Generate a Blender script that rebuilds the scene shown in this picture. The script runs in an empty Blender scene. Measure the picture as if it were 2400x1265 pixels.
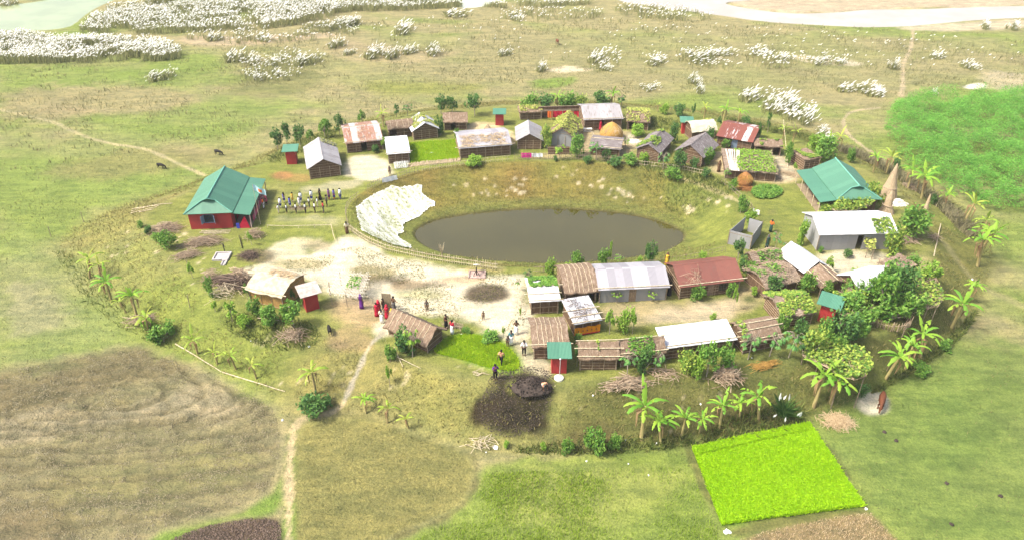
import bpy, bmesh, math, random
import numpy as np
from math import sin, cos, pi, radians
from mathutils import Vector

# ------------------------------------------------------------------ camera, sky, sun, exposure
S = bpy.context.scene
COL = S.collection
CAM_H, PITCH, FPX = 43.0, radians(33.0), 1750.0
cam = bpy.data.cameras.new('camera'); cam.sensor_width = 36.0; cam.lens = FPX / 2400 * 36
cam.clip_start = 0.5; cam.clip_end = 8000
camo = bpy.data.objects.new('camera', cam); COL.objects.link(camo)
camo.location = (0, 0, CAM_H); camo.rotation_euler = (pi / 2 - PITCH, 0, 0)
S.camera = camo
SUN_EL, SUN_TO = radians(54), (0.90, 0.30)          # shadows fall to the right and a little away
az = math.atan2(-SUN_TO[0], -SUN_TO[1])             # compass bearing of the sun from +Y
wd = bpy.data.worlds.new('World'); S.world = wd; wd.use_nodes = True
wn = wd.node_tree; bg = wn.nodes['Background']
sky = wn.nodes.new('ShaderNodeTexSky'); sky.sky_type = 'NISHITA'; sky.sun_disc = False
sky.sun_elevation = SUN_EL; sky.sun_rotation = az; sky.air_density = 1.0; sky.dust_density = 5.0; sky.ozone_density = 0.6
wn.links.new(sky.outputs[0], bg.inputs[0]); bg.inputs[1].default_value = 0.15
sl = bpy.data.lights.new('sun', 'SUN'); sl.energy = 3.1; sl.angle = radians(9); sl.color = (1.0, 0.955, 0.86)
so = bpy.data.objects.new('sun', sl); COL.objects.link(so); so.location = (-40, -20, 90)
n = math.hypot(*SUN_TO)
so.rotation_euler = Vector((SUN_TO[0] / n * cos(SUN_EL), SUN_TO[1] / n * cos(SUN_EL), -sin(SUN_EL))).to_track_quat('-Z', 'Y').to_euler()
vs = S.view_settings; vs.view_transform = 'Standard'; vs.look = 'None'; vs.exposure = 1.1; vs.gamma = 1
HAZE = .00026
S.cycles.max_bounces = 6; S.cycles.transparent_max_bounces = 8; S.cycles.diffuse_bounces = 3

# ------------------------------------------------------------------ pixel of the survey photo -> point on a level
RNG = np.random.default_rng(7); random.seed(7)
CT, ST = cos(PITCH), sin(PITCH)
def ray(px, py):
    u = (px - 1200) / FPX; v = (py - 632.5) / FPX
    return (u, CT - v * ST, -ST - v * CT)
def W(px, py, z=0.0):
    d = ray(px, py); t = (z - CAM_H) / d[2]
    return (d[0] * t, d[1] * t)
def poly(pts, z=0.0):
    return np.array([W(p[0], p[1], z) for p in pts])
def pxm(py): return CT * (py + 504) / CAM_H            # pixels per metre across at that row
def pxv(py): return pxm(py) * cos(PITCH + math.atan((py - 632.5) / FPX))

# ------------------------------------------------------------------ noise and distances
_tab = RNG.random((256, 256))
def vnoise(x, y):
    xi = np.floor(x).astype(int); yi = np.floor(y).astype(int); fx = x - xi; fy = y - yi
    fx = fx * fx * (3 - 2 * fx); fy = fy * fy * (3 - 2 * fy)
    a = _tab[xi & 255, yi & 255]; b = _tab[(xi + 1) & 255, yi & 255]; c = _tab[xi & 255, (yi + 1) & 255]; d = _tab[(xi + 1) & 255, (yi + 1) & 255]
    return (a * (1 - fx) + b * fx) * (1 - fy) + (c * (1 - fx) + d * fx) * fy
def fbm(x, y, s, o=4, g=0.5):
    r = 0; a = 1; t = 0
    for k in range(o):
        r = r + a * vnoise(x / s + 17.3 * k + 500, y / s + 9.1 * k + 500); t += a; a *= g; s *= 0.5
    return r / t
def sdf(P, X, Y, pad=4.0):
    """signed distance to polygon P, positive inside (only evaluated near its box)"""
    out = np.full(X.shape, -float(pad))
    m = (X > P[:, 0].min() - pad) & (X < P[:, 0].max() + pad) & (Y > P[:, 1].min() - pad) & (Y < P[:, 1].max() + pad)
    x = X[m]; y = Y[m]
    d = np.full(x.shape, 1e9); ins = np.zeros(x.shape, bool)
    for i in range(len(P)):
        ax, ay = P[i - 1]; bx, by = P[i]; ex, ey = bx - ax, by - ay
        t = np.clip(((x - ax) * ex + (y - ay) * ey) / (ex * ex + ey * ey + 1e-9), 0, 1)
        d = np.minimum(d, (x - ax - t * ex) ** 2 + (y - ay - t * ey) ** 2)
        if ey != 0:
            c = (ay > y) != (by > y)
            ins ^= c & (x < ex * (y - ay) / ey + ax)
    out[m] = np.sqrt(d) * np.where(ins, 1, -1)
    return out
def ldist(L, X, Y, pad=4.0):
    out = np.full(X.shape, float(pad))
    m = (X > L[:, 0].min() - pad) & (X < L[:, 0].max() + pad) & (Y > L[:, 1].min() - pad) & (Y < L[:, 1].max() + pad)
    x = X[m]; y = Y[m]; d = np.full(x.shape, float(pad * pad))
    for i in range(1, len(L)):
        ax, ay = L[i - 1]; bx, by = L[i]; ex, ey = bx - ax, by - ay
        t = np.clip(((x - ax) * ex + (y - ay) * ey) / (ex * ex + ey * ey + 1e-9), 0, 1)
        d = np.minimum(d, (x - ax - t * ex) ** 2 + (y - ay - t * ey) ** 2)
    out[m] = np.sqrt(d)
    return out
def sstep(a, b, x):
    t = np.clip((x - a) / (b - a), 0, 1); return t * t * (3 - 2 * t)
def smooth_poly(P, it=2):
    for _ in range(it):
        Q = []
        for i in range(len(P)):
            a, b = P[i], P[(i + 1) % len(P)]
            Q += [a * .75 + b * .25, a * .25 + b * .75]
        P = np.array(Q)
    return P
def smooth_line(P, it=2):
    for _ in range(it):
        Q = [P[0]]
        for i in range(len(P) - 1):
            a, b = P[i], P[i + 1]
            Q += [a * .75 + b * .25, a * .25 + b * .75]
        P = np.array(Q + [P[-1]])
    return P

# ------------------------------------------------------------------ materials
def new_mat(name):
    m = bpy.data.materials.new(name); m.use_nodes = True
    nt = m.node_tree; b = nt.nodes['Principled BSDF']; b.inputs['Roughness'].default_value = 0.9
    b.inputs['Specular IOR Level'].default_value = 0.2
    return m, nt, b
def nd(nt, t, **k):
    q = nt.nodes.new(t)
    for a, v in k.items(): setattr(q, a, v)
    return q
def mixc(nt, fac, a, b, blend='MIX'):
    q = nd(nt, 'ShaderNodeMix', data_type='RGBA', blend_type=blend)
    for s, v in ((0, fac), (6, a), (7, b)):
        if isinstance(v, (int, float)): q.inputs[s].default_value = v
        elif isinstance(v, tuple): q.inputs[s].default_value = (*v[:3], 1)
        else: nt.links.new(v, q.inputs[s])
    return q.outputs[2]
def ramp(nt, x, lo, hi):
    q = nd(nt, 'ShaderNodeMapRange', interpolation_type='SMOOTHSTEP')
    nt.links.new(x, q.inputs[0]); q.inputs[1].default_value = lo; q.inputs[2].default_value = hi
    return q.outputs[0]
def coords(nt, scale=(1, 1, 1), kind='Object'):
    tc = nd(nt, 'ShaderNodeTexCoord'); mp = nd(nt, 'ShaderNodeMapping'); mp.inputs['Scale'].default_value = scale
    nt.links.new(tc.outputs[kind], mp.inputs[0]); return mp.outputs[0]
def noise(nt, vec, scale, detail=3, rough=0.6):
    q = nd(nt, 'ShaderNodeTexNoise'); q.inputs['Scale'].default_value = scale; q.inputs['Detail'].default_value = detail
    q.inputs['Roughness'].default_value = rough; nt.links.new(vec, q.inputs['Vector']); return q.outputs[0]
def bump(nt, b, h, strength, dist):
    q = nd(nt, 'ShaderNodeBump'); q.inputs['Strength'].default_value = strength; q.inputs['Distance'].default_value = dist
    nt.links.new(h, q.inputs['Height']); nt.links.new(q.outputs[0], b.inputs['Normal'])
def mk(name, c1, c2, scale=3, stretch=(1, 1, 1), rough=.9, island=None, transl=0, bmp=0, lo=.35, hi=.65, c3=None, spec=.2):
    m, nt, b = new_mat(name); b.inputs['Roughness'].default_value = rough; b.inputs['Specular IOR Level'].default_value = spec
    v = coords(nt, stretch); nz = noise(nt, v, scale)
    c = mixc(nt, ramp(nt, nz, lo, hi), c1, c2)
    if c3 is not None:
        n2 = noise(nt, v, scale * .23, 2); c = mixc(nt, ramp(nt, n2, .5, .66), c, c3)
    if island is not None:
        g = nd(nt, 'ShaderNodeNewGeometry'); r = g.outputs['Random Per Island']
        c = mixc(nt, ramp(nt, r, 0.1, 0.9), c, island)
    nt.links.new(c, b.inputs['Base Color'])
    if transl:
        t = nd(nt, 'ShaderNodeBsdfTranslucent'); nt.links.new(c, t.inputs[0])
        mx = nd(nt, 'ShaderNodeMixShader'); mx.inputs[0].default_value = transl
        nt.links.new(b.outputs[0], mx.inputs[1]); nt.links.new(t.outputs[0], mx.inputs[2])
        nt.links.new(mx.outputs[0], nt.nodes['Material Output'].inputs[0])
    if bmp: bump(nt, b, nz, .7, bmp)
    return m
def mk_tin(name, base, var, axis, rustc=(.22, .09, .05), rust=(.62, .8), panel=.82, rough=.55, stripe=0.0):
    """corrugated sheet: sheets side by side along axis (each its own tone), rust runs down the slope"""
    m, nt, b = new_mat(name); b.inputs['Roughness'].default_value = rough; b.inputs['Specular IOR Level'].default_value = .35
    tc = nd(nt, 'ShaderNodeTexCoord'); sp = nd(nt, 'ShaderNodeSeparateXYZ'); nt.links.new(tc.outputs['Object'], sp.inputs[0])
    a = sp.outputs[axis]; o = sp.outputs[1 - axis]
    dv = nd(nt, 'ShaderNodeMath', operation='DIVIDE'); nt.links.new(a, dv.inputs[0]); dv.inputs[1].default_value = panel
    fl = nd(nt, 'ShaderNodeMath', operation='FLOOR'); nt.links.new(dv.outputs[0], fl.inputs[0])
    oi = nd(nt, 'ShaderNodeObjectInfo')
    ad = nd(nt, 'ShaderNodeMath', operation='ADD'); nt.links.new(fl.outputs[0], ad.inputs[0])
    ml = nd(nt, 'ShaderNodeMath', operation='MULTIPLY'); nt.links.new(oi.outputs['Random'], ml.inputs[0]); ml.inputs[1].default_value = 37
    nt.links.new(ml.outputs[0], ad.inputs[1])
    wnz = nd(nt, 'ShaderNodeTexWhiteNoise', noise_dimensions='1D'); nt.links.new(ad.outputs[0], wnz.inputs['W'])
    c = mixc(nt, wnz.outputs[0], base, var)
    st = (3.0, .35, 1) if axis == 0 else (.35, 3.0, 1)
    nz = noise(nt, coords(nt, st), 1.5, 5, .7)
    if stripe:
        ad2 = nd(nt, 'ShaderNodeMath', operation='MULTIPLY_ADD'); nt.links.new(wnz.outputs[0], ad2.inputs[0]); ad2.inputs[1].default_value = stripe; nt.links.new(nz, ad2.inputs[2])
        nz = ad2.outputs[0]
    c = mixc(nt, ramp(nt, nz, *rust), c, rustc)
    n2 = noise(nt, coords(nt, (1, 1, 1)), 2.2, 4, .65)
    c = mixc(nt, ramp(nt, n2, .5, .85), c, tuple(x * .72 for x in base))
    nt.links.new(c, b.inputs['Base Color'])
    wv = nd(nt, 'ShaderNodeMath', operation='SINE'); m2 = nd(nt, 'ShaderNodeMath', operation='MULTIPLY'); nt.links.new(a, m2.inputs[0]); m2.inputs[1].default_value = 2 * pi / .12
    nt.links.new(m2.outputs[0], wv.inputs[0]); bump(nt, b, wv.outputs[0], .6, .015)
    return m
def plain(name, c, rough=.85, spec=.2, v=.8, sc=6):
    return mk(name, c, tuple(x * v for x in c), sc, rough=rough, spec=spec)

M = {}
for ax in (0, 1):
    k = 'xy'[ax]
    M['white' + k] = mk_tin('white tin ' + k, (.48, .48, .49), (.36, .36, .38), ax, rust=(.72, .9))
    M['newwhite' + k] = mk_tin('new white tin ' + k, (.60, .60, .60), (.49, .49, .51), ax, rustc=(.36, .33, .3), rust=(.6, .8))
    M['grey' + k] = mk_tin('grey tin ' + k, (.35, .34, .36), (.22, .21, .23), ax, rustc=(.22, .16, .13), rust=(.68, .9))
    M['mixed' + k] = mk_tin('part rusted tin ' + k, (.46, .44, .43), (.36, .34, .34), ax, rustc=(.26, .13, .08), rust=(.86, 1.0), stripe=.62)
    M['aged' + k] = mk_tin('aged tin ' + k, (.36, .34, .34), (.25, .235, .235), ax, rustc=(.16, .12, .1), rust=(.52, .66))
    M['rust' + k] = mk_tin('rusty red tin ' + k, (.185, .062, .042), (.15, .048, .034), ax, rustc=(.12, .06, .045), rust=(.5, .75))
    M['rustmix' + k] = mk_tin('red tin with bare sheets ' + k, (.185, .06, .04), (.15, .046, .033), ax, rustc=(.56, .5, .49), rust=(.98, 1.08), stripe=.62)
    M['green' + k] = mk_tin('green tin ' + k, (.072, .195, .125), (.056, .162, .104), ax, rustc=(.1, .23, .16), rust=(.8, 1.0), rough=.5)
    M['redwall' + k] = mk_tin('red tin wall ' + k, (.36, .03, .03), (.32, .026, .027), ax, rustc=(.24, .03, .03), rust=(.7, .95), panel=.7, rough=.6)
    M['greywall' + k] = mk_tin('grey tin wall ' + k, (.30, .30, .30), (.25, .25, .25), ax, rustc=(.17, .15, .13), rust=(.7, .9))
M['thatch'] = mk('grey brown thatch', (.22, .155, .105), (.125, .085, .056), 7, (3, 1, 1), bmp=.05, c3=(.26, .195, .14))
M['straw'] = mk('pale straw thatch', (.4, .3, .19), (.25, .175, .11), 7, (3, 1, 1), bmp=.05, c3=(.47, .4, .3))
M['twig'] = mk('twig thatch', (.27, .2, .145), (.1, .07, .048), 9, (1, 4, 1), bmp=.06, c3=(.34, .27, .2))
M['slats'] = mk('weathered roof boards', (.38, .35, .35), (.13, .11, .105), 3, (.3, 6, 1), bmp=.02, lo=.3, hi=.5)
M['tarp'] = mk('cream tarpaulin', (.52, .49, .36), (.43, .39, .28), 1.2, rough=.6)
M['matroof'] = mk('cream woven mat', (.46, .41, .3), (.34, .29, .2), 2, (1, 1, 1), bmp=.01)
M['wall'] = mk('brown jute stick wall', (.145, .088, .05), (.07, .041, .024), 12, (4, 4, .25), bmp=.02, c3=(.18, .12, .078))
M['wally'] = mk('yellow bamboo mat wall', (.42, .26, .09), (.26, .15, .05), 8, (4, 4, .3), bmp=.02)
M['batten'] = mk('split bamboo', (.42, .33, .22), (.27, .2, .125), 5, bmp=0)
M['bamboo'] = mk('pale bamboo', (.55, .47, .33), (.36, .29, .18), 4)
M['pole'] = mk('weathered pole', (.3, .24, .17), (.17, .13, .09), 4)
M['dark'] = plain('dark wood', (.03, .022, .016))
M['door'] = mk('plank door', (.34, .25, .16), (.2, .14, .09), 4, (6, 6, .5))
M['bluedoor'] = plain('blue grey shutter', (.16, .22, .3))
M['iron'] = plain('dark iron', (.03, .03, .03), .5)
M['concrete'] = mk('grey concrete', (.42, .39, .37), (.3, .275, .26), 3)
M['whitecem'] = mk('white cement', (.72, .69, .6), (.56, .53, .44), 3)
M['hay'] = mk('golden straw', (.46, .28, .075), (.3, .165, .04), 9, (6, 6, .6), bmp=.04)
M['hay2'] = mk('orange brown straw', (.32, .15, .05), (.2, .085, .028), 9, (6, 6, .6), bmp=.04)
M['jute'] = mk('pale jute sticks', (.5, .4, .26), (.3, .22, .135), 9, (9, 9, .4), bmp=.03)
M['stick'] = mk('dry branches', (.30, .22, .145), (.15, .1, .062), 5, island=(.4, .31, .215))
M['stickdark'] = mk('dark branches', (.09, .062, .045), (.05, .034, .026), 5, island=(.17, .12, .09))
M['strawloose'] = mk('loose dry straw', (.47, .35, .2), (.3, .2, .1), 5, island=(.55, .43, .27))
M['leaf'] = mk('mid green leaves', (.09, .22, .03), (.06, .165, .026), 1.5, island=(.19, .33, .05), transl=.3, rough=.6)
M['leafdark'] = mk('dark green leaves', (.055, .14, .034), (.036, .1, .028), 1.5, island=(.11, .22, .045), transl=.25, rough=.6)
M['leaflight'] = mk('light green leaves', (.18, .34, .035), (.13, .27, .03), 1.5, island=(.28, .42, .055), transl=.35, rough=.6)
M['papaya'] = mk('papaya leaves', (.085, .22, .055), (.06, .17, .045), 1.5, island=(.15, .3, .07), transl=.3, rough=.6)
M['vine'] = mk('gourd vine leaves', (.12, .24, .034), (.08, .18, .03), 1.2, island=(.34, .42, .07), transl=.3, rough=.6)
M['vineyel'] = mk('yellow green vine leaves', (.26, .32, .05), (.18, .25, .04), 1.2, island=(.48, .48, .13), transl=.3, rough=.6)
M['thicket'] = mk('feathery crop leaves', (.12, .33, .045), (.085, .26, .04), .25, island=(.2, .43, .065), transl=.35, rough=.65, lo=.4, hi=.6)
M['banana'] = mk('banana leaves', (.15, .34, .035), (.1, .26, .03), 2, island=(.3, .46, .05), transl=.4, rough=.5)
M['bananadry'] = mk('yellowing banana leaves', (.28, .4, .05), (.2, .33, .04), 2, island=(.4, .44, .08), transl=.4, rough=.5)
M['bstem'] = mk('banana stem', (.33, .28, .11), (.2, .15, .07), 4, (3, 3, .6))
M['deadleaf'] = mk('dead banana leaves', (.3, .2, .1), (.18, .11, .05), 4)
M['trunk'] = mk('grey brown trunk', (.3, .26, .2), (.18, .15, .11), 5)
M['plume'] = mk('white grass plumes', (.92, .91, .87), (.84, .82, .75), 2, island=(.95, .95, .93), transl=.45)
M['kans'] = mk('tall grass blades', (.27, .29, .11), (.2, .22, .08), 1, island=(.36, .35, .16), transl=.3)
M['reed'] = mk('dry reed blades', (.22, .21, .1), (.15, .15, .06), 1, island=(.34, .3, .18), transl=.3)
M['paddy'] = mk('young rice blades', (.42, .70, .012), (.36, .64, .01), .35, island=(.52, .76, .015), transl=.5, rough=.6)
M['lawn'] = mk('short bright crop', (.34, .56, .02), (.24, .46, .016), .6, island=(.5, .62, .03), transl=.5, rough=.6)
M['grassblade'] = mk('pasture tufts', (.13, .15, .04), (.1, .115, .03), .5, island=(.2, .19, .075), transl=.3)
M['net'] = mk('white fishing net', (.84, .83, .76), (.66, .66, .52), 2.2, (.35, 2, 1), lo=.35, hi=.6)
M['plastic'] = plain('white plastic', (.85, .85, .84), .5)
M['skin'] = plain('brown skin', (.14, .07, .04), .6)
M['hair'] = plain('black hair', (.012, .01, .009), .5)
M['oldsheet'] = mk('stained old sheet', (.42, .36, .32), (.3, .25, .22), 2.5, c3=(.36, .42, .38))
M['soil'] = mk('dark soil heap', (.06, .045, .037), (.03, .023, .019), 5, bmp=.06)
M['cow'] = plain('red brown hide', (.13, .045, .02), .7)
M['goat'] = plain('black hide', (.015, .013, .012), .7)
for nme, c in dict(cl_white=(.8, .8, .8), cl_blue=(.06, .07, .42), cl_red=(.5, .02, .05), cl_black=(.012, .012, .014), cl_grey=(.1, .095, .09), cl_yellow=(.72, .46, .05),
                   cl_purple=(.13, .03, .22), cl_orange=(.75, .16, .03), cl_teal=(.07, .2, .24), cl_brown=(.12, .07, .04), cl_pink=(.7, .06, .3), cl_cream=(.62, .55, .42), cl_green=(.03, .07, .055),
                   cl_magenta=(.75, .02, .3), cl_peach=(.6, .3, .18), cl_marigold=(.72, .27, .012), cl_sky=(.4, .62, .68), cl_rose=(.55, .12, .17)).items():
    M[nme] = plain(nme.replace('cl_', 'cloth '), c, .9, .1, .82, 3)

# ------------------------------------------------------------------ meshes and objects
class MB:
    def __init__(s): s.v = []; s.f = []; s.m = []
    def add(s, vs, fs, mi=0):
        o = len(s.v); s.v += [tuple(p) for p in vs]; s.f += [tuple(i + o for i in f) for f in fs]; s.m += [mi] * len(fs)
    def box(s, a, b, mi=0):
        x0, y0, z0 = a; x1, y1, z1 = b
        s.add([(x0, y0, z0), (x1, y0, z0), (x1, y1, z0), (x0, y1, z0), (x0, y0, z1), (x1, y0, z1), (x1, y1, z1), (x0, y1, z1)],
              [(0, 3, 2, 1), (4, 5, 6, 7), (0, 1, 5, 4), (1, 2, 6, 5), (2, 3, 7, 6), (3, 0, 4, 7)], mi)
    def tube(s, pts, rad, sides=6, mi=0, cap=True):
        pts = [Vector(p) for p in pts]; n = len(pts)
        if isinstance(rad, (int, float)): rad = [rad] * n
        vs = []; fs = []
        for i, p in enumerate(pts):
            t = (pts[min(i + 1, n - 1)] - pts[max(i - 1, 0)]).normalized()
            a = t.orthogonal().normalized() if abs(t.z) < .95 else (Vector((1, 0, 0)) - t * t.x).normalized()
            b = t.cross(a)
            for k in range(sides):
                q = 2 * pi * k / sides; vs.append(p + (a * cos(q) + b * sin(q)) * rad[i])
        for i in range(n - 1):
            for k in range(sides):
                k2 = (k + 1) % sides; fs.append((i * sides + k, i * sides + k2, (i + 1) * sides + k2, (i + 1) * sides + k))
        if cap: fs += [tuple(reversed(range(sides))), tuple((n - 1) * sides + k for k in range(sides))]
        s.add(vs, fs, mi)
    def bar(s, a, b, r=.03, sides=5, mi=0, bend=0.0):
        if bend:
            a = Vector(a); b = Vector(b); mid = (a + b) / 2 + Vector((random.uniform(-1, 1), random.uniform(-1, 1), random.uniform(-.4, 1))) * bend
            s.tube([a, mid, b], [r, r * .9, r * .75], sides, mi)
        else: s.tube([a, b], r, sides, mi)
    def lathe(s, prof, sides=16, c=(0, 0), mi=0, jit=0, sx=1, sy=1):
        vs = []; fs = []; n = len(prof)
        for r, z in prof:
            for k in range(sides):
                q = 2 * pi * k / sides; j = 1 + random.uniform(-jit, jit)
                vs.append((c[0] + cos(q) * r * j * sx, c[1] + sin(q) * r * j * sy, z + random.uniform(-jit, jit) * .2))
        for i in range(n - 1):
            for k in range(sides):
                k2 = (k + 1) % sides; fs.append((i * sides + k, i * sides + k2, (i + 1) * sides + k2, (i + 1) * sides + k))
        fs += [tuple(reversed(range(sides))), tuple((n - 1) * sides + k for k in range(sides))]
        s.add(vs, fs, mi)
    def prism(s, pts2, y0, y1, plane='xz', mi=0):
        n = len(pts2)
        def P(a, b, w): return (a, w, b) if plane == 'xz' else (w, a, b)
        vs = [P(a, b, y0) for a, b in pts2] + [P(a, b, y1) for a, b in pts2]
        s.add(vs, [tuple(range(n)), tuple(reversed(range(n, 2 * n)))] + [(i, i + n, (i + 1) % n + n, (i + 1) % n) for i in range(n)], mi)
    def slab(s, top, nx, ny, th, mi=0):
        """closed sheet with thickness th below the (nx+1)x(ny+1) grid of points top[i][j]"""
        w = ny + 1
        vs = [top[i][j] for i in range(nx + 1) for j in range(w)]; N = len(vs)
        vs += [(p[0], p[1], p[2] - th) for p in vs]; fs = []
        for i in range(nx):
            for j in range(ny):
                a, b, c, d = i * w + j, (i + 1) * w + j, (i + 1) * w + j + 1, i * w + j + 1
                fs += [(a, b, c, d), (a + N, d + N, c + N, b + N)]
        for i in range(nx):
            for j in (0, ny):
                a, b = i * w + j, (i + 1) * w + j; fs.append((a, a + N, b + N, b) if j == 0 else (a, b, b + N, a + N))
        for j in range(ny):
            for i in (0, nx):
                a, b = i * w + j, i * w + j + 1; fs.append((a, b, b + N, a + N) if i == 0 else (a, a + N, b + N, b))
        s.add(vs, fs, mi)
    def mesh(s, name, mats, smooth=False):
        me = bpy.data.meshes.new(name); me.from_pydata(s.v, [], s.f)
        for m in mats: me.materials.append(m)
        if len(mats) > 1: me.polygons.foreach_set('material_index', s.m)
        bm = bmesh.new(); bm.from_mesh(me); bmesh.ops.recalc_face_normals(bm, faces=bm.faces); bm.to_mesh(me); bm.free()
        if smooth: me.polygons.foreach_set('use_smooth', [True] * len(me.polygons))
        me.update(); return me
def npmesh(name, V, F, mat, smooth=False):
    """V (n,3), F (m,k) arrays -> mesh"""
    me = bpy.data.meshes.new(name); V = np.asarray(V, np.float32); F = np.asarray(F, np.int32); k = F.shape[1]
    me.vertices.add(len(V)); me.vertices.foreach_set('co', V.ravel())
    me.loops.add(F.size); me.loops.foreach_set('vertex_index', F.ravel())
    me.polygons.add(len(F)); me.polygons.foreach_set('loop_start', np.arange(0, F.size, k, dtype=np.int32))
    if mat: me.materials.append(mat)
    me.update(calc_edges=True); me.validate()
    if smooth: me.polygons.foreach_set('use_smooth', np.ones(len(F), bool))
    return me
def obj(name, me, parent=None, loc=None, rz=0, mats=None):
    if isinstance(me, MB): me = me.mesh(name, mats if isinstance(mats, list) else [mats])
    o = bpy.data.objects.new(name, me); COL.objects.link(o)
    if parent is not None: o.parent = parent
    if loc is not None: o.location = loc
    if rz: o.rotation_euler = (0, 0, rz)
    return o
def tag(o, label=None, cat=None, group=None, kind=None):
    if label: o['label'] = label
    if cat: o['category'] = cat
    if group: o['group'] = group
    if kind: o['kind'] = kind
    return o
def thing(name, label, cat, loc=(0, 0, 0), rz=0, group=None):
    o = bpy.data.objects.new(name, None); COL.objects.link(o); o.empty_display_size = .3
    o.location = loc; o.rotation_euler = (0, 0, rz)
    return tag(o, label, cat, group)
def dup(root, loc, rz, scale=(1, 1, 1), label=None, group=None):
    r = root.copy(); COL.objects.link(r); r.location = loc; r.rotation_euler = (0, 0, rz); r.scale = scale
    if label: r['label'] = label
    if group: r['group'] = group
    for ch in root.children:
        c = ch.copy(); COL.objects.link(c); c.parent = r
        for g in ch.children:
            d = g.copy(); COL.objects.link(d); d.parent = c
    return r

# ------------------------------------------------------------------ terrain: raised homestead mound with a pond, on a flood plain
PLAIN, POND, RIV = -3.0, -3.0, -3.3
PLATEAU = smooth_poly(poly([(330, 500), (345, 560), (420, 620), (470, 690), (600, 745), (760, 775), (880, 800), (960, 850), (1100, 885), (1240, 895), (1420, 890), (1650, 880), (1800, 860), (2000, 810),
    (2090, 770), (2160, 720), (2180, 640), (2180, 560), (2140, 480), (2040, 405), (1920, 345), (1780, 305), (1600, 268), (1480, 250), (1210, 246), (1100, 256), (900, 285), (700, 335), (630, 385), (560, 400), (430, 455)]))
TOE = smooth_poly(poly([(130, 560), (160, 620), (215, 700), (280, 755), (335, 800), (400, 815), (520, 880), (640, 935), (700, 975), (800, 965), (870, 970), (1000, 1030), (1110, 1050), (1250, 1062), (1450, 1055), (1620, 1040),
    (1790, 1000), (1890, 985), (2010, 935), (2090, 890), (2200, 810), (2290, 720), (2330, 620), (2315, 540), (2240, 470), (2120, 395), (2000, 340), (1900, 305), (1700, 262), (1500, 238), (1200, 233), (1000, 252), (850, 277), (700, 318),
    (600, 368), (500, 408), (420, 437), (300, 475), (200, 518)], PLAIN))
RIM = smooth_poly(poly([(815, 500), (822, 470), (860, 442), (930, 415), (1000, 395), (1100, 382), (1250, 376), (1400, 380), (1500, 392), (1600, 412), (1680, 442), (1722, 478), (1732, 520), (1700, 572), (1620, 604), (1500, 622), (1350, 630),
    (1200, 630), (1050, 610), (930, 590), (860, 555), (822, 525)]))
WATER = smooth_poly(poly([(970, 553), (985, 533), (1030, 515), (1100, 503), (1200, 493), (1300, 490), (1400, 495), (1480, 504), (1550, 521), (1592, 540), (1602, 556), (1590, 573), (1550, 591), (1450, 608), (1350, 616), (1250, 617), (1150, 611), (1050, 597), (1000, 579)], POND))
RIVER_L = smooth_poly(poly([(-300, 75), (0, 72), (110, 74), (170, 64), (195, 38), (240, 12), (300, -12), (420, -30), (420, -50), (200, -45), (170, -12), (90, 4), (0, 14), (-300, 30)], RIV))
RIVER_R = smooth_poly(poly([(1410, -25), (1440, 2), (1500, 12), (1600, 26), (1690, 38), (1780, 52), (1900, 60), (2050, 67), (2150, 62), (2240, 52), (2400, 42), (2700, 34), (2700, 8), (2400, 14), (2230, 19), (2120, 23), (2040, 22), (1980, 27),
    (1900, 32), (1840, 31), (1780, 24), (1720, 14), (1700, 7), (1760, 2), (1850, -6), (1950, -30), (1700, -45)], RIV))
RIVER_M = smooth_poly(poly([(1060, 18), (1110, 22), (1150, 10), (1200, -8), (1180, -30), (1060, -25), (1090, 2)], RIV))

def axis_lines(parts):
    out = []
    for a, b, st in parts: out.append(np.arange(a, b, st))
    return np.concatenate(out)
gx = np.concatenate([-np.geomspace(4000, 155, 26), axis_lines([(-150, -62, .5), (-62, 62, .27), (62, 150, .5)]), np.geomspace(155, 4000, 26)])
gy = np.concatenate([[-300, -150, -60, -20, 5], axis_lines([(15, 135, .27), (135, 235, .45)]), np.geomspace(236, 5000, 30)])
GX, GY = np.meshgrid(gx, gy)
n_big = fbm(GX, GY, 16, 5); n_mid = fbm(GX + 300, GY, 4.5, 4); n_fin = fbm(GX, GY + 900, 1.3, 3); n_band = fbm(GX * .35 + 77, GY + GX * .12, 7, 5)

dP = sdf(PLATEAU, GX, GY, 40); dT = sdf(TOE, GX, GY, 40)
t = np.clip(-dP / (np.maximum(-dP, 0) + np.maximum(dT, 0) + 1e-6), 0, 1); t[dT <= 0] = 1; t[dP >= 0] = 0
GZ = PLAIN * (t * .55 + sstep(0, 1, t) * .45)
dR = sdf(RIM, GX, GY, 30); dW = sdf(WATER, GX, GY, 30)
t2 = np.clip(dR / (np.maximum(dR, 0) + np.maximum(-dW, 0) + 1e-6), 0, 1)
prof = np.interp(t2, [0, .1, .62, .72, .93, 1], [0, .06, .74, .82, .9, 1.03])
GZ = np.where(dR > 0, POND * prof, GZ)
GZ = np.where(dW > 0, POND - .12 - np.minimum(dW * .35, 1.0), GZ)
for R in (RIVER_L, RIVER_R, RIVER_M):
    d = sdf(R, GX, GY, 6) + (n_mid - .5) * 1.2
    GZ = GZ - np.clip(d * .35 + .25, 0, 1.0)
out_far = np.maximum(GY - 240, 0) + np.maximum(np.abs(GX) - 155, 0)
GZ += (n_mid - .5) * .22 * (dR < 0) + (n_fin - .5) * .1

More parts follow.
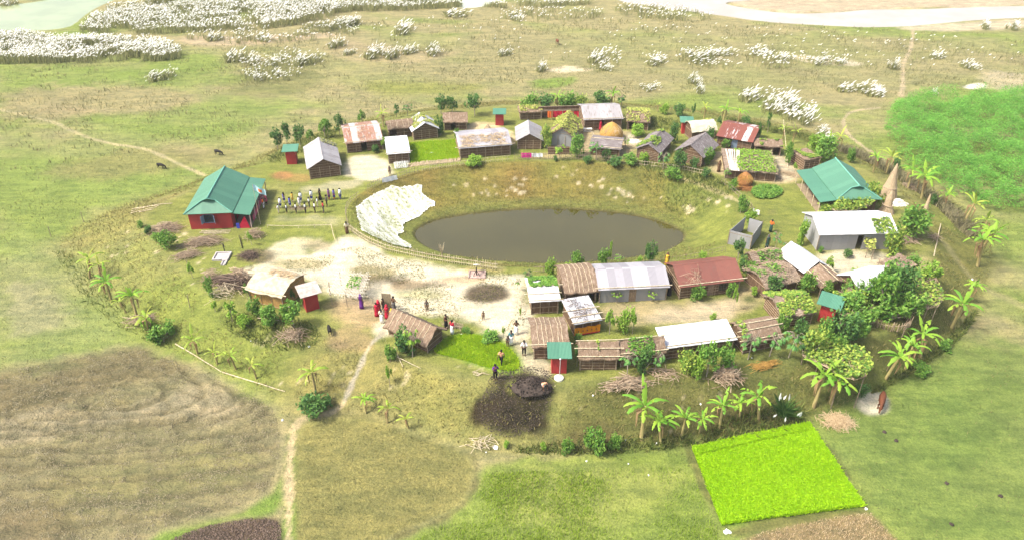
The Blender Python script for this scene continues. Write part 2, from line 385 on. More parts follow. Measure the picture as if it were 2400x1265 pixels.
def gz(x, y):
    i = int(np.clip(np.searchsorted(gx, x) - 1, 0, len(gx) - 2)); j = int(np.clip(np.searchsorted(gy, y) - 1, 0, len(gy) - 2))
    fx = (x - gx[i]) / (gx[i + 1] - gx[i]); fy = (y - gy[j]) / (gy[j + 1] - gy[j])
    return float((GZ[j, i] * (1 - fx) + GZ[j, i + 1] * fx) * (1 - fy) + (GZ[j + 1, i] * (1 - fx) + GZ[j + 1, i + 1] * fx) * fy)
def gzv(x, y):
    i = np.clip(np.searchsorted(gx, x) - 1, 0, len(gx) - 2); j = np.clip(np.searchsorted(gy, y) - 1, 0, len(gy) - 2)
    fx = (x - gx[i]) / (gx[i + 1] - gx[i]); fy = (y - gy[j]) / (gy[j + 1] - gy[j])
    return (GZ[j, i] * (1 - fx) + GZ[j, i + 1] * fx) * (1 - fy) + (GZ[j + 1, i] * (1 - fx) + GZ[j + 1, i + 1] * fx) * fy
def at(px, py):
    """first point of the terrain seen at that photo pixel"""
    d = ray(px, py); lo = (1.0 - CAM_H) / d[2]; t = lo; st = .35
    while t < 900:
        if CAM_H + d[2] * t <= gz(d[0] * t, d[1] * t): break
        t += st
    a, b_ = t - st, t
    for _ in range(8):
        c_ = (a + b_) / 2
        if CAM_H + d[2] * c_ <= gz(d[0] * c_, d[1] * c_): b_ = c_
        else: a = c_
    return Vector((d[0] * b_, d[1] * b_, gz(d[0] * b_, d[1] * b_)))

# ---- what grows where (surface colours; right pasture also carries a painted brightness falloff)
lin = lambda r, g, b: np.array([r, g, b])
GREEN, TAN, OLIVE, DRY = lin(.145, .185, .046), lin(.215, .193, .098), lin(.165, .186, .043), lin(.17, .115, .038)
SAND, LANE, PLOUGH, DARK = lin(.47, .42, .32), lin(.33, .26, .165), lin(.215, .192, .105), lin(.04, .03, .02)
C = np.zeros(GX.shape + (3,))
far = sstep(95, 150, GY)
k = np.clip((n_big - .5) * 2.4 + (n_band - .5) * 2.6 + .5 + far * .38 - .12, 0, 1)[..., None]
C[:] = GREEN * (1 - k) + TAN * k
def put(col, a):
    a = np.clip(a, 0, 1)[..., None]; C[:] = C * (1 - a) + col * a
def zone(pts, col, z=0.0, soft=.5, warp=1.2, amp=1.0, sm=2, tex=0.0, nz=None):
    P = smooth_poly(poly(pts, z) if z is not None else np.array([tuple(at(*q_)[:2]) for q_ in pts]), sm) if not isinstance(pts, np.ndarray) else pts
    d = sdf(P, GX, GY, 7) + (n_mid - .5) * warp * 2 + (n_fin - .5) * warp * 1.3
    a = sstep(-soft, soft, d) * amp
    if tex: a = a * np.clip(1 - tex + tex * ((nz if nz is not None else n_fin) - .28) * 3.2, 0, 1)
    put(col, a)
def path(pts, col, w, z=0.0, soft=.25, amp=1, warp=.25):
    d = ldist(smooth_line(poly(pts, z) if z is not None else np.array([tuple(at(*q_)[:2]) for q_ in pts])), GX, GY, 5) + (n_fin - .5) * warp * 2
    put(col, amp * (1 - sstep(w - soft, w + soft, d)))
# far plain
zone([(0, 155), (200, 150), (480, 165), (650, 175), (500, 205), (300, 205), (150, 230), (0, 250)], lin(.13, .18, .038), PLAIN, 3, 2.5, .75)
zone([(0, 300), (150, 330), (330, 240), (560, 235), (700, 240), (560, 320), (350, 340), (450, 380), (420, 430), (250, 470), (0, 480)], lin(.135, .18, .045), PLAIN, 3, 2.5, .6)
zone([(0, 205), (200, 200), (500, 215), (430, 262), (200, 270), (0, 300)], lin(.22, .18, .105), PLAIN, 2.5, 2.5, .75)
zone([(100, 390), (330, 345), (520, 350), (560, 365), (400, 400), (150, 430)], lin(.17, .155, .065), PLAIN, 2, 2.2, .7)
zone([(700, 60), (1000, 90), (1400, 70), (2000, 100), (2400, 80), (2400, 200), (2000, 215), (1500, 210), (1100, 220), (700, 200)], lin(.2, .183, .092), PLAIN, 4, 2.5, .7)
zone([(800, 75), (850, 110), (1100, 120), (1000, 150), (750, 140)], lin(.25, .2, .125), PLAIN, 2, 2, .6)
zone([(620, 150), (760, 165), (740, 220), (540, 230), (520, 190)], lin(.1, .115, .035), PLAIN, 2, 2, .55)
zone([(1240, 190), (1350, 178), (1350, 200), (1260, 212)], lin(.12, .19, .03), PLAIN, 1.2, 1.2, .8)
zone([(850, 190), (1150, 195), (1120, 220), (850, 225)], lin(.17, .18, .045), PLAIN, 2, 1.5, .7)
zone([(1280, 160), (1380, 158), (1400, 166), (1290, 172)], lin(.42, .36, .26), PLAIN, .8, .8, .9)
zone([(1850, 130), (1960, 136), (2030, 150), (2000, 158), (1880, 146)], lin(.4, .35, .27), PLAIN, .8, 1, .8)
zone([(2260, 200), (2310, 195), (2310, 208), (2265, 210)], lin(.6, .55, .48), PLAIN, .5, .5, .95)
zone([(2280, 170), (2420, 165), (2420, 210), (2330, 215)], lin(.36, .3, .22), PLAIN, 2, 1.5, .6)
zone([(1690, 5), (1780, -10), (2400, -30), (2600, 0), (2400, 16), (2120, 22), (1900, 33), (1780, 26)], lin(.34, .27, .2), RIV, 1.2, 1, .9)
zone([(2060, 66), (2250, 55), (2420, 44), (2420, 66), (2200, 76)], lin(.36, .31, .23), PLAIN, 1, 1, .8)
zone([(420, 105), (560, 110), (700, 95), (800, 85), (780, 75), (560, 88), (430, 82)], lin(.3, .24, .16), PLAIN, 1.2, 1.2, .85)
# mound skirts and pond banks
a_sk = sstep(-1.5, 2, dT) * (1 - sstep(-1, 1.2, dP))
put(OLIVE * .95, a_sk * (.62 + .5 * (n_mid - .5)))
put(lin(.2, .165, .06), a_sk * np.clip((n_big - .5) * 3, 0, 1) * .6)
put(OLIVE * .92, sstep(-1, 1, dP) * .9)
put(lin(.2, .165, .085), sstep(-1, 1, dP) * np.clip((n_mid - .45) * 3, 0, 1) * .3)
a_bk = sstep(-.4, .4, dR)
put(OLIVE, a_bk)
back = sstep(78, 84, GY + (n_mid - .5) * 8)
put(lin(.165, .108, .036), a_bk * back * (1 - sstep(16, 26, GX + (n_mid - .5) * 10)) * (.55 + .9 * (n_mid - .4)))
put(lin(.105, .125, .032), a_bk * back * sstep(1, 14, GX) * np.clip((n_mid - .38) * 3, 0, 1) * .75)
put(lin(.13, .145, .04), sstep(-3.1, -1.2, dW) * a_bk * .75)
put(lin(.06, .05, .025), sstep(-.55, -.15, dW) * .85)
# yards and lanes of pale silt
zone([(555, 640), (640, 618), (740, 596), (790, 560), (815, 552), (850, 572), (905, 598), (1000, 618), (1100, 638), (1165, 645), (1235, 632), (1240, 720), (1232, 800), (1180, 785), (1090, 755), (1040, 745), (960, 735), (880, 735), (760, 690), (720, 655), (640, 655)],
     SAND, 0, .7, .9, .95)
zone([(620, 575), (700, 555), (780, 560), (800, 590), (720, 605), (640, 610)], SAND, 0, .7, .9, .7, tex=.4)
zone([(815, 370), (895, 362), (915, 400), (905, 422), (840, 425), (805, 405)], SAND, 0, .7, .8, .9)
zone([(700, 440), (830, 420), (860, 430), (800, 445), (720, 452)], SAND * .8, 0, .7, .8, .55)
zone([(640, 500), (760, 505), (800, 530), (660, 530)], SAND * .8, 0, 1, 1.4, .35)
zone([(1545, 722), (1640, 712), (1725, 698), (1735, 720), (1700, 752), (1600, 758), (1500, 755)], SAND * .95, 0, .7, .7, .9)
zone([(1400, 706), (1580, 706), (1740, 690), (1790, 640), (1800, 700), (1740, 752), (1400, 770)], LANE * .9, 0, .8, .8, .7)
zone([(1910, 590), (2095, 588), (2070, 625), (1990, 645), (1955, 655), (1925, 620)], SAND * .9, 0, .7, .6, .95)
zone([(1670, 350), (1760, 362), (1850, 362), (1870, 400), (1850, 440), (1690, 410), (1660, 400)], LANE * 1.15, 0, .7, .6, .9)
zone([(1780, 355), (1850, 365), (1860, 420), (1820, 420), (1825, 385), (1750, 372)], SAND * .75, 0, .7, .6, .7)
zone([(1345, 300), (1500, 305), (1490, 375), (1370, 372), (1340, 350)], LANE * .95, 0, .7, .6, .85)
zone([(1470, 310), (1500, 320), (1495, 345), (1465, 335)], SAND * .85, 0, .5, .5, .8)
zone([(1095, 285), (1165, 290), (1200, 310), (1210, 330), (1190, 345), (1180, 305), (1080, 310)], LANE * 1.5, 0, .6, .6, .8)
zone([(1195, 370), (1290, 355), (1370, 365), (1300, 378)], LANE, 0, .6, .6, .6)
zone([(1210, 640), (1240, 640), (1240, 870), (1215, 850), (1210, 760)], SAND * .8, 0, .5, .5, .7)
zone([(1240, 830), (1300, 845), (1290, 880), (1250, 880)], SAND * .7, 0, .5, .8, .8)
zone([(760, 700), (900, 700), (930, 740), (860, 770), (800, 745)], lin(.3, .22, .13), 0, .9, .9, .8)
zone([(905, 745), (955, 750), (925, 785), (885, 795), (880, 775)], SAND, 0, .5, .6, .9)
zone([(2100, 590), (2190, 600), (2180, 640), (2100, 620)], lin(.3, .24, .14), 0, .8, .8, .6)
# grass islands and burnt or dug patches inside the yard
for cx, cy, rx, ry, col, am in ((700, 620, 60, 12, lin(.22, .19, .08), .6), (870, 640, 60, 18, lin(.2, .17, .07), .7), (960, 668, 45, 14, lin(.16, .12, .07), .8), (880, 655, 45, 12, DARK * 2.2, .6), (935, 655, 26, 12, DARK * 2, .6), (1020, 665, 28, 9, DARK * 2.6, .55),
        (985, 690, 60, 14, OLIVE, .45), (1140, 688, 58, 25, DARK * 1.7, .95), (1090, 655, 55, 10, lin(.28, .2, .12), .7), (1140, 630, 50, 14, lin(.26, .22, .1), .7), (600, 600, 40, 16, DARK * 2.4, .75), (745, 575, 38, 14, lin(.2, .16, .09), .55),
        (660, 545, 45, 12, OLIVE * .8, .6), (700, 535, 80, 20, OLIVE, .55), (660, 410, 28, 9, lin(.27, .13, .06), .8), (690, 418, 40, 10, lin(.26, .14, .06), .5), (700, 489, 25, 6, lin(.14, .1, .08), .75), (800, 590, 25, 22, SAND, .5), (1810, 497, 12, 6, lin(.1, .07, .05), .7),
        (2052, 945, 41, 27, lin(.55, .5, .37), .97), (2060, 935, 12, 5, OLIVE, .5), (1760, 702, 16, 7, lin(.07, .085, .03), .9), (820, 800, 60, 30, lin(.24, .17, .1), .6), (790, 810, 30, 15, lin(.1, .08, .06), .5), (650, 840, 40, 15, OLIVE, .5), (1490, 990, 12, 15, DARK, .9),
        (1840, 930, 25, 18, lin(.07, .06, .04), .7), (1700, 960, 160, 50, lin(.125, .105, .045), .5), (1820, 860, 140, 40, lin(.085, .1, .035), .6), (1500, 930, 120, 40, lin(.11, .1, .042), .6), (2120, 830, 90, 45, lin(.12, .105, .045), .55), (2150, 760, 70, 40, lin(.125, .105, .045), .5), (1430, 1010, 200, 35, lin(.13, .12, .05), .5)):
    zone([(cx + rx * cos(q), cy + ry * sin(q)) for q in np.linspace(0, 2 * pi, 12, False)], col, None, .45, .55, am, 1)
zone([(1330, 890), (1650, 885), (1830, 855), (2010, 800), (2100, 770), (2180, 700), (2290, 690), (2260, 770), (2100, 890), (1900, 985), (1700, 1025), (1450, 1050), (1310, 1040)], lin(.098, .1, .032), None, 1.2, 1.5, .85)
zone([(1330, 1000), (1620, 1000), (1800, 960), (1890, 985), (1620, 1040), (1300, 1065)], lin(.1, .08, .035), None, .8, 1.5, .6)
zone([(2190, 520), (2300, 560), (2300, 700), (2190, 720), (2180, 620)], lin(.125, .13, .036), None, 1.5, 1.5, .7)
zone([(1690, 470), (1840, 470), (1880, 560), (1780, 600), (1720, 560)], lin(.125, .145, .035), 0, 1.5, 1.2, .6)
# pale bare earth scattered on the banks
rs = np.random.default_rng(3)
for cx, cy, n_, sx, sy in ((1100, 435, 7, 30, 10), (1150, 455, 8, 40, 12), (1220, 440, 10, 22, 16), (1330, 400, 5, 25, 14), (1390, 432, 9, 28, 14), (1440, 455, 6, 28, 8), (1490, 465, 6, 40, 10), (1620, 490, 7, 40, 18), (1690, 470, 7, 25, 20), (640, 800, 12, 35, 16), (700, 900, 5, 40, 12), (800, 870, 9, 40, 22),
                         (560, 640, 3, 30, 15), (920, 890, 6, 30, 25), (1130, 860, 4, 40, 6), (1580, 940, 12, 120, 40), (260, 590, 5, 40, 20), (390, 560, 9, 60, 30), (480, 640, 6, 50, 30)):
    for q in range(n_):
        x, y = cx + rs.normal() * sx * .6, cy + rs.normal() * sy * .6; r = rs.uniform(1.5, 5.5)
        zone([(x + r * cos(w), y + r * .8 * sin(w)) for w in np.linspace(0, 2 * pi, 6, False)], lin(.46, .39, .27), None, .14, .1, .8, 1)
# dark soot and dung around the heap
zone([(1165, 885), (1230, 880), (1300, 895), (1305, 940), (1285, 985), (1250, 1005), (1190, 1015), (1150, 990), (1110, 985), (1105, 960), (1140, 930)], DARK * .45, None, .6, 1.3, .96, tex=.3, nz=n_mid)
zone([(1130, 985), (1120, 960), (1160, 940), (1180, 985), (1150, 1000)], DARK * .8, None, .8, 1, .7)
zone([(1190, 895), (1212, 893), (1208, 918), (1190, 915)], OLIVE, None, .4, .4, .8)
# fields on the plain in front
zone([(-60, 880), (90, 850), (250, 815), (330, 806), (420, 845), (520, 890), (640, 945), (662, 1000), (662, 1080), (640, 1150), (560, 1195), (440, 1225), (330, 1270), (250, 1400), (-300, 1400), (-300, 1000)], PLOUGH, PLAIN, 1.1, 1.1, .95)
fl = sdf(smooth_poly(poly([(-60, 880), (90, 850), (250, 815), (330, 806), (420, 845), (520, 890), (640, 945), (662, 1000), (662, 1080), (640, 1150), (560, 1195), (440, 1225), (330, 1270), (250, 1400), (-300, 1400), (-300, 1000)], PLAIN)), GX, GY, 3)
inpl = sstep(0, .8, fl)
zone([(-50, 880), (100, 850), (330, 812), (440, 860), (380, 880), (200, 930), (60, 970), (-50, 990)], lin(.135, .11, .06), PLAIN, .9, 1.8, .65)
zone([(-50, 1000), (120, 960), (350, 930), (480, 900), (600, 950), (500, 985), (250, 1000), (-50, 1050)], lin(.31, .265, .17), PLAIN, 1, 1.4, .85)
zone([(150, 960), (300, 920), (330, 935), (280, 960), (190, 975)], lin(.2, .17, .075), PLAIN, 1, 1, .7)
zone([(80, 1090), (400, 1060), (600, 1040), (620, 1120), (400, 1180), (100, 1230)], lin(.21, .2, .08), PLAIN, 2, 2, .6)
zone([(-50, 1150), (120, 1180), (200, 1265), (-50, 1300)], lin(.16, .12, .07), PLAIN, 2, 2, .6)
w0 = W(300, 950, PLAIN)
lob = np.hypot((GX - w0[0]) * .5, (GY - w0[1]) * 1.35) + (n_mid - .5) * 1.4 + (n_big - .5) * 2
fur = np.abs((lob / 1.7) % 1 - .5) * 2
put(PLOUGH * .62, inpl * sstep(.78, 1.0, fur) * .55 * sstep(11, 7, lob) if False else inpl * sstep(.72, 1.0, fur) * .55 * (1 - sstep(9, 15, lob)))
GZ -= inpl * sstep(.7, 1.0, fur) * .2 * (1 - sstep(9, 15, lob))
for gr in ([(190, 940), (260, 962), (340, 950), (392, 925), (385, 895), (330, 868)], [(60, 985), (300, 975), (420, 960), (480, 930), (470, 895), (425, 866)], [(0, 1005), (300, 992), (430, 985), (510, 965), (560, 938), (540, 905), (490, 880)], [(420, 1000), (540, 982), (610, 955), (622, 935), (580, 915)], [(-40, 1030), (200, 1008), (450, 985), (640, 965)], [(-40, 1062), (300, 1042), (600, 1010)], [(-40, 1100), (250, 1078), (640, 1045)], [(-40, 1145), (350, 1120), (650, 1085)], [(0, 1190), (300, 1175), (640, 1130)], [(150, 1235), (420, 1200), (560, 1185)], [(0, 940), (120, 895), (300, 850), (400, 860)], [(0, 965), (150, 920), (300, 880)]):
    dg = ldist(smooth_line(poly(gr, PLAIN), 3), GX, GY, 3) + (n_fin - .5) * .5
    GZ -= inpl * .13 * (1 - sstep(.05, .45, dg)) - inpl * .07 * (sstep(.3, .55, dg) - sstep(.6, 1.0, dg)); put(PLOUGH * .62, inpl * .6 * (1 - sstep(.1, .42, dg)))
cl = fbm(GX * .7, GY * 1.4 + 50, 1.1, 4, .7)
put(PLOUGH * .55, inpl * sstep(.54, .68, cl) * .55 * sstep(.3, .6, n_big + (GY < 44) * .2))
GZ += inpl * (cl - .5) * .55
zone([(370, 1275), (455, 1232), (560, 1213), (640, 1209), (664, 1235), (664, 1400), (330, 1400)], lin(.085, .06, .043), PLAIN, .25, .3, .97)
zone([(690, 992), (780, 975), (860, 975), (960, 1022), (1040, 1048), (1115, 1075), (1108, 1150), (1060, 1200), (930, 1250), (880, 1280), (880, 1400), (690, 1400), (684, 1100)], lin(.188, .178, .064), PLAIN, .35, .35, .95)
zone([(1125, 1085), (1300, 1070), (1600, 1048), (1640, 1120), (1685, 1235), (1690, 1400), (880, 1400), (880, 1290), (930, 1258), (1065, 1205), (1112, 1150)], lin(.13, .175, .036), PLAIN, .5, .6, .9)
zone([(1180, 1090), (1600, 1070), (1620, 1180), (1300, 1240), (1150, 1180)], lin(.19, .2, .06), PLAIN, 1.5, 1.5, .5)
zone([(1630, 1060), (1660, 1120), (1715, 1235), (1690, 1240), (1645, 1150), (1618, 1070)], lin(.16, .15, .06), PLAIN, .3, .3, .6)
zone([(1725, 1262), (1810, 1238), (1990, 1203), (2045, 1195), (2110, 1265), (2200, 1400), (1700, 1400)], lin(.17, .13, .07), PLAIN, .35, .35, .95)
zone([(1690, 1238), (1990, 1190), (2035, 1185), (2045, 1197), (1990, 1206), (1800, 1240), (1720, 1262)], lin(.1, .1, .035), PLAIN, .25, .2, .85)
zone([(1622, 1050), (1895, 992), (2025, 1186), (1692, 1230)], lin(.1, .2, .01), PLAIN, .2, .1, 1, 0)
path([(1112, 1075), (1120, 1110), (1108, 1155), (1062, 1206), (930, 1256)], lin(.09, .085, .035), .22, PLAIN, .2, .7)
path([(800, 972), (870, 974), (960, 1022), (1040, 1047), (1115, 1073)], lin(.1, .1, .035), .25, PLAIN, .25, .6)
path([(1616, 1048), (1900, 986), (2034, 1188), (1690, 1238), (1612, 1044)], lin(.095, .1, .034), .42, PLAIN, .12, .8, .1)
path([(1897, 985), (1960, 1085), (2030, 1190)], lin(.2, .16, .1), .16, PLAIN, .15, .7)
zone([(1020, 815), (1062, 782), (1150, 792), (1215, 832), (1222, 880), (1150, 872), (1080, 848), (1012, 830)], lin(.11, .19, .02), -.2, .4, .5, .95)
zone([(958, 335), (1070, 326), (1078, 375), (962, 384)], lin(.12, .24, .016), 0, .3, .3, 1)
zone([(1002, 358), (1014, 355), (1016, 366), (1004, 368)], SAND, 0, .3, .2, 1)
zone([(640, 965), (690, 985), (672, 1050), (668, 1265), (668, 1400), (690, 1400), (690, 1050), (700, 990)], lin(.1, .17, .028), PLAIN, .4, .4, .8)
zone([(665, 1100), (640, 1160), (560, 1200), (440, 1232), (330, 1275), (390, 1275), (460, 1240), (570, 1212), (660, 1205)], lin(.11, .18, .028), PLAIN, .4, .5, .85)
zone([(2080, 900), (2300, 760), (2500, 850), (2500, 1300), (2150, 1300), (2040, 1180), (1960, 1080), (1930, 1000)], lin(.105, .148, .037), PLAIN, 2, 2, .85)  # right pasture green deepened: brightness falloff toward lower right painted into the colour
zone([(2150, 1000), (2250, 930), (2350, 1000), (2300, 1100), (2200, 1120)], lin(.09, .14, .032), PLAIN, 2, 3, .4)
zone([(0, 560), (120, 560), (330, 800), (200, 820), (0, 880)], lin(.165, .19, .075), PLAIN, 3, 2, .6)
zone([(0, 640), (110, 650), (180, 760), (60, 790), (0, 800)], lin(.21, .19, .12), PLAIN, 2, 2.4, .6)
# footpaths
PATHC = lin(.36, .29, .17)
path([(895, 780), (872, 802), (850, 845), (830, 885), (815, 922), (806, 943), (790, 960), (770, 968)], SAND * .7, .26, None, .12)
path([(806, 943), (790, 961), (770, 968), (722, 975), (697, 986), (685, 1010), (680, 1060), (678, 1160), (676, 1300)], PATHC, .25, None, .1)
path([(-100, 245), (0, 256), (130, 287), (165, 307), (240, 335), (350, 350), (400, 376), (480, 412)], lin(.3, .265, .15), .3, PLAIN, .14, .95)
path([(2140, 66), (2139, 100), (2130, 125), (2116, 150), (2117, 190), (2112, 225)], lin(.36, .29, .2), .32, PLAIN, .3, .85)
path([(2060, 252), (2010, 258), (1982, 270), (1976, 292), (1990, 320), (2030, 350), (2080, 380), (2130, 415)], lin(.3, .25, .16), .32, PLAIN, .14, .85)
path([(2200, 610), (2240, 645), (2320, 682), (2420, 725)], lin(.27, .24, .12), .5, PLAIN, .4, .6)
path([(1560, 405), (1640, 430), (1700, 455), (1745, 480)], lin(.36, .3, .17), .3, 0, .25, .75)
CLOD = np.maximum.reduce([inpl * .9, sstep(0, .5, sdf(smooth_poly(poly([(370, 1275), (455, 1232), (560, 1213), (640, 1209), (664, 1235), (664, 1400), (330, 1400)], PLAIN)), GX, GY, 3)), .35 * sstep(0, 1, sdf(smooth_poly(poly([(690, 992), (860, 975), (1040, 1048), (1115, 1075), (1060, 1200), (880, 1280), (880, 1400), (690, 1400)], PLAIN)), GX, GY, 3)), .4 * a_sk, .55 * a_bk])
zone([(2052 + 42 * cos(q), 945 + 28 * sin(q)) for q in np.linspace(0, 2 * pi, 14, False)], lin(.5, .46, .36), PLAIN, .3, .3, .97, 1)
C *= (1 + (n_fin - .5)[..., None] * .16 + (n_mid - .5)[..., None] * .14)
C = np.clip(C, .012, .75)

nyy, nxx = GX.shape
idx = np.arange(nyy * nxx).reshape(nyy, nxx)
F = np.stack([idx[:-1, :-1], idx[:-1, 1:], idx[1:, 1:], idx[1:, :-1]], -1).reshape(-1, 4)
m, nt, b = new_mat('earth and turf'); b.inputs['Roughness'].default_value = .95; b.inputs['Specular IOR Level'].default_value = .1
at_ = nd(nt, 'ShaderNodeAttribute', attribute_name='turf'); v = coords(nt)
nA = noise(nt, v, 1.1, 6, .72); nB = noise(nt, v, 6.5, 3, .65)
nS = noise(nt, coords(nt, (.35, 1.2, 1)), .8, 5, .7)
c = mixc(nt, ramp(nt, nA, .38, .66), (1.1, 1.08, 1.03), (.87, .89, .89))
c = mixc(nt, 1.0, c, mixc(nt, ramp(nt, nS, .36, .64), (.8, .83, .82), (1.18, 1.14, 1.1)), 'MULTIPLY')
c = mixc(nt, 1.0, at_.outputs['Color'], c, 'MULTIPLY')
c2 = mixc(nt, ramp(nt, nB, .3, .7), (.8, .82, .8), (1.2, 1.18, 1.16))
c = mixc(nt, 1.0, c, c2, 'MULTIPLY')
nt.links.new(c, b.inputs['Base Color'])
mb_ = nd(nt, 'ShaderNodeMath', operation='MULTIPLY_ADD'); nt.links.new(nA, mb_.inputs[0]); mb_.inputs[1].default_value = 2.2; nt.links.new(nB, mb_.inputs[2])
ac = nd(nt, 'ShaderNodeAttribute', attribute_name='clod'); nC = noise(nt, coords(nt, (.8, 1.3, 1)), 2.3, 5, .75)
mc = nd(nt, 'ShaderNodeMath', operation='MULTIPLY'); nt.links.new(nC, mc.inputs[0]); nt.links.new(ac.outputs['Fac'], mc.inputs[1])
md_ = nd(nt, 'ShaderNodeMath', operation='MULTIPLY_ADD'); nt.links.new(mc.outputs[0], md_.inputs[0]); md_.inputs[1].default_value = 4.5; nt.links.new(mb_.outputs[0], md_.inputs[2])
bump(nt, b, md_.outputs[0], 1.0, .1)
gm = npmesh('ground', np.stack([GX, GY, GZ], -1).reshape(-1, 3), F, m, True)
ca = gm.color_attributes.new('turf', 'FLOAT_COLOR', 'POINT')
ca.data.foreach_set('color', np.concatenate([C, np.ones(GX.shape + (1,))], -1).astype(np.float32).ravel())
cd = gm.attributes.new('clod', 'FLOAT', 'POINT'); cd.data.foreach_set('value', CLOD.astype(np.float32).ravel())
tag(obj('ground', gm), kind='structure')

# ------------------------------------------------------------------ water
def water(name, P, z, col, rough=.06, bumpd=.004):
    m, nt, b = new_mat(name + ' surface'); b.inputs['Roughness'].default_value = rough; b.inputs['Specular IOR Level'].default_value = .5; b.inputs['IOR'].default_value = 1.5 if rough > .1 else 1.8; b.inputs['Specular Tint'].default_value = (1, 1, 1, 1) if rough > .1 else (1, .93, .72, 1)
    v = coords(nt, (1, 1.0, 1)); c = mixc(nt, ramp(nt, noise(nt, v, .12, 3), .35, .65), col, tuple(x * .82 for x in col)); nt.links.new(c, b.inputs['Base Color'])
    bump(nt, b, noise(nt, v, 2.5, 3), .25, bumpd)
    cx, cy = P.mean(0)
    Q = P + (P - [cx, cy]) / np.linalg.norm(P - [cx, cy], axis=1)[:, None] * .6
    me = bpy.data.meshes.new(name); me.from_pydata([(x, y, z) for x, y in Q], [], [tuple(range(len(Q)))]); me.materials.append(m)
    bm = bmesh.new(); bm.from_mesh(me); bmesh.ops.triangulate(bm, faces=bm.faces); bmesh.ops.recalc_face_normals(bm, faces=bm.faces)
    if sum(f.normal.z for f in bm.faces) < 0: bmesh.ops.reverse_faces(bm, faces=bm.faces)
    bm.to_mesh(me); bm.free()
    return tag(obj(name, me), kind='structure')
water('pond_water', WATER, POND, (.062, .052, .01), .02, .0005)
water('river_water', RIVER_L, RIV, (.27, .31, .15), .12)
water('river_water', RIVER_R, RIV, (.42, .37, .3), .2)
water('river_water', RIVER_M, RIV, (.45, .46, .34), .16)

# ------------------------------------------------------------------ leaf clouds, blades
def leaves(P, L, wd=.4, up=.5, rng=RNG, droop=.3):
    """one four-cornered leaf at each point of P"""
    n = len(P); q = rng.uniform(0, 2 * pi, n); L = L * rng.uniform(.65, 1.35, n)
    a = np.stack([np.cos(q), np.sin(q), rng.uniform(-droop - .5, .5, n)], -1); a /= np.linalg.norm(a, axis=1)[:, None]
    nrm = rng.normal(size=(n, 3)); nrm[:, 2] = np.abs(nrm[:, 2]) + up * 2
    b = np.cross(nrm, a); b /= np.linalg.norm(b, axis=1)[:, None]
    A = a * L[:, None]; B = b * (L * wd)[:, None]
    V = np.stack([P - A * .5, P + B * .5 - A * .05, P + A * .5, P - B * .5 - A * .05], 1).reshape(-1, 3)
    return V, np.arange(4 * n).reshape(n, 4)
def blades(P, H, w, lean=(0, 0), spread=.35, rng=RNG):
    n = len(P); H = H * rng.uniform(.6, 1.2, n); q = rng.uniform(0, 2 * pi, n)
    d = np.stack([np.cos(q), np.sin(q), 0 * q], -1) * w / 2
    l = rng.normal(size=(n, 2)) * spread + np.array(lean)
    T = P + np.stack([l[:, 0] * H, l[:, 1] * H, H], -1); Md = P + np.stack([l[:, 0] * H * .35, l[:, 1] * H * .35, H * .6], -1)
    V = np.stack([P - d, P + d, Md + d * .8, T, Md - d * .8], 1).reshape(-1, 3)
    i = np.arange(n)[:, None] * 5
    return V, i + np.array([[0, 1, 2, 3, 4]])
def plumes(P, L, w, lean=(.5, 0), rng=RNG):
    """feathery spindle: two crossed tapered cards of real size leaning down wind"""
    n = len(P); L = L * rng.uniform(.7, 1.3, n)
    a = np.stack([lean[0] + rng.normal(size=n) * .3, lean[1] + rng.normal(size=n) * .3, np.full(n, .8)], -1); a /= np.linalg.norm(a, axis=1)[:, None]
    b = np.cross(a, np.array([0, 0, 1.0]) + rng.normal(size=(n, 3)) * .25); b /= np.linalg.norm(b, axis=1)[:, None]; c = np.cross(a, b) * .75 + b * .66
    V = []; 
    for s_ in (b, c):
        V += [P, P + a * (L * .4)[:, None] + s_ * w, P + a * L[:, None], P + a * (L * .4)[:, None] - s_ * w]
    V = np.stack(V, 1).reshape(-1, 3); i = np.arange(n)[:, None] * 8
    return V, np.concatenate([i + np.array([[0, 1, 2, 3]]), i + np.array([[4, 5, 6, 7]])])
def scatter(P, n, rng=RNG, inset=0.0):
    """n random points of polygon P on the terrain"""
    out = []; tot = 0; lo, hi = P.min(0), P.max(0)
    while tot < n:
        q = rng.uniform(lo, hi, (n * 2, 2)); q = q[sdf(P, q[:, 0], q[:, 1], 1) > inset]; out.append(q); tot += len(q)
    q = np.concatenate(out)[:n]
    return np.column_stack([q, gzv(q[:, 0], q[:, 1])])

# crops and tall grass too many to count
PAD = poly([(1622, 1050), (1895, 992), (2025, 1186), (1692, 1230)], PLAIN)
Qp = scatter(PAD, 64000); lp = ldist(poly([(1640, 1068), (1760, 1042), (1890, 1012)], PLAIN), Qp[:, 0], Qp[:, 1]); Qp = Qp[lp > .1]
V, F = blades(Qp, .42, .035, spread=.28); NQ = len(Qp); V2, F2 = leaves(Qp + np.column_stack([np.zeros((NQ, 2)), RNG.uniform(.14, .4, NQ)]), .2, .13, .8)
F = np.concatenate([F[:, [0, 1, 2, 3]], F[:, [0, 2, 3, 4]], F2 + len(V)]); V = np.concatenate([V, V2])
tag(obj('rice_crop', npmesh('rice_crop', V, F, M['paddy'])), 'bright green square paddy of young rice in the foreground', 'rice crop', kind='stuff')
LAWN1 = smooth_poly(poly([(1020, 815), (1062, 785), (1150, 794), (1213, 834), (1220, 876), (1150, 868), (1085, 846), (1016, 830)], -.2))
V, F = blades(scatter(LAWN1, 14000), .2, .05, spread=.5)
tag(obj('vegetable_plot', npmesh('vegetable_plot', V, F, M['lawn'])), 'low bright green crop plot beside the open thatched hut', 'crop plot', kind='stuff')
LAWN2 = poly([(960, 337), (1070, 328), (1076, 374), (963, 383)])
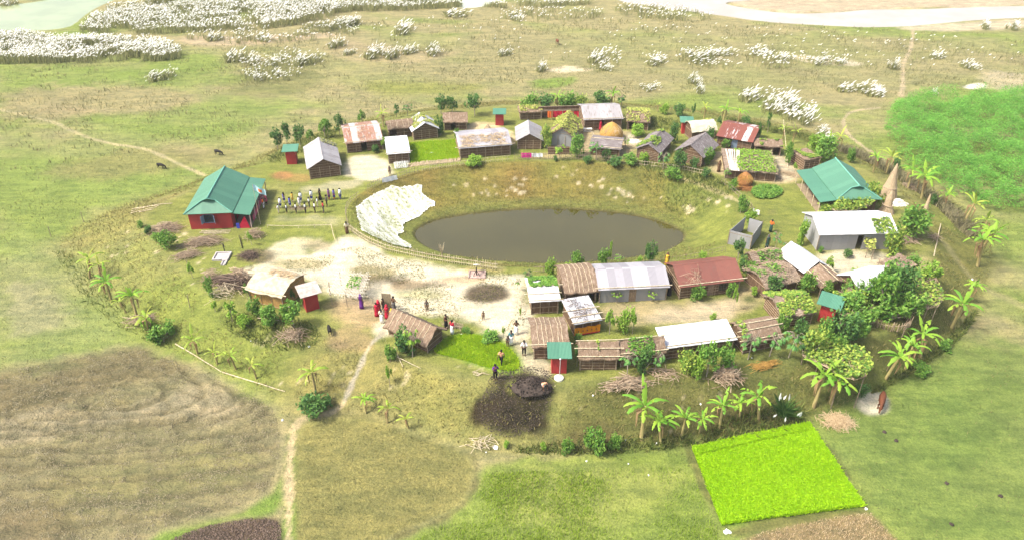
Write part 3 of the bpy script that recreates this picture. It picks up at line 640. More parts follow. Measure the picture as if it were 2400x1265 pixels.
V, F = blades(scatter(LAWN2, 12000), .25, .07, spread=.5)
tag(obj('vegetable_plot', npmesh('vegetable_plot', V, F, M['lawn'])), 'bright green seedling plot between huts behind the pond', 'crop plot', kind='stuff')
V, F = leaves(scatter(smooth_poly(poly([(1757, 452), (1770, 438), (1800, 434), (1832, 442), (1836, 456), (1810, 468), (1775, 468)])), 2600) + np.array([0, 0, .12]) + RNG.uniform(0, .25, (2600, 1)) * np.array([0, 0, 1]), .24, .6)
tag(obj('vegetable_plot', npmesh('vegetable_plot', V, F, M['leaf'])), 'round leafy green plot between the small haystack and green roof', 'crop plot', kind='stuff')
MID = poly([(1140, 1110), (1610, 1090), (1680, 1235), (1690, 1300), (920, 1300), (1065, 1210), (1112, 1155)], PLAIN)
Q = scatter(MID, 26000); keep = fbm(Q[:, 0], Q[:, 1], 5, 3) + (35.5 - Q[:, 1]) * .02 + RNG.normal(size=len(Q)) * .13 > .58
V, F = blades(Q[keep], .3, .035, spread=.35)
tag(obj('sprouting_rice', npmesh('sprouting_rice', V, F, mk('sprouting rice', (.3, .42, .04), (.24, .36, .03), .4, island=(.36, .48, .06), transl=.5))), 'patchy green sprouting field along the bottom edge', 'rice crop', kind='stuff')
# pasture tufts
PAST = poly([(-500, 150), (1000, 100), (2900, 120), (2600, 1500), (-200, 1500)], PLAIN)
Q = scatter(PAST, 110000)
dens = fbm(Q[:, 0], Q[:, 1], 6, 4)
ok = (sdf(smooth_poly(TOE, 0), Q[:, 0], Q[:, 1], 2) < -.3) & (sdf(PAD, Q[:, 0], Q[:, 1], 1) < 0) & (dens + RNG.normal(size=len(Q)) * .12 > .42) & ((Q[:, 1] > 52) | (RNG.random(len(Q)) < .45))
ok &= (sdf(smooth_poly(poly([(-60, 880), (330, 806), (640, 945), (662, 1080), (560, 1195), (330, 1270), (250, 1400), (-300, 1400), (-300, 1000)], PLAIN), 1), Q[:, 0], Q[:, 1], 1) < 0) | (RNG.random(len(Q)) < .2)
for R in (RIVER_L, RIVER_R, RIVER_M): ok &= sdf(R, Q[:, 0], Q[:, 1], 2) < -1
V, F = blades(Q[ok], .2, .055, spread=.6)
tag(obj('pasture_grass', npmesh('pasture_grass', V, F, M['grassblade'])), 'short tufted pasture grass over the flood plain', 'grass', kind='stuff')
Q = scatter(TOE, 80000); dq = sdf(RIM, Q[:, 0], Q[:, 1], 30); dq2 = sdf(PLATEAU, Q[:, 0], Q[:, 1], 30); dq3 = sdf(WATER, Q[:, 0], Q[:, 1], 30)
ok = (dq3 < -.3) & ((dq > .3) | (dq2 < -.5)) & (fbm(Q[:, 0], Q[:, 1], 4, 3) > .38)
V, F = blades(Q[ok], .25, .06, spread=.6)
tag(obj('bank_grass', npmesh('bank_grass', V, F, mk('bank grass', (.2, .19, .055), (.16, .155, .045), .4, island=(.28, .24, .1), transl=.3))), 'rough dry grass on the mound slopes and pond banks', 'grass', kind='stuff')
# clods on the ploughed ground, straw stubble on the cut plot
def lumps(P, r, rng):
    n = len(P); R = r * rng.uniform(.4, 1.5, n) ** 1.3; o6 = np.array([(1, 0, 0), (0, 1, 0), (-1, 0, 0), (0, -1, 0), (0, 0, 1), (0, 0, -1)], float)
    q = rng.uniform(0, 2 * pi, n); V = o6[None] * rng.uniform(.6, 1.4, (n, 6, 1)) * R[:, None, None]; c, s = np.cos(q)[:, None], np.sin(q)[:, None]
    V = np.stack([V[..., 0] * c - V[..., 1] * s, V[..., 0] * s + V[..., 1] * c, V[..., 2] * .6], -1) + P[:, None]
    f = np.array([(0, 1, 4), (1, 2, 4), (2, 3, 4), (3, 0, 4), (1, 0, 5), (2, 1, 5), (3, 2, 5), (0, 3, 5)])
    return V.reshape(-1, 3), (np.arange(n)[:, None, None] * 6 + f[None]).reshape(-1, 3)
rc = np.random.default_rng(31); PLG = smooth_poly(poly([(-100, 890), (100, 855), (330, 812), (420, 850), (520, 895), (640, 950), (655, 1000), (655, 1080), (632, 1145), (555, 1188), (430, 1220), (320, 1265), (240, 1400), (-200, 1400)], PLAIN))
Q = scatter(PLG, 42000, rc); Q = Q[fbm(Q[:, 0] * .7, Q[:, 1] * 1.4 + 50, 1.1, 4, .7) + rc.normal(size=len(Q)) * .06 > .5]
V, F = lumps(Q, .05, rc); tag(obj('soil_clods', npmesh('soil_clods', V, F, mk('soil clods', (.2, .175, .098), (.14, .118, .066), 1.0, island=(.26, .225, .135)))), 'broken clods over the ploughed field at the lower left', 'soil clods', kind='stuff')
DRKP = smooth_poly(poly([(375, 1275), (460, 1234), (562, 1216), (640, 1212), (662, 1237), (662, 1400), (340, 1400)], PLAIN)); V, F = lumps(scatter(DRKP, 6000, rc), .06, rc)
tag(obj('soil_clods', npmesh('soil_clods', V, F, mk('dark clods', (.09, .062, .046), (.05, .035, .027), 1.0, island=(.14, .1, .075)))), 'dark clods on the small tilled plot at the bottom edge', 'soil clods', kind='stuff')
ASH = smooth_poly(poly([(1165, 890), (1230, 885), (1298, 898), (1300, 940), (1280, 985), (1190, 1010), (1112, 980), (1140, 930)], PLAIN * .5)); V, F = lumps(scatter(ASH, 3000, rc), .05, rc)
tag(obj('ash_lumps', npmesh('ash_lumps', V, F, mk('ash lumps', (.05, .04, .03), (.02, .017, .013), 1.0, island=(.085, .065, .05)))), 'black lumps of dung and ash on the burnt patch', 'ash', kind='stuff')
STB = smooth_poly(poly([(700, 995), (860, 980), (1040, 1052), (1108, 1082), (1100, 1150), (1055, 1200), (920, 1250), (880, 1400), (695, 1400), (690, 1100)], PLAIN)); V, F = blades(scatter(STB, 26000, rc), .06, .03, spread=.9)
tag(obj('stubble', npmesh('stubble', V, F, mk('tan stubble', (.22, .205, .08), (.18, .17, .062), .5, island=(.27, .245, .105), transl=.3))), 'short tan stubble on the plot right of the footpath', 'stubble', kind='stuff')
STC = poly([(1735, 1262), (1815, 1240), (1990, 1206), (2040, 1200), (2100, 1265), (2180, 1400), (1720, 1400)], PLAIN); V, F = blades(scatter(STC, 7000, rc), .16, .03, spread=.5)
tag(obj('stubble', npmesh('stubble', V, F, M['strawloose'])), 'brown straw stubble below the bright rice square', 'stubble', kind='stuff')
Q = scatter(TOE, 30000, rc); d1 = sdf(PLATEAU, Q[:, 0], Q[:, 1], 30); V, F = lumps(Q[(d1 > -6) & (sdf(RIM, Q[:, 0], Q[:, 1], 30) < 0)][:9000], .03, rc)
tag(obj('leaf_litter', npmesh('leaf_litter', V, F, mk('leaf litter', (.12, .09, .05), (.07, .052, .03), 1.0, island=(.3, .25, .16)))), 'specks of dry leaf and dirt over the yards', 'litter', kind='stuff')
YRD = smooth_poly(poly([(555, 640), (640, 560), (790, 560), (905, 598), (1000, 618), (1235, 632), (1235, 800), (1090, 755), (960, 735), (760, 690)])); Q = scatter(YRD, 9000, rc); Q = Q[fbm(Q[:, 0], Q[:, 1], 2.6, 3) > .53]; V, F = blades(Q, .1, .07, spread=.9)
tag(obj('yard_weeds', npmesh('yard_weeds', V, F, M['grassblade'])), 'thin weed specks over the pale silt yard', 'weeds', kind='stuff')
# kans grass stands by the river
def kans_stand(name, label, polys, n, h, pl, rngk, thr=.36):
    Vb = []; Fb = []; Vp = []; Fp = []; ob = op = 0
    for pts, k, dp in polys:
        P = scatter(smooth_poly(poly(pts, PLAIN)), int(n * k), rngk); clump = fbm(P[:, 0], P[:, 1], 3.5, 3)
        P = P[clump + rngk.normal(size=len(P)) * .05 > thr]; hh = h * (.7 + .6 * fbm(P[:, 0] + 40, P[:, 1], 6, 2))
        for _ in range(2):
            V, F = blades(P + rngk.normal(size=P.shape) * [.15, .15, 0], hh, .1, (.12, 0), .25, rngk); Vb.append(V); Fb.append(F + ob); ob += len(V)
        s = rngk.random(len(P)) < dp
        T = P[s] + np.column_stack([.12 * hh[s], 0 * hh[s], hh[s] * rngk.uniform(.72, 1.05, s.sum())])
        V, F = plumes(T, pl, .075, (1.3, -.2), rngk); Vp.append(V); Fp.append(F + op); op += len(V)
    t_ = thing(name, label, 'tall grass'); t_['kind'] = 'stuff'
    a = obj('blades', npmesh('blades', np.concatenate(Vb), np.concatenate(Fb), M['kans']), t_); bq = obj('plumes', npmesh('plumes', np.concatenate(Vp), np.concatenate(Fp), M['plume']), t_)
    a['kind'] = bq['kind'] = 'stuff'
kans_stand('kans_grass', 'dense white flowering grass bank at the far left water edge', [([(-150, 85), (0, 88), (120, 92), (250, 96), (370, 102), (428, 128), (420, 145), (300, 145), (100, 152), (-150, 150)], 1, .85)], 8200, 1.7, .5, np.random.default_rng(11))
kans_stand('kans_grass', 'long white flowering grass belt along the river top left', [([(180, 72), (230, 32), (330, 10), (450, -5), (640, -8), (800, 6), (790, 40), (700, 60), (600, 72), (480, 76), (330, 84), (200, 80)], 1, .85),
    ([(560, 2), (800, 4), (860, 26), (760, 36), (600, 18)], .2, .25), ([(800, 2), (1060, -2), (1100, 18), (960, 26), (800, 30)], .2, .5)], 10500, 1.7, .5, np.random.default_rng(12))
kans_stand('kans_grass', 'sparse flowering grass along the far bank top centre', [([(1120, 12), (1390, 4), (1395, 14), (1150, 24)], .16, .4), ([(1430, 18), (1580, 22), (1690, 44), (1600, 54), (1450, 40)], .15, .4), ([(1160, 30), (1420, 26), (1400, 50), (1180, 52)], .1, .35), ([(640, 80), (820, 50), (860, 56), (700, 90)], .25, .35), ([(-150, 6), (60, 4), (20, 14), (-150, 20)], .3, .8)], 4200, 1.4, .5, np.random.default_rng(13), .48)
kans_stand('kans_grass', 'thinly scattered white plumes over the dry plain at the top', [([(850, 50), (1400, 36), (1650, 60), (2000, 90), (2350, 90), (2400, 170), (1950, 165), (1500, 165), (1100, 120), (880, 100)], .16, .5), ([(560, 130), (740, 120), (740, 175), (640, 200), (560, 190)], .12, .6), ([(1380, 120), (1460, 120), (1440, 180), (1380, 175)], .03, .6), ([(1500, 120), (2010, 135), (1980, 160), (1520, 170)], .16, .6), ([(1720, 215), (1900, 225), (1910, 290), (1800, 290)], .08, .7), ([(430, 80), (850, 66), (830, 90), (620, 105), (440, 100)], .16, .6)], 4800, 1.2, .5, np.random.default_rng(14), .5)
Q = scatter(poly([(-200, 60), (400, 110), (800, 50), (1500, 40), (2500, 90), (2500, 225), (2000, 225), (1500, 225), (900, 260), (500, 330), (-200, 440)], PLAIN), 26000, np.random.default_rng(15)); Q = Q[fbm(Q[:, 0] * .6, Q[:, 1], 3.2, 4) > .55]; V, F = blades(Q, .5, .1, (.15, 0), .5)
tag(obj('dry_grass', npmesh('dry_grass', V, F, mk('dry plain grass', (.19, .19, .075), (.14, .145, .055), .5, island=(.27, .25, .12), transl=.3))), 'olive dry grass smudges across the far plain', 'grass', kind='stuff')
# feathery green crop at right
THK = smooth_poly(poly([(2068, 300), (2085, 262), (2150, 240), (2250, 248), (2420, 225), (2560, 240), (2560, 500), (2420, 505), (2330, 498), (2270, 480), (2200, 450), (2140, 410), (2100, 360)], PLAIN))
P = scatter(THK, 13000, np.random.default_rng(5)); dd = sdf(THK, P[:, 0], P[:, 1], 8)
rg = np.random.default_rng(6); cen = scatter(THK, 380, rg); cr = rg.uniform(1.2, 2.3, len(cen)); chh = rg.uniform(1.6, 4.2, len(cen)); hh = np.full(len(P), .1)
for c_, r_, h_ in zip(cen, cr, chh): d_ = np.hypot(P[:, 0] - c_[0], P[:, 1] - c_[1]); hh = np.maximum(hh, h_ * np.sqrt(np.maximum(0, 1 - (d_ / r_) ** 2)))
hh *= .55 + .45 * sstep(-.3, 1.2, dd)
L_ = []
for q in range(13):
    f = rg.uniform(.35, 1.08, len(P)) ** .6; r_ = .26
    L_.append(P + np.column_stack([rg.normal(size=len(P)) * r_, rg.normal(size=len(P)) * r_, hh * f]))
V, F = leaves(np.concatenate(L_), .25, .26, .3, rg)
tag(obj('green_thicket', npmesh('green_thicket', V, F, M['thicket'])), 'tall feathery bright green crop thicket at the right edge', 'thicket', kind='stuff')

# ------------------------------------------------------------------ huts
HUT = {}
def hut(key, A, B, P, label, kind='gable', axis='x', hw=1.75, rise=.75, roof='thatch', wall='wall', oh=.35, openings=(), battens=4, ribs=0, poles=0, cat='hut', name='hut', fmat=None, extra=None, th=None, sag=0.0, rear=True):
    """A, B: pixels of the front wall's foot; P: pixel of the ridge (of the back eave for a lean-to roof) -> depth"""
    a = at(*A); b = at(*B); z0 = min(a.z, b.z) - .05
    ex = Vector((b.x - a.x, b.y - a.y, 0)); Wd = ex.length; ex.normalize(); ey = Vector((-ex.y, ex.x, 0))
    hr = hw + rise
    q = W(P[0], P[1], z0 + hr); dist = (Vector((q[0], q[1], 0)) - Vector((a.x, a.y, 0))).dot(ey)
    D = dist * 2 if (axis == 'x' and kind in ('gable', 'barrel')) else dist - oh
    D = min(max(D, 1.4), 11)
    t = thing(name, label, cat, (a.x, a.y, z0), math.atan2(ex.y, ex.x))
    U, Vv = (Wd, D) if axis == 'x' else (D, Wd)                 # along the ridge, across it
    if kind == 'gable': prof = [(-oh, hw - rise * oh / (Vv / 2)), (Vv / 4, hw + rise / 2 - sag), (Vv / 2, hr), (Vv * .75, hw + rise / 2 - sag), (Vv + oh, hw - rise * oh / (Vv / 2))]
    elif kind == 'barrel':
        prof = [(-oh + (Vv + 2 * oh) * k / 10, hw - .18 + (rise + .18) * (1 - abs(2 * k / 10 - 1) ** 2.0)) for k in range(11)]
    else: prof = [(-oh, hw), (Vv * .33, hw + rise * .33 - sag), (Vv * .66, hw + rise * .66 - sag), (Vv + oh, hr)]
    zp = lambda s: float(np.interp(s, [p[0] for p in prof], [p[1] for p in prof]))
    def XY(u, v): return (u, v) if axis == 'x' else (v, u)
    soft = roof in ('thatch', 'straw', 'twig', 'matroof', 'tarp')
    th = th or (.14 if roof in ('thatch', 'straw', 'twig') else .05)
    fine = []
    for i in range(len(prof) - 1):
        for k in range(4 if len(prof) < 8 else 2): 
            f = k / (4 if len(prof) < 8 else 2); fine.append((prof[i][0] * (1 - f) + prof[i + 1][0] * f, prof[i][1] * (1 - f) + prof[i + 1][1] * f))
    fine.append(prof[-1]); nu = max(8, int(U / .45)); r = random.Random(hash(key) % 999 if isinstance(key, int) else sum(map(ord, key)))
    top = []
    ohu = oh * .75
    for i in range(nu + 1):
        u = -ohu + (U + 2 * ohu) * i / nu; row = []
        for j, (v, z) in enumerate(fine):
            e = j in (0, len(fine) - 1); jz = r.uniform(-.035, .035) if soft else r.uniform(-.008, .012)
            vv = v + ((r.uniform(-.12, .1)) if (soft and e) else (r.uniform(-.02, .02) if e else 0))
            uu = u + (r.uniform(-.06, .06) if soft and i in (0, nu) else 0)
            dz = -.1 * sag * sin(pi * i / nu)
            row.append((*XY(uu, vv), z + th + .02 + jz + dz))
        top.append(row)
    mb = MB(); mb.slab(top, nu, len(fine) - 1, th)
    rm = M.get(roof) or M[roof + ('x' if axis == 'x' else 'y')]
    ro = obj('roof', mb, t, mats=rm)
    if not soft and kind == 'gable':
        mb = MB(); rr = [(-ohu, hr + th + .05), (U + ohu, hr + th + .05)]
        mb.prism([(Vv / 2 - .14, hr + th - .02), (Vv / 2, hr + th + .06), (Vv / 2 + .14, hr + th - .02)], -ohu, U + ohu, 'yz' if axis == 'x' else 'xz'); obj('ridge_cap', mb, ro, mats=rm)
    # walls
    w = .07; mb = MB()
    def face_open(x0, x1, ztop, ops):                            # front wall split round its openings
        xs = x0
        for (u0, u1, zb, zt) in sorted(ops):
            mb.box((xs, 0, 0), (u0, w, ztop))
            if zt < ztop - .02: mb.box((u0, 0, zt), (u1, w, ztop))
            if zb > .02: mb.box((u0, 0, 0), (u1, w, zb))
            xs = u1
        mb.box((xs, 0, 0), (x1, w, ztop))
    ops = [(o[0] * Wd, o[1] * Wd, o[2], min(o[3], hw - .05)) for o in openings]
    if axis == 'x':
        face_open(0, Wd, zp(0) + .02, ops)
        if rear: mb.box((0, D - w, 0), (Wd, D, zp(D) + .02))
        pl = [(w, 0), (D - w, 0)] + [(v, zp(v) + .02) for v in np.linspace(D - w, w, 12)]
        mb.prism(pl, 0, w, 'yz'); mb.prism(pl, Wd - w, Wd, 'yz')
    else:
        mb.box((0, w, 0), (w, D - w, zp(0) + .02)); mb.box((Wd - w, w, 0), (Wd, D - w, zp(Wd) + .02))
        pl = [(0, 0), (Wd, 0)] + [(v, zp(v) + .02) for v in np.linspace(Wd, 0, 12)]
        mb.prism(pl, 0, w, 'xz'); mb.prism(pl, D - w, D, 'xz')
    wo = obj('wall', mb, t, mats=M.get(wall) or M[wall + 'x'])
    if battens:
        mb = MB()
        for k in range(battens):
            z = .22 + (hw - .4) * k / max(battens - 1, 1)
            segs = [(0, Wd)]
            for (u0, u1, zb, zt) in ops:
                if zb < z < zt: segs = [s2 for s1 in segs for s2 in ((s1[0], max(s1[0], u0)), (min(s1[1], u1), s1[1])) if s2[1] - s2[0] > .1] if True else segs
            for s0, s1 in segs: mb.bar((s0 - .04, -.03, z + r.uniform(-.04, .04)), (s1 + .04, -.03, z + r.uniform(-.04, .04)), .022, 4)
            for x in (-.03, Wd + .03): mb.bar((x, 0, z), (x, D, z + r.uniform(-.03, .03)), .022, 4)
        if axis == 'y':
            for f in (.3, .62): mb.bar((Wd * (.5 - .5 * (1 - f)), -.03, hw + rise * f - .06), (Wd * (.5 + .5 * (1 - f)), -.03, hw + rise * f - .06), .02, 4)
        nvp = max(3, int(Wd / 1.1))
        for k in range(nvp + 1): 
            x = Wd * k / nvp
            if not any(o[0] - .05 < x < o[1] + .05 for o in ops): mb.bar((x, -.045, 0), (x + r.uniform(-.04, .04), -.045, hw - .05), .028, 4)
        obj('batten', mb, wo, mats=M['batten'])
    for o, (u0, u1, zb, zt) in zip(openings, ops):
        if len(o) > 4 and o[4]:
            mb = MB()
            if o[4] == 'window':
                mb.box((u0, -.02, zb), (u0 + .05, .03, zt)); mb.box((u1 - .05, -.02, zb), (u1, .03, zt))
                for k in range(1, 5): mb.bar((u0 + (u1 - u0) * k / 5, .02, zb), (u0 + (u1 - u0) * k / 5, .02, zt), .015, 4)
                for k in range(1, 4): mb.bar((u0, .03, zb + (zt - zb) * k / 4), (u1, .03, zb + (zt - zb) * k / 4), .012, 4)
                obj('window_grille', mb, wo, mats=M['pole'])
            else:
                n_ = 4
                for k in range(n_): mb.box((u0 + (u1 - u0) * k / n_ + .01, .01, zb + .03), (u0 + (u1 - u0) * (k + 1) / n_ - .01, .05, zt - .02))
                mb.bar((u0, -.01, zb + .4), (u1, -.01, zb + .45), .03, 4); mb.bar((u0, -.01, zt - .4), (u1, -.01, zt - .35), .03, 4)
                obj('door', mb, t, mats=M.get(o[4]) or M[o[4] + 'x'])
    zr = lambda v: zp(v) + th + .05
    if ribs:
        mb = MB()
        for k in range(ribs):
            u = U * (k + .5) / ribs + r.uniform(-.1, .1)
            mb.tube([(*XY(u + r.uniform(-.05, .05), v), zr(v)) for v in np.linspace(-oh * .9, Vv + oh * .9, 9)], .026, 4)
        obj('rib', mb, ro, mats=M['bamboo'])
    for k in range(poles):
        v = (-oh * .55, Vv * .5 if kind != 'mono' else Vv * .5, Vv * .2, Vv * .8)[k % 4]
        mb = MB(); mb.bar((*XY(-ohu - r.uniform(.1, .5), v), zr(v) + .04), (*XY(U + ohu + r.uniform(.1, .5), v + r.uniform(-.1, .1)), zr(v) + .06), .045, 6); obj('roof_pole', mb, ro, mats=M['bamboo'])
    mb_cnt = 0
    for x, y in ((0, 0), (Wd, 0)):
        mb = MB(); mb.bar((x - .05 if x == 0 else x + .05, -.06, -.2), (x - .05 if x == 0 else x + .05, -.06, hw - .02), .05, 6); obj('corner_post', mb, wo, mats=M['pole'])
    HUT[key] = dict(t=t, W=Wd, D=D, U=U, V=Vv, XY=XY, zr=zr, oh=oh, ohu=ohu, hw=hw, a=a, ex=ex, ey=ey, z0=z0, ro=ro)
    return t
def roof_pts(key, n, u0, u1, v0, v1, rng, patchy=.45, lift=.06):
    h = HUT[key]; u = rng.uniform(u0, u1, n * 2) * (h['U'] + 2 * h['ohu']) - h['ohu']; v = rng.uniform(v0, v1, n * 2) * (h['V'] + 2 * h['oh']) - h['oh']
    if patchy: m_ = fbm(u + sum(map(ord, key)), v, 1.4, 3) > patchy; u, v = u[m_], v[m_]
    u, v = u[:n], v[:n]; z = np.array([h['zr'](q) for q in v]) + rng.uniform(0, .22, len(u)) ** 1.5 + lift
    x, y = (u, v) if h['axis'] else (v, u)
    return np.column_stack([x, y, z])
def vine_on(key, label, n=500, u0=0, u1=1, v0=0, v1=1, mat='vine', L=.24, patchy=.42, seed=1):
    h = HUT[key]; h['axis'] = h['XY'](1, 2)[0] == 1; rng = np.random.default_rng(seed + sum(map(ord, key)))
    P = roof_pts(key, n, u0, u1, v0, v1, rng, patchy); V, F = leaves(P, L, .8, 1.2, rng, .1)
    o = obj('gourd_vine', npmesh('gourd_vine', V, F, M[mat])); o.location = h['t'].location; o.rotation_euler = h['t'].rotation_euler
    return tag(o, label, 'vine', 'gourd vines creeping over hut roofs')
def straw_on(key, label, n, u0, u1, v0, v1, L=.9, mat='strawloose', flat=.05):
    h = HUT[key]; h['axis'] = h['XY'](1, 2)[0] == 1; rng = np.random.default_rng(sum(map(ord, key)))
    P = roof_pts(key, n, u0, u1, v0, v1, rng, .36, .02); mb = MB()
    for p in P:
        q = random.uniform(0, 2 * pi); l = L * random.uniform(.5, 1.2)
        mb.bar(p - np.array([cos(q) * l / 2, sin(q) * l / 2, 0]), p + np.array([cos(q) * l / 2, sin(q) * l / 2, random.uniform(0, flat)]), random.uniform(.012, .025), 3, bend=l * .12)
    o = obj('loose_straw', mb, mats=M[mat]); o.location = h['t'].location; o.rotation_euler = h['t'].rotation_euler
    return tag(o, label, 'straw')

T_ = 'newwhite'
hut('school_side', (729, 420), (798, 411), (751, 322), 'gabled hut with bright streaked tin roof right of the leftmost red latrine', axis='y', hw=1.65, rise=1.0, roof='aged', battens=5)
hut('rusty_left', (816, 359), (896, 350), (842, 297), 'tin roofed hut with rust streaks and dark doorway, behind the silt yard', hw=1.6, rise=.8, roof='mixed', openings=[(.4, .57, 0, 1.45)], poles=2)
hut('small_thatch', (914, 325), (966, 319), (940, 286), 'small thatched hut squeezed behind the small white lean-to hut', kind='barrel', hw=1.6, rise=.7, openings=[(.02, .32, 0, 1.4)], ribs=4, battens=3)
hut('vine_gable', (971, 329), (1025, 323), (984, 264), 'gabled hut under white sheets and vine beside the green seedling plot', axis='y', hw=1.6, rise=.95, roof='white', battens=5)
hut('white_leanto', (913, 384), (959, 381), (931, 335), 'small hut with clean white roof at the left end of the green seedling plot', hw=1.6, rise=.3, roof=T_, battens=5, poles=1)
hut('back_thatch', (1043, 306), (1093, 304), (1062, 266), 'low hut with weathered thatch and black doorway left of the back latrine', hw=1.5, rise=.75, roof='thatch', openings=[(.26, .5, 0, 1.35)], battens=3)
hut('straw_long', (1080, 371), (1195, 363), (1132, 311), 'long hut with grey tin roof half covered in loose straw', hw=1.7, rise=.75, roof='grey', battens=4, poles=1)
hut('white_gable', (1214, 350), (1267, 350), (1243, 282), 'gabled hut with whitish boards on its roof left of the big vine hut', axis='y', hw=1.55, rise=.85, roof='aged', battens=5)
hut('vine_big', (1291, 344), (1340, 348), (1321, 261), 'steep gabled hut smothered in yellow green vine with a grey tin front', axis='y', hw=1.9, rise=1.05, roof='thatch', wall='greywall', battens=1)
hut('tin_back', (1370, 306), (1454, 304), (1412, 247), 'grey tin roofed house behind the golden haystack at the back', hw=1.9, rise=.9, roof='aged', openings=[(.42, .52, 0, 1.6)], battens=4, poles=1, cat='house', name='house')
hut('board_low', (1384, 363), (1450, 369), (1420, 328), 'low shed with grey board roof in front of the golden haystack', hw=1.35, rise=.35, roof='slats', battens=4, poles=2)
hut('vine_shed', (1470, 304), (1517, 306), (1498, 264), 'small open shed under yellow green vine right of the grey tin house at the back', hw=1.4, rise=.5, roof='thatch', openings=[(.08, .42, 0, 1.3)], battens=4)
hut('vine_white', (1493, 370), (1541, 381), (1543, 301), 'gabled hut with patchy white slats and vine on the roof at the pond fence', axis='y', hw=1.6, rise=.85, roof='slats', battens=6)
hut('slat_big', (1584, 377), (1642, 392), (1627, 304), 'large gabled hut with grey weathered slat roof right of the vine hut', axis='y', hw=1.7, rise=1.15, roof='slats', battens=6)
hut('tarp', (1620, 330), (1672, 326), (1645, 284), 'hut with rounded cream tarpaulin roof beside the red latrine', kind='barrel', hw=1.6, rise=.85, roof='tarp', battens=2)
hut('red_stripe', (1680, 343), (1757, 357), (1733, 293), 'hut with rusty red roof and bare white sheets at the back right', hw=1.75, rise=.85, roof='rustmix', openings=[(.42, .6, 0, 1.5, 'bluedoor')], battens=4)
hut('open_shed', (1768, 361), (1826, 366), (1800, 338), 'low open shed with dark bays and vine on its flat roof', kind='mono', hw=1.35, rise=.25, roof='thatch', openings=[(.05, .38, 0, 1.25), (.72, .98, 0, 1.25)], battens=4)
hut('edge_wall', (1882, 402), (1915, 398), (1893, 349), 'long narrow hut with white edged vine roof behind the right green hall', axis='y', kind='mono', hw=1.6, rise=.1, roof='thatch', battens=5, oh=.12)
hut('leaf_roof', (1699, 418), (1814, 426), (1770, 375), 'low walled pen with leafy vine roof and white sticks behind the small haystack', hw=1.3, rise=.25, roof='twig', battens=2)
hut('vine_left_back', (1220, 281), (1266, 279), (1240, 250), 'tiny vine topped shed at the left end of the red cloth screen', kind='mono', hw=1.2, rise=.25, roof='thatch', battens=3)
hut('grey_long', (1913, 587), (2085, 584), (1975, 505), 'long grey tin house with smooth white roof and vine at its right end', hw=2.35, rise=.85, roof=T_, wall='greywall', openings=[(.52, .6, 0, 1.9)], battens=0, cat='house', name='house')
hut('white_ridge', (1878, 668), (1925, 655), (1853, 566), 'house with glossy white gable roof and thatched lean-to behind the vine trellises', axis='y', hw=1.9, rise=.8, roof=T_, battens=3, cat='house', name='house')
hut('white_right', (2006, 712), (2080, 692), (2036, 634), 'brown walled hut with white gable roof behind the bushy trees at right', hw=1.8, rise=.85, roof=T_, battens=3)
hut('red_house', (1592, 700), (1728, 683), (1645, 615), 'house with rusty red tin roof, plank door and barred window', hw=1.75, rise=1.0, roof='rust', openings=[(.47, .58, 0, 1.5, 'door'), (.65, .8, .45, 1.45, 'window')], battens=5, poles=1, cat='house', name='house')
hut('tin_mid', (1405, 709), (1558, 702), (1480, 628), 'grey tin house with long pale sheet roof facing the middle yard', hw=1.85, rise=.8, roof='grey', wall='greywall', openings=[(.44, .55, 0, 1.55, 'door')], battens=0, poles=1, cat='house', name='house')
hut('thatch_mid', (1325, 713), (1394, 707), (1352, 634), 'rounded thatched hut between the white roof and the grey tin house', kind='barrel', hw=1.6, rise=.85, roof='thatch', openings=[(.74, .98, 0, 1.5)], ribs=6, battens=4)
hut('white_pond', (1246, 735), (1306, 733), (1272, 672), 'hut with flat bright white roof partly under vine beside the front pond bank', hw=1.75, rise=.25, roof=T_, battens=3, poles=3)
hut('thatch_front', (1253, 840), (1326, 838), (1281, 763), 'thatched hut with a ridge and bamboo ribs behind the front green topped latrine', hw=1.7, rise=.65, roof='thatch', ribs=6, battens=4, poles=1)
hut('stick_roof', (1346, 787), (1403, 777), (1362, 695), 'hut with white stick covered roof and orange cloth around its wall', kind='mono', hw=1.55, rise=.2, roof='white', battens=2, poles=3, oh=.25)
hut('thatch_low', (1360, 866), (1442, 865), (1400, 802), 'thatched hut with pale slatted front right of the front latrine', hw=1.7, rise=.75, roof='thatch', battens=5, poles=3)
hut('thatch_pair', (1455, 860), (1549, 851), (1490, 796), 'thatched hut with vine tangled roof between thatched and white roofed huts', hw=1.7, rise=.7, roof='thatch', battens=4, poles=2)
hut('white_long', (1556, 842), (1712, 822), (1615, 758), 'long hut with plain white sloping roof above a leafy hedge', kind='mono', hw=1.55, rise=.45, roof=T_, battens=4, poles=1)
hut('round_thatch', (1740, 828), (1816, 812), (1772, 757), 'hump roofed thatched hut behind the front papaya trees', kind='barrel', hw=1.5, rise=.75, roof='thatch', ribs=0, battens=3, poles=3)
hut('vine_front', (1826, 766), (1897, 757), (1858, 697), 'hut buried under vine with slatted front left of the right latrine', hw=1.5, rise=.6, roof='twig', battens=5)
hut('twig_back', (1762, 640), (1822, 632), (1788, 596), 'twig roofed shed behind the tangle right of the rusty red house', kind='barrel', hw=1.4, rise=.5, roof='twig', battens=2)
hut('twig_front', (1790, 698), (1862, 680), (1822, 630), 'ragged twig roofed shed with a white strip along its eave', kind='barrel', hw=1.4, rise=.6, roof='twig', battens=2)
hut('thatch_right', (2088, 668), (2128, 650), (2098, 610), 'flat thatched shed with bare slats behind the white roofed hut at right', kind='mono', hw=1.6, rise=.25, roof='thatch', battens=2)
hut('mat_barrel', (590, 706), (666, 726), (660, 651), 'barrel roofed mat hut with yellow woven walls beside the patched red latrine', kind='barrel', hw=1.85, rise=.5, roof='matroof', wall='wally', battens=2, poles=1)
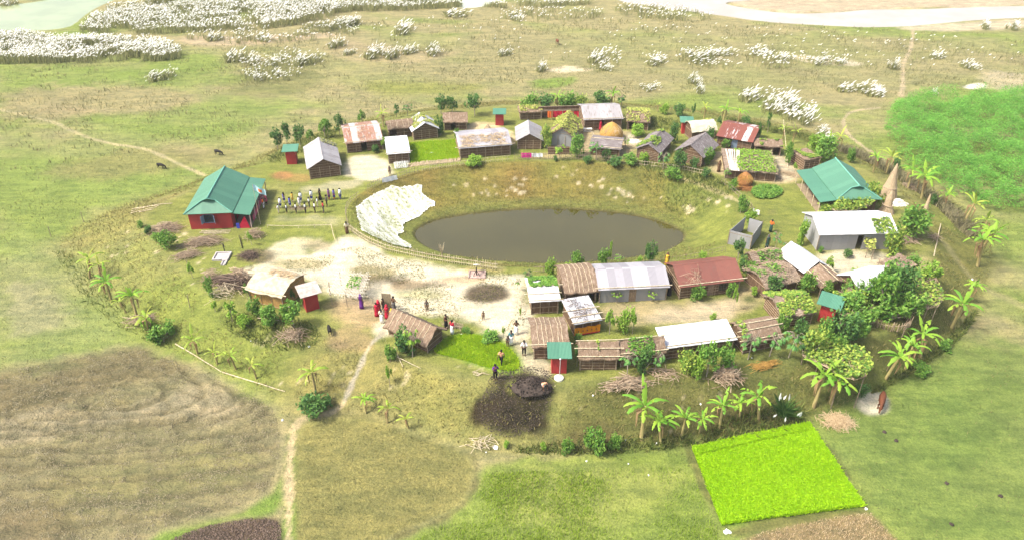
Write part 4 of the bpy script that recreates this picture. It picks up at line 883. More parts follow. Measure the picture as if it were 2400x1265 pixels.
hut('open_thatch', (914, 783), (1003, 825), (985, 753), 'thatched hut with open right end where people stand by the green plot', hw=1.35, rise=.85, roof='thatch', ribs=8, battens=3, oh=.45)

# vines, straw and cloth on the huts
vine_on('vine_gable', 'pale green vine over the white sheets beside the seedling plot', 650, .1, 1, .1, 1, 'vineyel', .24, .42)
vine_on('vine_big', 'thick yellow green vine covering the steep gabled hut with tin front', 1500, 0, 1, 0, 1, 'vineyel', .25, .36)
vine_on('vine_shed', 'yellow green vine heaped on the small open shed at the back', 700, 0, 1, 0, 1, 'vineyel', .25, .3)
vine_on('vine_white', 'green vine on the left half of the patchy white slat roof', 650, .1, 1, 0, .75, 'vine', .24, .42)
vine_on('tarp', 'small sprig of vine on the cream tarpaulin corner', 40, .75, .95, .55, .8, 'vineyel', .25, 0)
vine_on('open_shed', 'straggling vine along the low open shed with dark bays', 420, .2, 1, 0, 1, 'vine', .22, .42)
vine_on('edge_wall', 'flat vine mat inside the white edged roof at the right', 620, .05, .95, .15, .95, 'vine', .22, .42)
vine_on('leaf_roof', 'dense leafy vine roof over the pen behind the small haystack', 1500, .25, .95, 0, 1, 'leaflight', .24, .25)
vine_on('leaf_roof', 'dry brownish vine end on the right edge of the leafy pen roof', 260, .8, 1.0, 0, 1, 'kans', .24, .3, 9)
vine_on('vine_left_back', 'yellowish vine on the tiny shed by the red cloth screen', 320, .05, 1, .1, 1, 'vineyel', .24, .25)
vine_on('grey_long', 'vine spreading up the right end of the long white roof', 380, .72, .96, 0, .38, 'vine', .26, .38)
vine_on('white_pond', 'green vine over the back half of the flat bright white roof', 900, .08, 1, .48, .98, 'leaf', .25, .25)
vine_on('thatch_low', 'thin vine strands on the slatted front thatched hut', 130, .1, .5, .1, .8, 'vine', .24, .5)
vine_on('thatch_pair', 'vine climbing the middle of the tangled thatched roof', 380, .2, .75, 0, .8, 'leaf', .24, .42)
vine_on('vine_front', 'heavy vine burying the twig roof left of the right latrine', 1300, 0, 1, 0, 1, 'vine', .26, .36)
vine_on('twig_back', 'vine patch on the twig shed behind the red house', 240, .2, 1, 0, .5, 'leaf', .24, .35)
vine_on('twig_front', 'vine sprigs on the ragged twig shed', 260, 0, .7, .1, .8, 'leaf', .24, .5)
vine_on('round_thatch', 'few vine leaves at the left edge of the hump roofed hut', 60, 0, .2, .1, .7, 'vine', .24, .3)
vine_on('school_side', 'dry vine tangle behind the streaked tin gable', 160, .8, 1, .55, 1, 'kans', .25, .3)
straw_on('straw_long', 'loose straw strewn over the front slope of the long tin roof', 420, .05, .97, .03, .42)
straw_on('rusty_left', 'few straw stalks on the rust streaked roof', 50, .1, .9, .05, .45, .8)
straw_on('stick_roof', 'thin dark twigs laid criss-cross over the white roof', 110, .05, .95, .05, .95, .7, 'stickdark')
straw_on('twig_front', 'pale dry branches heaped on the ragged twig shed', 160, 0, 1, 0, 1, 1.2, 'stick', .2)
straw_on('twig_back', 'pale dry branches lying on the twig shed behind', 90, 0, 1, 0, 1, 1.0, 'stick', .15)
straw_on('mat_barrel', 'dry stalks drying along the crest of the mat roof', 110, .3, .95, .52, .75, .8)
straw_on('white_leanto', 'dark twig lying on the small clean white roof', 7, .55, .85, .2, .4, .8, 'stickdark')
straw_on('white_long', 'single dark stick lying on the long plain white roof', 1, .35, .6, .35, .5, 2.2, 'stickdark')
straw_on('red_house', 'bare twigs leaning on the left of the rusty red roof', 30, .08, .35, .05, .3, 1.2, 'stick', .5)
# orange cloth with dark marks round the stick roofed hut
h = HUT['stick_roof']; mb = MB(); nx = 16
top = [[(-.06 + (h['W'] + .12) * i / nx, -.13 - .03 * sin(i * 2.1), .22 + .8 * j / 3 + .05 * sin(i * .9)) for j in range(4)] for i in range(nx + 1)]
vs = [p for r_ in top for p in r_]; N = len(vs); vs += [(x, y + .02, z) for x, y, z in vs]
fs = [(i * 4 + j, (i + 1) * 4 + j, (i + 1) * 4 + j + 1, i * 4 + j + 1) for i in range(nx) for j in range(3)]; fs += [tuple(reversed([k + N for k in f])) for f in fs]
mb.add(vs, fs, 0)
for i in range(5):
    x = h['W'] * (.14 + .18 * i); mb.box((x - .06, -.185, .6), (x + .05, -.175, .68), 1); mb.box((x - .02, -.186, .55), (x + .02, -.176, .74), 1)
mb.box((-.05, -.18, .22), (h['W'] + .05, -.172, .3), 2)
o = obj('wall_cloth', mb, mats=[M['cl_marigold'], M['cl_brown'], M['cl_red']]); o.location = h['t'].location; o.rotation_euler = h['t'].rotation_euler
tag(o, 'marigold orange cloth with dark marks hung around a hut wall', 'cloth')

# thatched lean-to in front of the white gable house, part of that house
h = HUT['white_ridge']; Wd = h['W']; mb = MB()
top = [[(-.2 + (Wd + .5) * i / 8 + random.uniform(-.04, .04), -.25 - 2.5 * j / 6, 2.45 - .62 * abs(i / 4 - 1) - .42 * j / 6 + random.uniform(-.03, .03)) for j in range(7)] for i in range(9)]
mb.slab(top, 8, 6, .12); lt = obj('thatch_awning', mb, h['t'], mats=M['thatch'])
for x in (.1, Wd * .55, Wd): mb = MB(); mb.bar((x, -.2, 2.6 - .62 * abs(x / Wd * 2 - 1)), (x + .2, -2.9, 2.1 - .5 * abs(x / Wd * 2 - 1)), .04, 5); obj('roof_pole', mb, lt, mats=M['bamboo'])
for x in (0, Wd): mb = MB(); mb.bar((x, -2.5, 0), (x, -2.5, 1.7), .06, 6); obj('post', mb, h['t'], mats=M['pole'])
mb = MB(); mb.box((0, -2.5, 0), (Wd, -2.44, 1.3)); obj('screen_wall', mb, h['t'], mats=M['wall'])
# low bamboo screen before the big vine hut
h = HUT['vine_big']; a = at(1284, 362); mb = MB(); mb.box((0, 0, 0), (3.0, .1, 1.1)); t = thing('bamboo_screen', 'low dark bamboo screen before the steep vine hut', 'screen', a, 0)
sc = obj('panel', mb, t, mats=M['wall']); mb = MB()
for z in (.3, .65, 1.0): mb.bar((-.05, -.04, z), (3.05, -.04, z), .022, 4)
obj('batten', mb, t, mats=M['batten'])

# ------------------------------------------------------------------ two hipped green halls
def hall(name, label, P, mirror, school):
    """long axis away from the camera; veranda on the pond side (right, or left when mirrored); P = pixel of the front corner away from the veranda"""
    a = at(*P); Wd, D, he, hr, oh, vw = (4.75, 8.7, 2.2, 3.7, .35, 2.0) if school else (4.6, 8.0, 2.2, 3.55, .35, 2.0)
    t = thing(name, label, 'school' if school else 'hall', (a.x, a.y, a.z - .05), .085 if school else 0); s = -1 if mirror else 1
    X = lambda x: x * s
    rf = M['greenx']; rfy = M['greeny']
    def flat(pts, th, mat, nm, par):
        n_ = len(pts); mb = MB(); vs = [(X(x), y, z) for x, y, z in pts] + [(X(x), y, z - th) for x, y, z in pts]
        mb.add(vs, [tuple(range(n_)), tuple(reversed(range(n_, 2 * n_)))] + [(i, i + n_, (i + 1) % n_ + n_, (i + 1) % n_) for i in range(n_)]); return obj(nm, mb, par, mats=mat)
    yr0, yr1 = .75, D + .3; xc = Wd / 2; zg = he + (hr - he) * .72; fx = .28
    gx0, gx1 = xc - (xc + oh) * fx, xc + (xc + oh) * fx
    roofp = flat([(-oh, -oh, he), (gx0, yr0 + .05, zg), (xc, yr0 - .25, hr), (xc, yr1, hr), (-oh, yr1, he)], .05, rfy, 'roof', t)
    flat([(Wd + oh, yr1, he), (xc, yr1, hr), (xc, yr0 - .25, hr), (gx1, yr0 + .05, zg), (Wd + oh, -oh, he)], .05, rfy, 'roof', t)
    flat([(-oh, -oh, he), (Wd + oh, -oh, he), (gx1, yr0 + .1, zg - .05), (gx0, yr0 + .1, zg - .05)], .05, rf, 'hip_end', t)
    mb = MB(); mb.prism([(X(gx0), zg - .1), (X(gx1), zg - .1), (X(xc), hr - .12)], yr0 + .12, yr0 + .16); obj('gablet', mb, roofp, mats=rf)
    mb = MB(); mb.tube([(X(xc), yr0 - .3, hr + .02), (X(xc), yr1 + .05, hr + .02)], .09, 6); mb.tube([(X(xc), yr0 - .3, hr + .02), (X(gx0), yr0 + .02, zg + .02), (X(-oh), -oh, he + .02)], .06, 6); mb.tube([(X(xc), yr0 - .3, hr + .02), (X(gx1), yr0 + .02, zg + .02), (X(Wd + oh), -oh, he + .02)], .06, 6); obj('ridge_cap', mb, roofp, mats=mk('pale green cap ' + name, (.13, .33, .25), (.11, .29, .22)))
    vr = flat([(Wd + oh - .12, -oh, he - .07), (Wd + vw + .25, -oh, he - .38), (Wd + vw + .25, yr1, he - .38), (Wd + oh - .12, yr1, he - .07)], .05, rfy, 'veranda_roof', t)
    w = .06; wm = M['redwallx'] if school else M['wall']; wmy = M['redwally'] if school else M['wall']
    mb = MB(); wx = [(0, 1.75), (2.65, Wd)] if school else [(0, Wd)]
    def W1(x0, x1, z0, z1): mb.box((min(X(x0), X(x1)), 0, z0), (max(X(x0), X(x1)), w, z1))
    if school:
        W1(0, 1.7, 0, he); W1(2.75, Wd, 0, he); W1(1.7, 2.75, 0, .85); W1(1.7, 2.75, 1.85, he)
    else: W1(0, Wd, 0, he)
    obj('wall', mb, t, mats=wm)
    mb = MB()
    for x0 in (0, Wd - w):
        x1 = x0 + w
        if x0 == 0: mb.box((min(X(x0), X(x1)), w, 0), (max(X(x0), X(x1)), D, he))
        else:
            for y0, y1 in ((w, 1.2), (2.1, 6.6), (7.5, D)): mb.box((min(X(x0), X(x1)), y0, 0), (max(X(x0), X(x1)), y1, he))
            for y0, y1 in ((1.2, 2.1), (6.6, 7.5)): mb.box((min(X(x0), X(x1)), y0, 1.95), (max(X(x0), X(x1)), y1, he))
    mb.prism([(X(0), 0), (X(Wd), 0), (X(Wd), he), (X(xc), hr - .08), (X(0), he)], D - w, D)
    obj('wall', mb, t, mats=wmy)
    if school:
        for x0, x1, nm in ((1.72, 2.2, 'shutter'), (2.25, 2.73, 'shutter')):
            pass
        mb = MB(); mb.box((1.66, -.04, .82), (2.79, .02, .87)); mb.box((1.66, -.04, 1.83), (2.79, .02, 1.88)); mb.box((1.66, -.04, .82), (1.72, .02, 1.88)); mb.box((2.73, -.04, .82), (2.79, .02, 1.88))
        for k in range(1, 6): mb.bar((1.72 + k * .17, .02, .85), (1.72 + k * .17, .02, 1.85), .014, 4)
        wo = obj('window', mb, t, mats=M['bluedoor'])
        for x, d in ((1.68, -1), (2.77, 1)):
            mb = MB(); mb.add([(x, -.03, .86), (x + d * .2, -.48, .86), (x + d * .2, -.48, 1.84), (x, -.03, 1.84), (x + d * .03, -.02, .86), (x + d * .23, -.46, .86), (x + d * .23, -.46, 1.84), (x + d * .03, -.02, 1.84)], [(0, 1, 2, 3), (7, 6, 5, 4), (0, 4, 5, 1), (1, 5, 6, 2), (2, 6, 7, 3), (3, 7, 4, 0)]); obj('shutter', mb, wo, mats=M['bluedoor'])
        mb = MB(); mb.box((Wd + vw - .02, 1.4, .05), (Wd + vw + .02, 7.2, .75)); obj('veranda_rail', mb, t, mats=M['cl_rose'])
        mb = MB(); mb.prism([(Wd + .5, 0), (Wd + 1.9, 0), (Wd + 1.55, 1.5), (Wd + 1.45, 1.5)], -.15, -.1); obj('red_drape', mb, t, mats=M['cl_red'])
        mb = MB(); mb.box((Wd + .4, -.17, .02), (Wd + .75, -.12, .7)); obj('blue_drape', mb, t, mats=M['cl_blue'])
    for k in range(5):
        y = -.1 + k * (D + .2) / 4; mb = MB(); mb.bar((X(Wd + vw + .05), y, -.3), (X(Wd + vw + .05 + .08), y, he - .42), .055, 7); obj('veranda_post', mb, t, mats=M['bamboo'] if not school else mk('pinkish post', (.6, .42, .38), (.5, .33, .3)))
    mb = MB(); x0, x1 = X(Wd), X(Wd + vw); mb.box((min(x0, x1), 0, -.4), (max(x0, x1), D, .09)); obj('veranda_floor', mb, t, mats=plain('mud floor ' + name, (.26, .2, .13)))
    return t
hall('school', 'green hipped tin school with red walls and a pond side veranda', (449, 538), False, True)
hall('hall', 'open green hipped tin hall on poles at the far right, above vines', (2046, 502), True, False)

# ------------------------------------------------------------------ latrines: red tin booths with a tilted lid roof
def latrine(base, label, rz=0, s=1.0, roofm='greenx', first=[None]):
    p = at(*base); t = thing('latrine', label, 'latrine', (p.x, p.y, p.z - .05), rz, 'red tin latrines'); t.scale = (s, s, s); w, d, h_ = 1.3, 1.25, 1.85
    mb = MB()
    mb.box((-w / 2, -d / 2, 0), (w / 2, -d / 2 + .04, h_)); mb.box((-w / 2, d / 2 - .04, 0), (w / 2, d / 2, h_ + .15)); 
    mb.prism([(-d / 2 + .04, 0), (d / 2 - .04, 0), (d / 2 - .04, h_ + .15), (-d / 2 + .04, h_)], -w / 2, -w / 2 + .04, 'yz'); mb.prism([(-d / 2 + .04, 0), (d / 2 - .04, 0), (d / 2 - .04, h_ + .15), (-d / 2 + .04, h_)], w / 2 - .04, w / 2, 'yz')
    wl = obj('wall', mb, t, mats=M['redwallx'])
    mb = MB()
    for x in (-w / 2 + .01, w / 2 - .07): mb.box((x, -d / 2 - .02, 0), (x + .06, -d / 2 + .015, h_ + .12))
    for k in range(5): mb.box((-w / 2 + .18 + k * .235, -d / 2 - .012, .05), (-w / 2 + .2 + k * .235, -d / 2 + .01, h_ - .02))
    obj('door_frame', mb, wl, mats=M['redwallx'])
    mb = MB(); ov = .4; z0, z1 = h_ + .16, h_ + .42
    mb.prism([(-d / 2 - .35, z0), (d / 2 + .35, z1), (d / 2 + .35, z1 + .04), (-d / 2 - .35, z0 + .04)], -w / 2 - ov, w / 2 + ov, 'yz'); obj('roof', mb, t, mats=M[roofm])
    for x in (-w / 2 + .06, w / 2 - .06): mb = MB(); mb.bar((x, -d / 2 - .02, h_ - .1), (x, -d / 2 - .02, h_ + .2), .035, 6); obj('roof_strut', mb, t, mats=M['concrete'])
    return t
latrine((686, 381), 'red latrine with green lid roof alone left of the streaked gable', .12)
latrine((1171, 291), 'red latrine with green lid roof alone at the back middle', .0, .95)
latrine((1606, 311), 'red latrine with green lid roof beside the cream tarpaulin hut', -.1, .95)
latrine((1309, 864), 'red latrine with green lid roof at the front by the vent pipe', 0, 1.0)
latrine((1936, 748), 'red latrine with green lid roof among the trees at right', -.55, 1.05)
latrine((730, 719), 'red latrine under a worn grey roof beside the mat hut', .5, 1.0, 'oldsheet')

# ------------------------------------------------------------------ other structures
# open grey tin enclosure by the pond
c4 = [at(1705, 572), at(1757, 585), Vector((*W(1781, 552, 0), 0)), Vector((*W(1741, 540, 0), 0))]
t = thing('bathing_enclosure', 'roofless grey tin bathing enclosure on the right pond rim', 'enclosure', c4[0]); o0 = c4[0]
for i in range(4):
    p, q = c4[i] - o0, c4[(i + 1) % 4] - o0; d = (q - p); d.z = 0; nrm = Vector((-d.y, d.x, 0)).normalized() * .04; hh = 1.75
    if i == 2: q = p + d * .75
    mb = MB(); b_ = [p, q, q + nrm, p + nrm]; mb.add([(v.x, v.y, -.2) for v in b_] + [(v.x, v.y, hh) for v in b_], [(0, 3, 2, 1), (4, 5, 6, 7), (0, 1, 5, 4), (1, 2, 6, 5), (2, 3, 7, 6), (3, 0, 4, 7)])
    obj('wall_panel', mb, t, mats=M['greywallx'])
    mb = MB(); mb.bar((p.x, p.y, -.2), (p.x, p.y, hh + .12), .05, 6); mb.bar((p.x, p.y, hh - .25), (q.x, q.y, hh - .25), .03, 5); obj('post', mb, t, mats=M['pole'])
# brown screen with red and orange cloths
a = at(1268, 279); b_ = at(1366, 277); L = (b_ - a).length; t = thing('bamboo_screen', 'long brown bamboo screen with pole rails at the back of the village', 'screen', a, math.atan2(b_.y - a.y, b_.x - a.x))
mb = MB(); mb.box((0, .6, 0), (L, .7, 1.75)); obj('panel', mb, t, mats=M['wall'])
for y, z in ((.5, 1.75), (-.6, 1.45), (.5, 1.2)): mb = MB(); mb.bar((-.3, y, z), (L + .3, y, z + .05), .05, 6); obj('rail', mb, t, mats=M['pole'])
for k in range(5): mb = MB(); mb.bar((L * k / 4, -.6, 0), (L * k / 4, -.6, 1.5), .05, 6); obj('post', mb, t, mats=M['pole'])
def cloth(name, label, base, w, hgt, mat, z0=.5, rz=0, sagy=.05, cat='cloth'):
    p = at(*base); mb = MB(); nx = 10; top = []
    vs = []; 
    for i in range(nx + 1):
        for j in range(4): vs.append((w * i / nx, sagy * sin(i * 1.7 + j * .5), z0 + hgt * j / 3 - .04 * sin(pi * i / nx) * (j < 3)))
    N = len(vs); vs += [(x, y + .015, z) for x, y, z in vs]; fs = [(i * 4 + j, (i + 1) * 4 + j, (i + 1) * 4 + j + 1, i * 4 + j + 1) for i in range(nx) for j in range(3)]
    fs += [tuple(reversed([k + N for k in f])) for f in fs]; mb.add(vs, fs); o = obj(name, mb, mats=M[mat]); o.location = (p.x, p.y, p.z); o.rotation_euler = (0, 0, rz)
    return tag(o, label, cat)
cloth('hanging_cloth', 'orange cloth hung at the left of the brown back screen', (1283, 281), .8, 1.1, 'cl_orange', .35)
cloth('hanging_cloth', 'scarlet cloth hung along the middle of the back screen', (1296, 281), 2.4, 1.05, 'cl_red', .35)
cloth('hanging_cloth', 'short red cloth at the right end of the back screen', (1336, 281), 1.3, 1.0, 'cl_red', .35)
cloth('drying_cloth', 'magenta cloth drying on the back pond fence', (1222, 374), 1.35, .7, 'cl_magenta', .25)
cloth('drying_cloth', 'white cloth drying beside the magenta cloth', (1246, 373), 1.5, .55, 'cl_white', .3)
cloth('drying_cloth', 'white sheet draped over the left end of the back pond fence', (897, 432), 2.0, .65, 'cl_white', .2, .5)
cloth('drying_cloth', 'white rag hung on the right pond fence', (1763, 503), .8, .6, 'cl_white', .2, -.6)
# flag at the school
p = at(600, 524); t = thing('flag', 'pale blue flag with an orange emblem on a tall pole by the school veranda', 'flag', (p.x + .6, p.y - .2, p.z)); mb = MB(); mb.tube([(0, 0, 0), (0, 0, 5.2)], [.03, .02], 6); obj('flagpole', mb, t, mats=M['bamboo'])
mb = MB(); nx = 10; g = [[(.02 + 1.3 * i / nx, .1 * sin(i * .9), 5.15 - .95 * i / nx * .75 - .75 * j / 4) for j in range(5)] for i in range(nx + 1)]
for i in range(nx):
    for j in range(4):
        mb.add([g[i][j], g[i + 1][j], g[i + 1][j + 1], g[i][j + 1]], [(0, 1, 2, 3)], 1 if (4 <= i <= 6 and 1 <= j <= 2) else 0)
obj('flag_cloth', mb, t, mats=[M['cl_sky'], M['cl_orange']])
# haystacks
def haystack(base, r, hgt, label, mat, cap=None):
    p = at(*base); t = thing('haystack', label, 'haystack', (p.x, p.y + r * .7, p.z - .05)); mb = MB()
    mb.lathe([(r * .86, 0), (r * .98, hgt * .14), (r, hgt * .34), (r * .93, hgt * .5), (r * .72, hgt * .68), (r * .42, hgt * .85), (r * .14, hgt * .97), (.02, hgt)], 26, jit=.035); obj('straw_dome', mb.mesh('straw_dome', [M[mat]], True), t)
    mb = MB()
    for k in range(150):
        q = random.uniform(0, 2 * pi); f0 = random.uniform(.25, .7); zz = hgt * (1 - f0 * .55)
        rr = r * np.interp(zz / hgt, [0, .34, .5, .68, .85, 1], [.9, 1, .93, .72, .42, 0]) + .02; z2 = zz - hgt * random.uniform(.15, .35); r2 = r * np.interp(z2 / hgt, [0, .34, .5, .68, .85, 1], [.9, 1, .93, .72, .42, 0]) + .05
        mb.bar((cos(q) * rr, sin(q) * rr, zz), (cos(q + .05) * r2, sin(q + .05) * r2, max(z2, 0)), .018, 3)
    obj('loose_stalks', mb, t, mats=M['strawloose'] if mat == 'hay' else M['hay']); mb = MB(); mb.bar((0, 0, hgt - .3), (.03, 0, hgt + .25), .03, 6); obj('centre_pole', mb, t, mats=M['pole']); return t
haystack((1434, 331), 1.65, 2.5, 'big golden domed haystack in the back yard', 'hay')
haystack((1748, 437), 1.0, 1.75, 'small orange brown haystack in front of the leafy pen', 'hay2')
# conical jute stick stacks
def stickcone(base, r, hgt, label, waist):
    p = at(*base); t = thing('stick_stack', label, 'stick stack', (p.x, p.y, p.z - .1)); mb = MB()
    for k in range(190):
        q = random.uniform(0, 2 * pi); rr = r * random.uniform(.75, 1.12); h2 = hgt * random.uniform(.8, 1.03); a = cos(q), sin(q)
        if waist: pts = [(a[0] * rr, a[1] * rr, 0), (a[0] * r * .5, a[1] * r * .5, hgt * .38), (a[0] * r * .35, a[1] * r * .35, h2 * .7), (a[0] * .03, a[1] * .03, h2)]
        else: pts = [(a[0] * rr, a[1] * rr, 0), (a[0] * r * .62, a[1] * r * .62, hgt * .4), (a[0] * .05, a[1] * .05, h2)]
        mb.tube(pts, .028, 4)
    obj('sticks', mb, t, mats=M['jute']); mb = MB()
    z = hgt * .4; n_ = 20; mb.tube([(cos(2 * pi * k / n_) * r * .66, sin(2 * pi * k / n_) * r * .66, z) for k in range(n_ + 1)], .05, 5); obj('binding', mb, t, mats=M['stick']); return t
stickcone((2077, 470), 1.15, 4.9, 'tall pointed cone of pale jute sticks beside the right hall', False)
stickcone((2076, 498), .9, 2.9, 'shorter flared bundle of jute sticks before the tall cone', True)
stickcone((2166, 500), .32, 2.6, 'slim upright sheaf of pale sticks on the right slope', False)
stickcone((1143, 309), .95, 1.25, 'squat upright bundle of brown stalks behind the straw roofed hut', False)
def heap(base, r, hgt, label, mat, name, cat, sx=1.0, sy=.7):
    p = at(*base); mb = MB(); mb.lathe([(r * (1 - k_ / 13) + .02, hgt * (k_ / 12) ** 1.15 - .08 * (k_ == 0)) for k_ in range(13)], 30, jit=.045, sx=sx, sy=sy)
    for k in range(140):
        q = random.uniform(0, 2 * pi); f = random.uniform(.2, 1.15); s_ = random.uniform(.03, .1); x, y = cos(q) * r * f * sx, sin(q) * r * f * sy; z = hgt * max(0, 1 - f ** 1.4)
        mb.lathe([(s_ * .6, z - s_ * .3), (s_, z + s_ * .3), (s_ * .4, z + s_ * .9)], 5, (x, y), jit=.3)
    o = obj(name, mb, mats=M[mat]); o.location = (p.x, p.y, p.z); return tag(o, label, cat)
heap((1245, 905), 1.75, .95, 'dark heap of soil on the burnt ground at the front', 'soil', 'soil_heap', 'soil heap')
heap((2100, 478), 1.3, .7, 'white heap behind the flared jute bundle', 'whitecem', 'rubble_heap', 'heap', 1, .6)
heap((1487, 332), .9, .25, 'pale chaff heap right of the golden haystack', 'whitecem', 'chaff_heap', 'heap')
# bench, pump, tube well, vent pipe
p = at(1377, 309); t = thing('bench', 'small white plank bench before the tin house at the back', 'bench', p); mb = MB(); mb.box((-.65, -.25, .42), (.65, .25, .5)); mb.box((-.65, -.25, .1), (.65, .25, .15)); obj('seat', mb, t, mats=M['whitecem'])
for x in (-.6, .6):
    for y in (-.2, .2): mb = MB(); mb.box((x - .04, y - .04, 0), (x + .04, y + .04, .42)); obj('leg', mb, t, mats=M['pole'])
p = at(521, 603); t = thing('pump_platform', 'grey concrete washing platform with raised rim below the school', 'platform', (p.x, p.y, p.z), .05); mb = MB()
mb.box((-.85, -.8, 0), (.85, .8, .12)); mb.box((-.85, -.8, .12), (-.72, .8, .24)); mb.box((.72, -.8, .12), (.85, .8, .24)); mb.box((-.72, .67, .12), (.72, .8, .24)); mb.box((-.72, -.8, .12), (.1, -.67, .24)); obj('basin', mb, t, mats=M['concrete'])
mb = MB(); mb.box((.3, -1.75, 0), (.42, -.8, .16)); mb.box((.68, -1.75, 0), (.8, -.8, .16)); mb.box((.42, -1.75, 0), (.68, -.8, .05)); obj('drain', mb, t, mats=M['concrete'])
p = at(527, 591); t = thing('hand_pump', 'dark iron hand pump behind the concrete platform', 'hand pump', p); mb = MB(); mb.tube([(0, 0, 0), (0, 0, .75)], .05, 8); mb.tube([(0, 0, .7), (0, 0, 1.0)], .08, 8); mb.tube([(0, 0, .8), (.22, -.05, .76), (.25, -.05, .68)], .03, 6); obj('body', mb, t, mats=M['iron'])
mb = MB(); mb.tube([(0, 0, 1.0), (-.3, .05, 1.12), (-.65, .1, .8)], .02, 6); obj('handle', mb, t, mats=M['iron'])
p = at(1118, 645); t = thing('tube_well', 'tube well with white plank and low brick basin by the fence end', 'tube well', p); mb = MB(); mb.box((-.9, -.6, 0), (.9, .7, .08)); mb.box((-.9, -.6, .08), (-.78, .7, .2)); mb.box((-.78, .6, .08), (.9, .7, .2)); mb.box((.78, -.1, .08), (.9, .6, .2)); obj('basin', mb, t, mats=mk('brick basin', (.4, .3, .25), (.28, .2, .17)))
mb = MB(); mb.tube([(-.05, 0, 0), (-.05, 0, .95)], .06, 8); mb.tube([(-.05, 0, .7), (-.35, -.3, .1)], .035, 6); mb.tube([(-.05, 0, .7), (.3, -.3, .1)], .035, 6); obj('body', mb, t, mats=M['dark'])
mb = MB(); mb.box((-.25, -.55, 0), (.15, .55, .05)); o = obj('white_plank', mb, t, mats=M['whitecem']); o.location = (0, .35, 1.05); o.rotation_euler = (-.5, 0, -.3)
p = at(1310, 886); t = thing('pit_cover', 'round white concrete pit cover at the foot of the vent pipe', 'pit cover', (p.x, p.y, p.z - .03)); mb = MB(); mb.lathe([(.42, 0), (.42, .16), (.36, .2), (.05, .24)], 28); obj('slab', mb, t, mats=M['whitecem'])
mb = MB(); mb.lathe([(.06, .22), (.06, .3), (.02, .31)], 10, (.15, .05)); obj('lug', mb, t, mats=M['concrete'])
t = thing('vent_pipe', 'tall thin grey vent pipe standing on the white pit cover', 'pipe', (p.x + .05, p.y + .1, p.z + .2)); mb = MB(); mb.tube([(0, 0, 0), (.02, .02, 1.85)], .035, 8); obj('tube', mb, t, mats=M['concrete']); mb = MB(); mb.lathe([(.06, 1.82), (.075, 1.9), (.03, 1.97)], 10); obj('cap', mb, t, mats=M['plastic'])
# bamboo drying rack, left front
c4 = [at(779, 714), at(849, 722), Vector((*W(868, 683, 0), 0)), Vector((*W(800, 668, 0), 0))]; o0 = c4[0]
t = thing('bamboo_rack', 'white bamboo lattice rack on thin posts left of the gathered women', 'rack', o0)
e1, e2 = c4[1] - o0, c4[3] - o0; e1.z = e2.z = 0; mb = MB()
for k in range(7): q = e2 * (k / 6); mb.bar(q + Vector((0, 0, 1.55)) - e1 * .12, q + e1 * 1.08 + Vector((0, 0, 1.5)), .03, 5)
for k in range(22): q = e1 * (k / 21); mb.bar(q + Vector((0, 0, 1.6)) - e2 * random.uniform(.05, .2), q + e2 * random.uniform(1.02, 1.2) + Vector((0, 0, 1.6)), .024, 5)
obj('lattice', mb, t, mats=mk('bleached bamboo', (.72, .68, .58), (.55, .5, .4)))
for f, g in ((0, 0), (1, 0), (.5, 0), (0, 1), (1, 1)):
    q = e1 * f + e2 * g; mb = MB(); mb.bar((q.x, q.y, -.1), (q.x, q.y, 1.65), .035, 6); obj('post', mb, t, mats=M['pole'])
P = np.array([(o0 + e1 * random.uniform(.45, .85) + e2 * random.uniform(.25, .8)) for _ in range(110)]); P[:, 2] = o0.z + 1.65 + np.random.default_rng(2).uniform(0, .15, len(P)); V, F = leaves(P, .24, .7, 1.2)
tag(obj('gourd_vine', npmesh('gourd_vine', V, F, M['leaf'])), 'small green vine patch on the white bamboo rack', 'vine', 'gourd vines creeping over racks')
# leaning board held by the brown shirted man
p = at(908, 722); t = thing('board', 'tall brown woven board held upright among the gathered people', 'board', p, -.1); mb = MB(); mb.box((-.42, -.03, 0), (.42, .03, 1.75)); obj('panel', mb, t, mats=mk('woven board', (.28, .23, .14), (.2, .16, .1), 9)); mb = MB()
for x in (-.43, .4): mb.box((x, -.045, 0), (x + .05, .045, 1.78))
obj('edge_frame', mb, t, mats=M['pole'])

# ------------------------------------------------------------------ fences
def fence(pts, label, mat, hgt=.95, gap=.26, r=.022, rails=(.3, .75), skip=0.0):
    L_ = [at(*p) for p in pts]; t = thing('bamboo_fence', label, 'fence', L_[0]); o0 = L_[0]; mb = MB(); rl = [MB() for _ in rails]
    for i in range(len(L_) - 1):
        a, b = L_[i], L_[i + 1]; n_ = max(1, int((b - a).length / gap))
        for k in range(n_):
            q = a.lerp(b, k / n_); q.z = gz(q.x, q.y)
            if random.random() > skip: mb.bar(q - o0 - Vector((0, 0, .15)), q - o0 + Vector((random.uniform(-.06, .06), random.uniform(-.05, .05), hgt * random.uniform(.8, 1.15))), r * random.uniform(.8, 1.3), 4)
        m_ = max(1, int((b - a).length / 1.5))
        for k in range(m_):
            p, q = a.lerp(b, k / m_), a.lerp(b, (k + 1) / m_); p.z, q.z = gz(p.x, p.y), gz(q.x, q.y)
            for z, B_ in zip(rails, rl): B_.bar(p - o0 + Vector((0, -.02, z)), q - o0 + Vector((0, -.02, z + random.uniform(-.04, .04))), r * 1.1, 4)
    obj('pickets', mb, t, mats=M[mat])
    for B_ in rl: obj('rail', B_, t, mats=M[mat])
    return t
fence([(818, 540), (840, 556), (868, 572), (905, 588), (960, 600), (1010, 610), (1060, 618), (1110, 625), (1166, 633)], 'pale bamboo picket fence curving along the front left pond rim', 'bamboo', 1.0, .25, .026)
fence([(818, 537), (812, 515), (812, 495), (824, 475), (842, 462)], 'sagging bamboo fence around the left tip of the pond', 'pole', .9, .5)
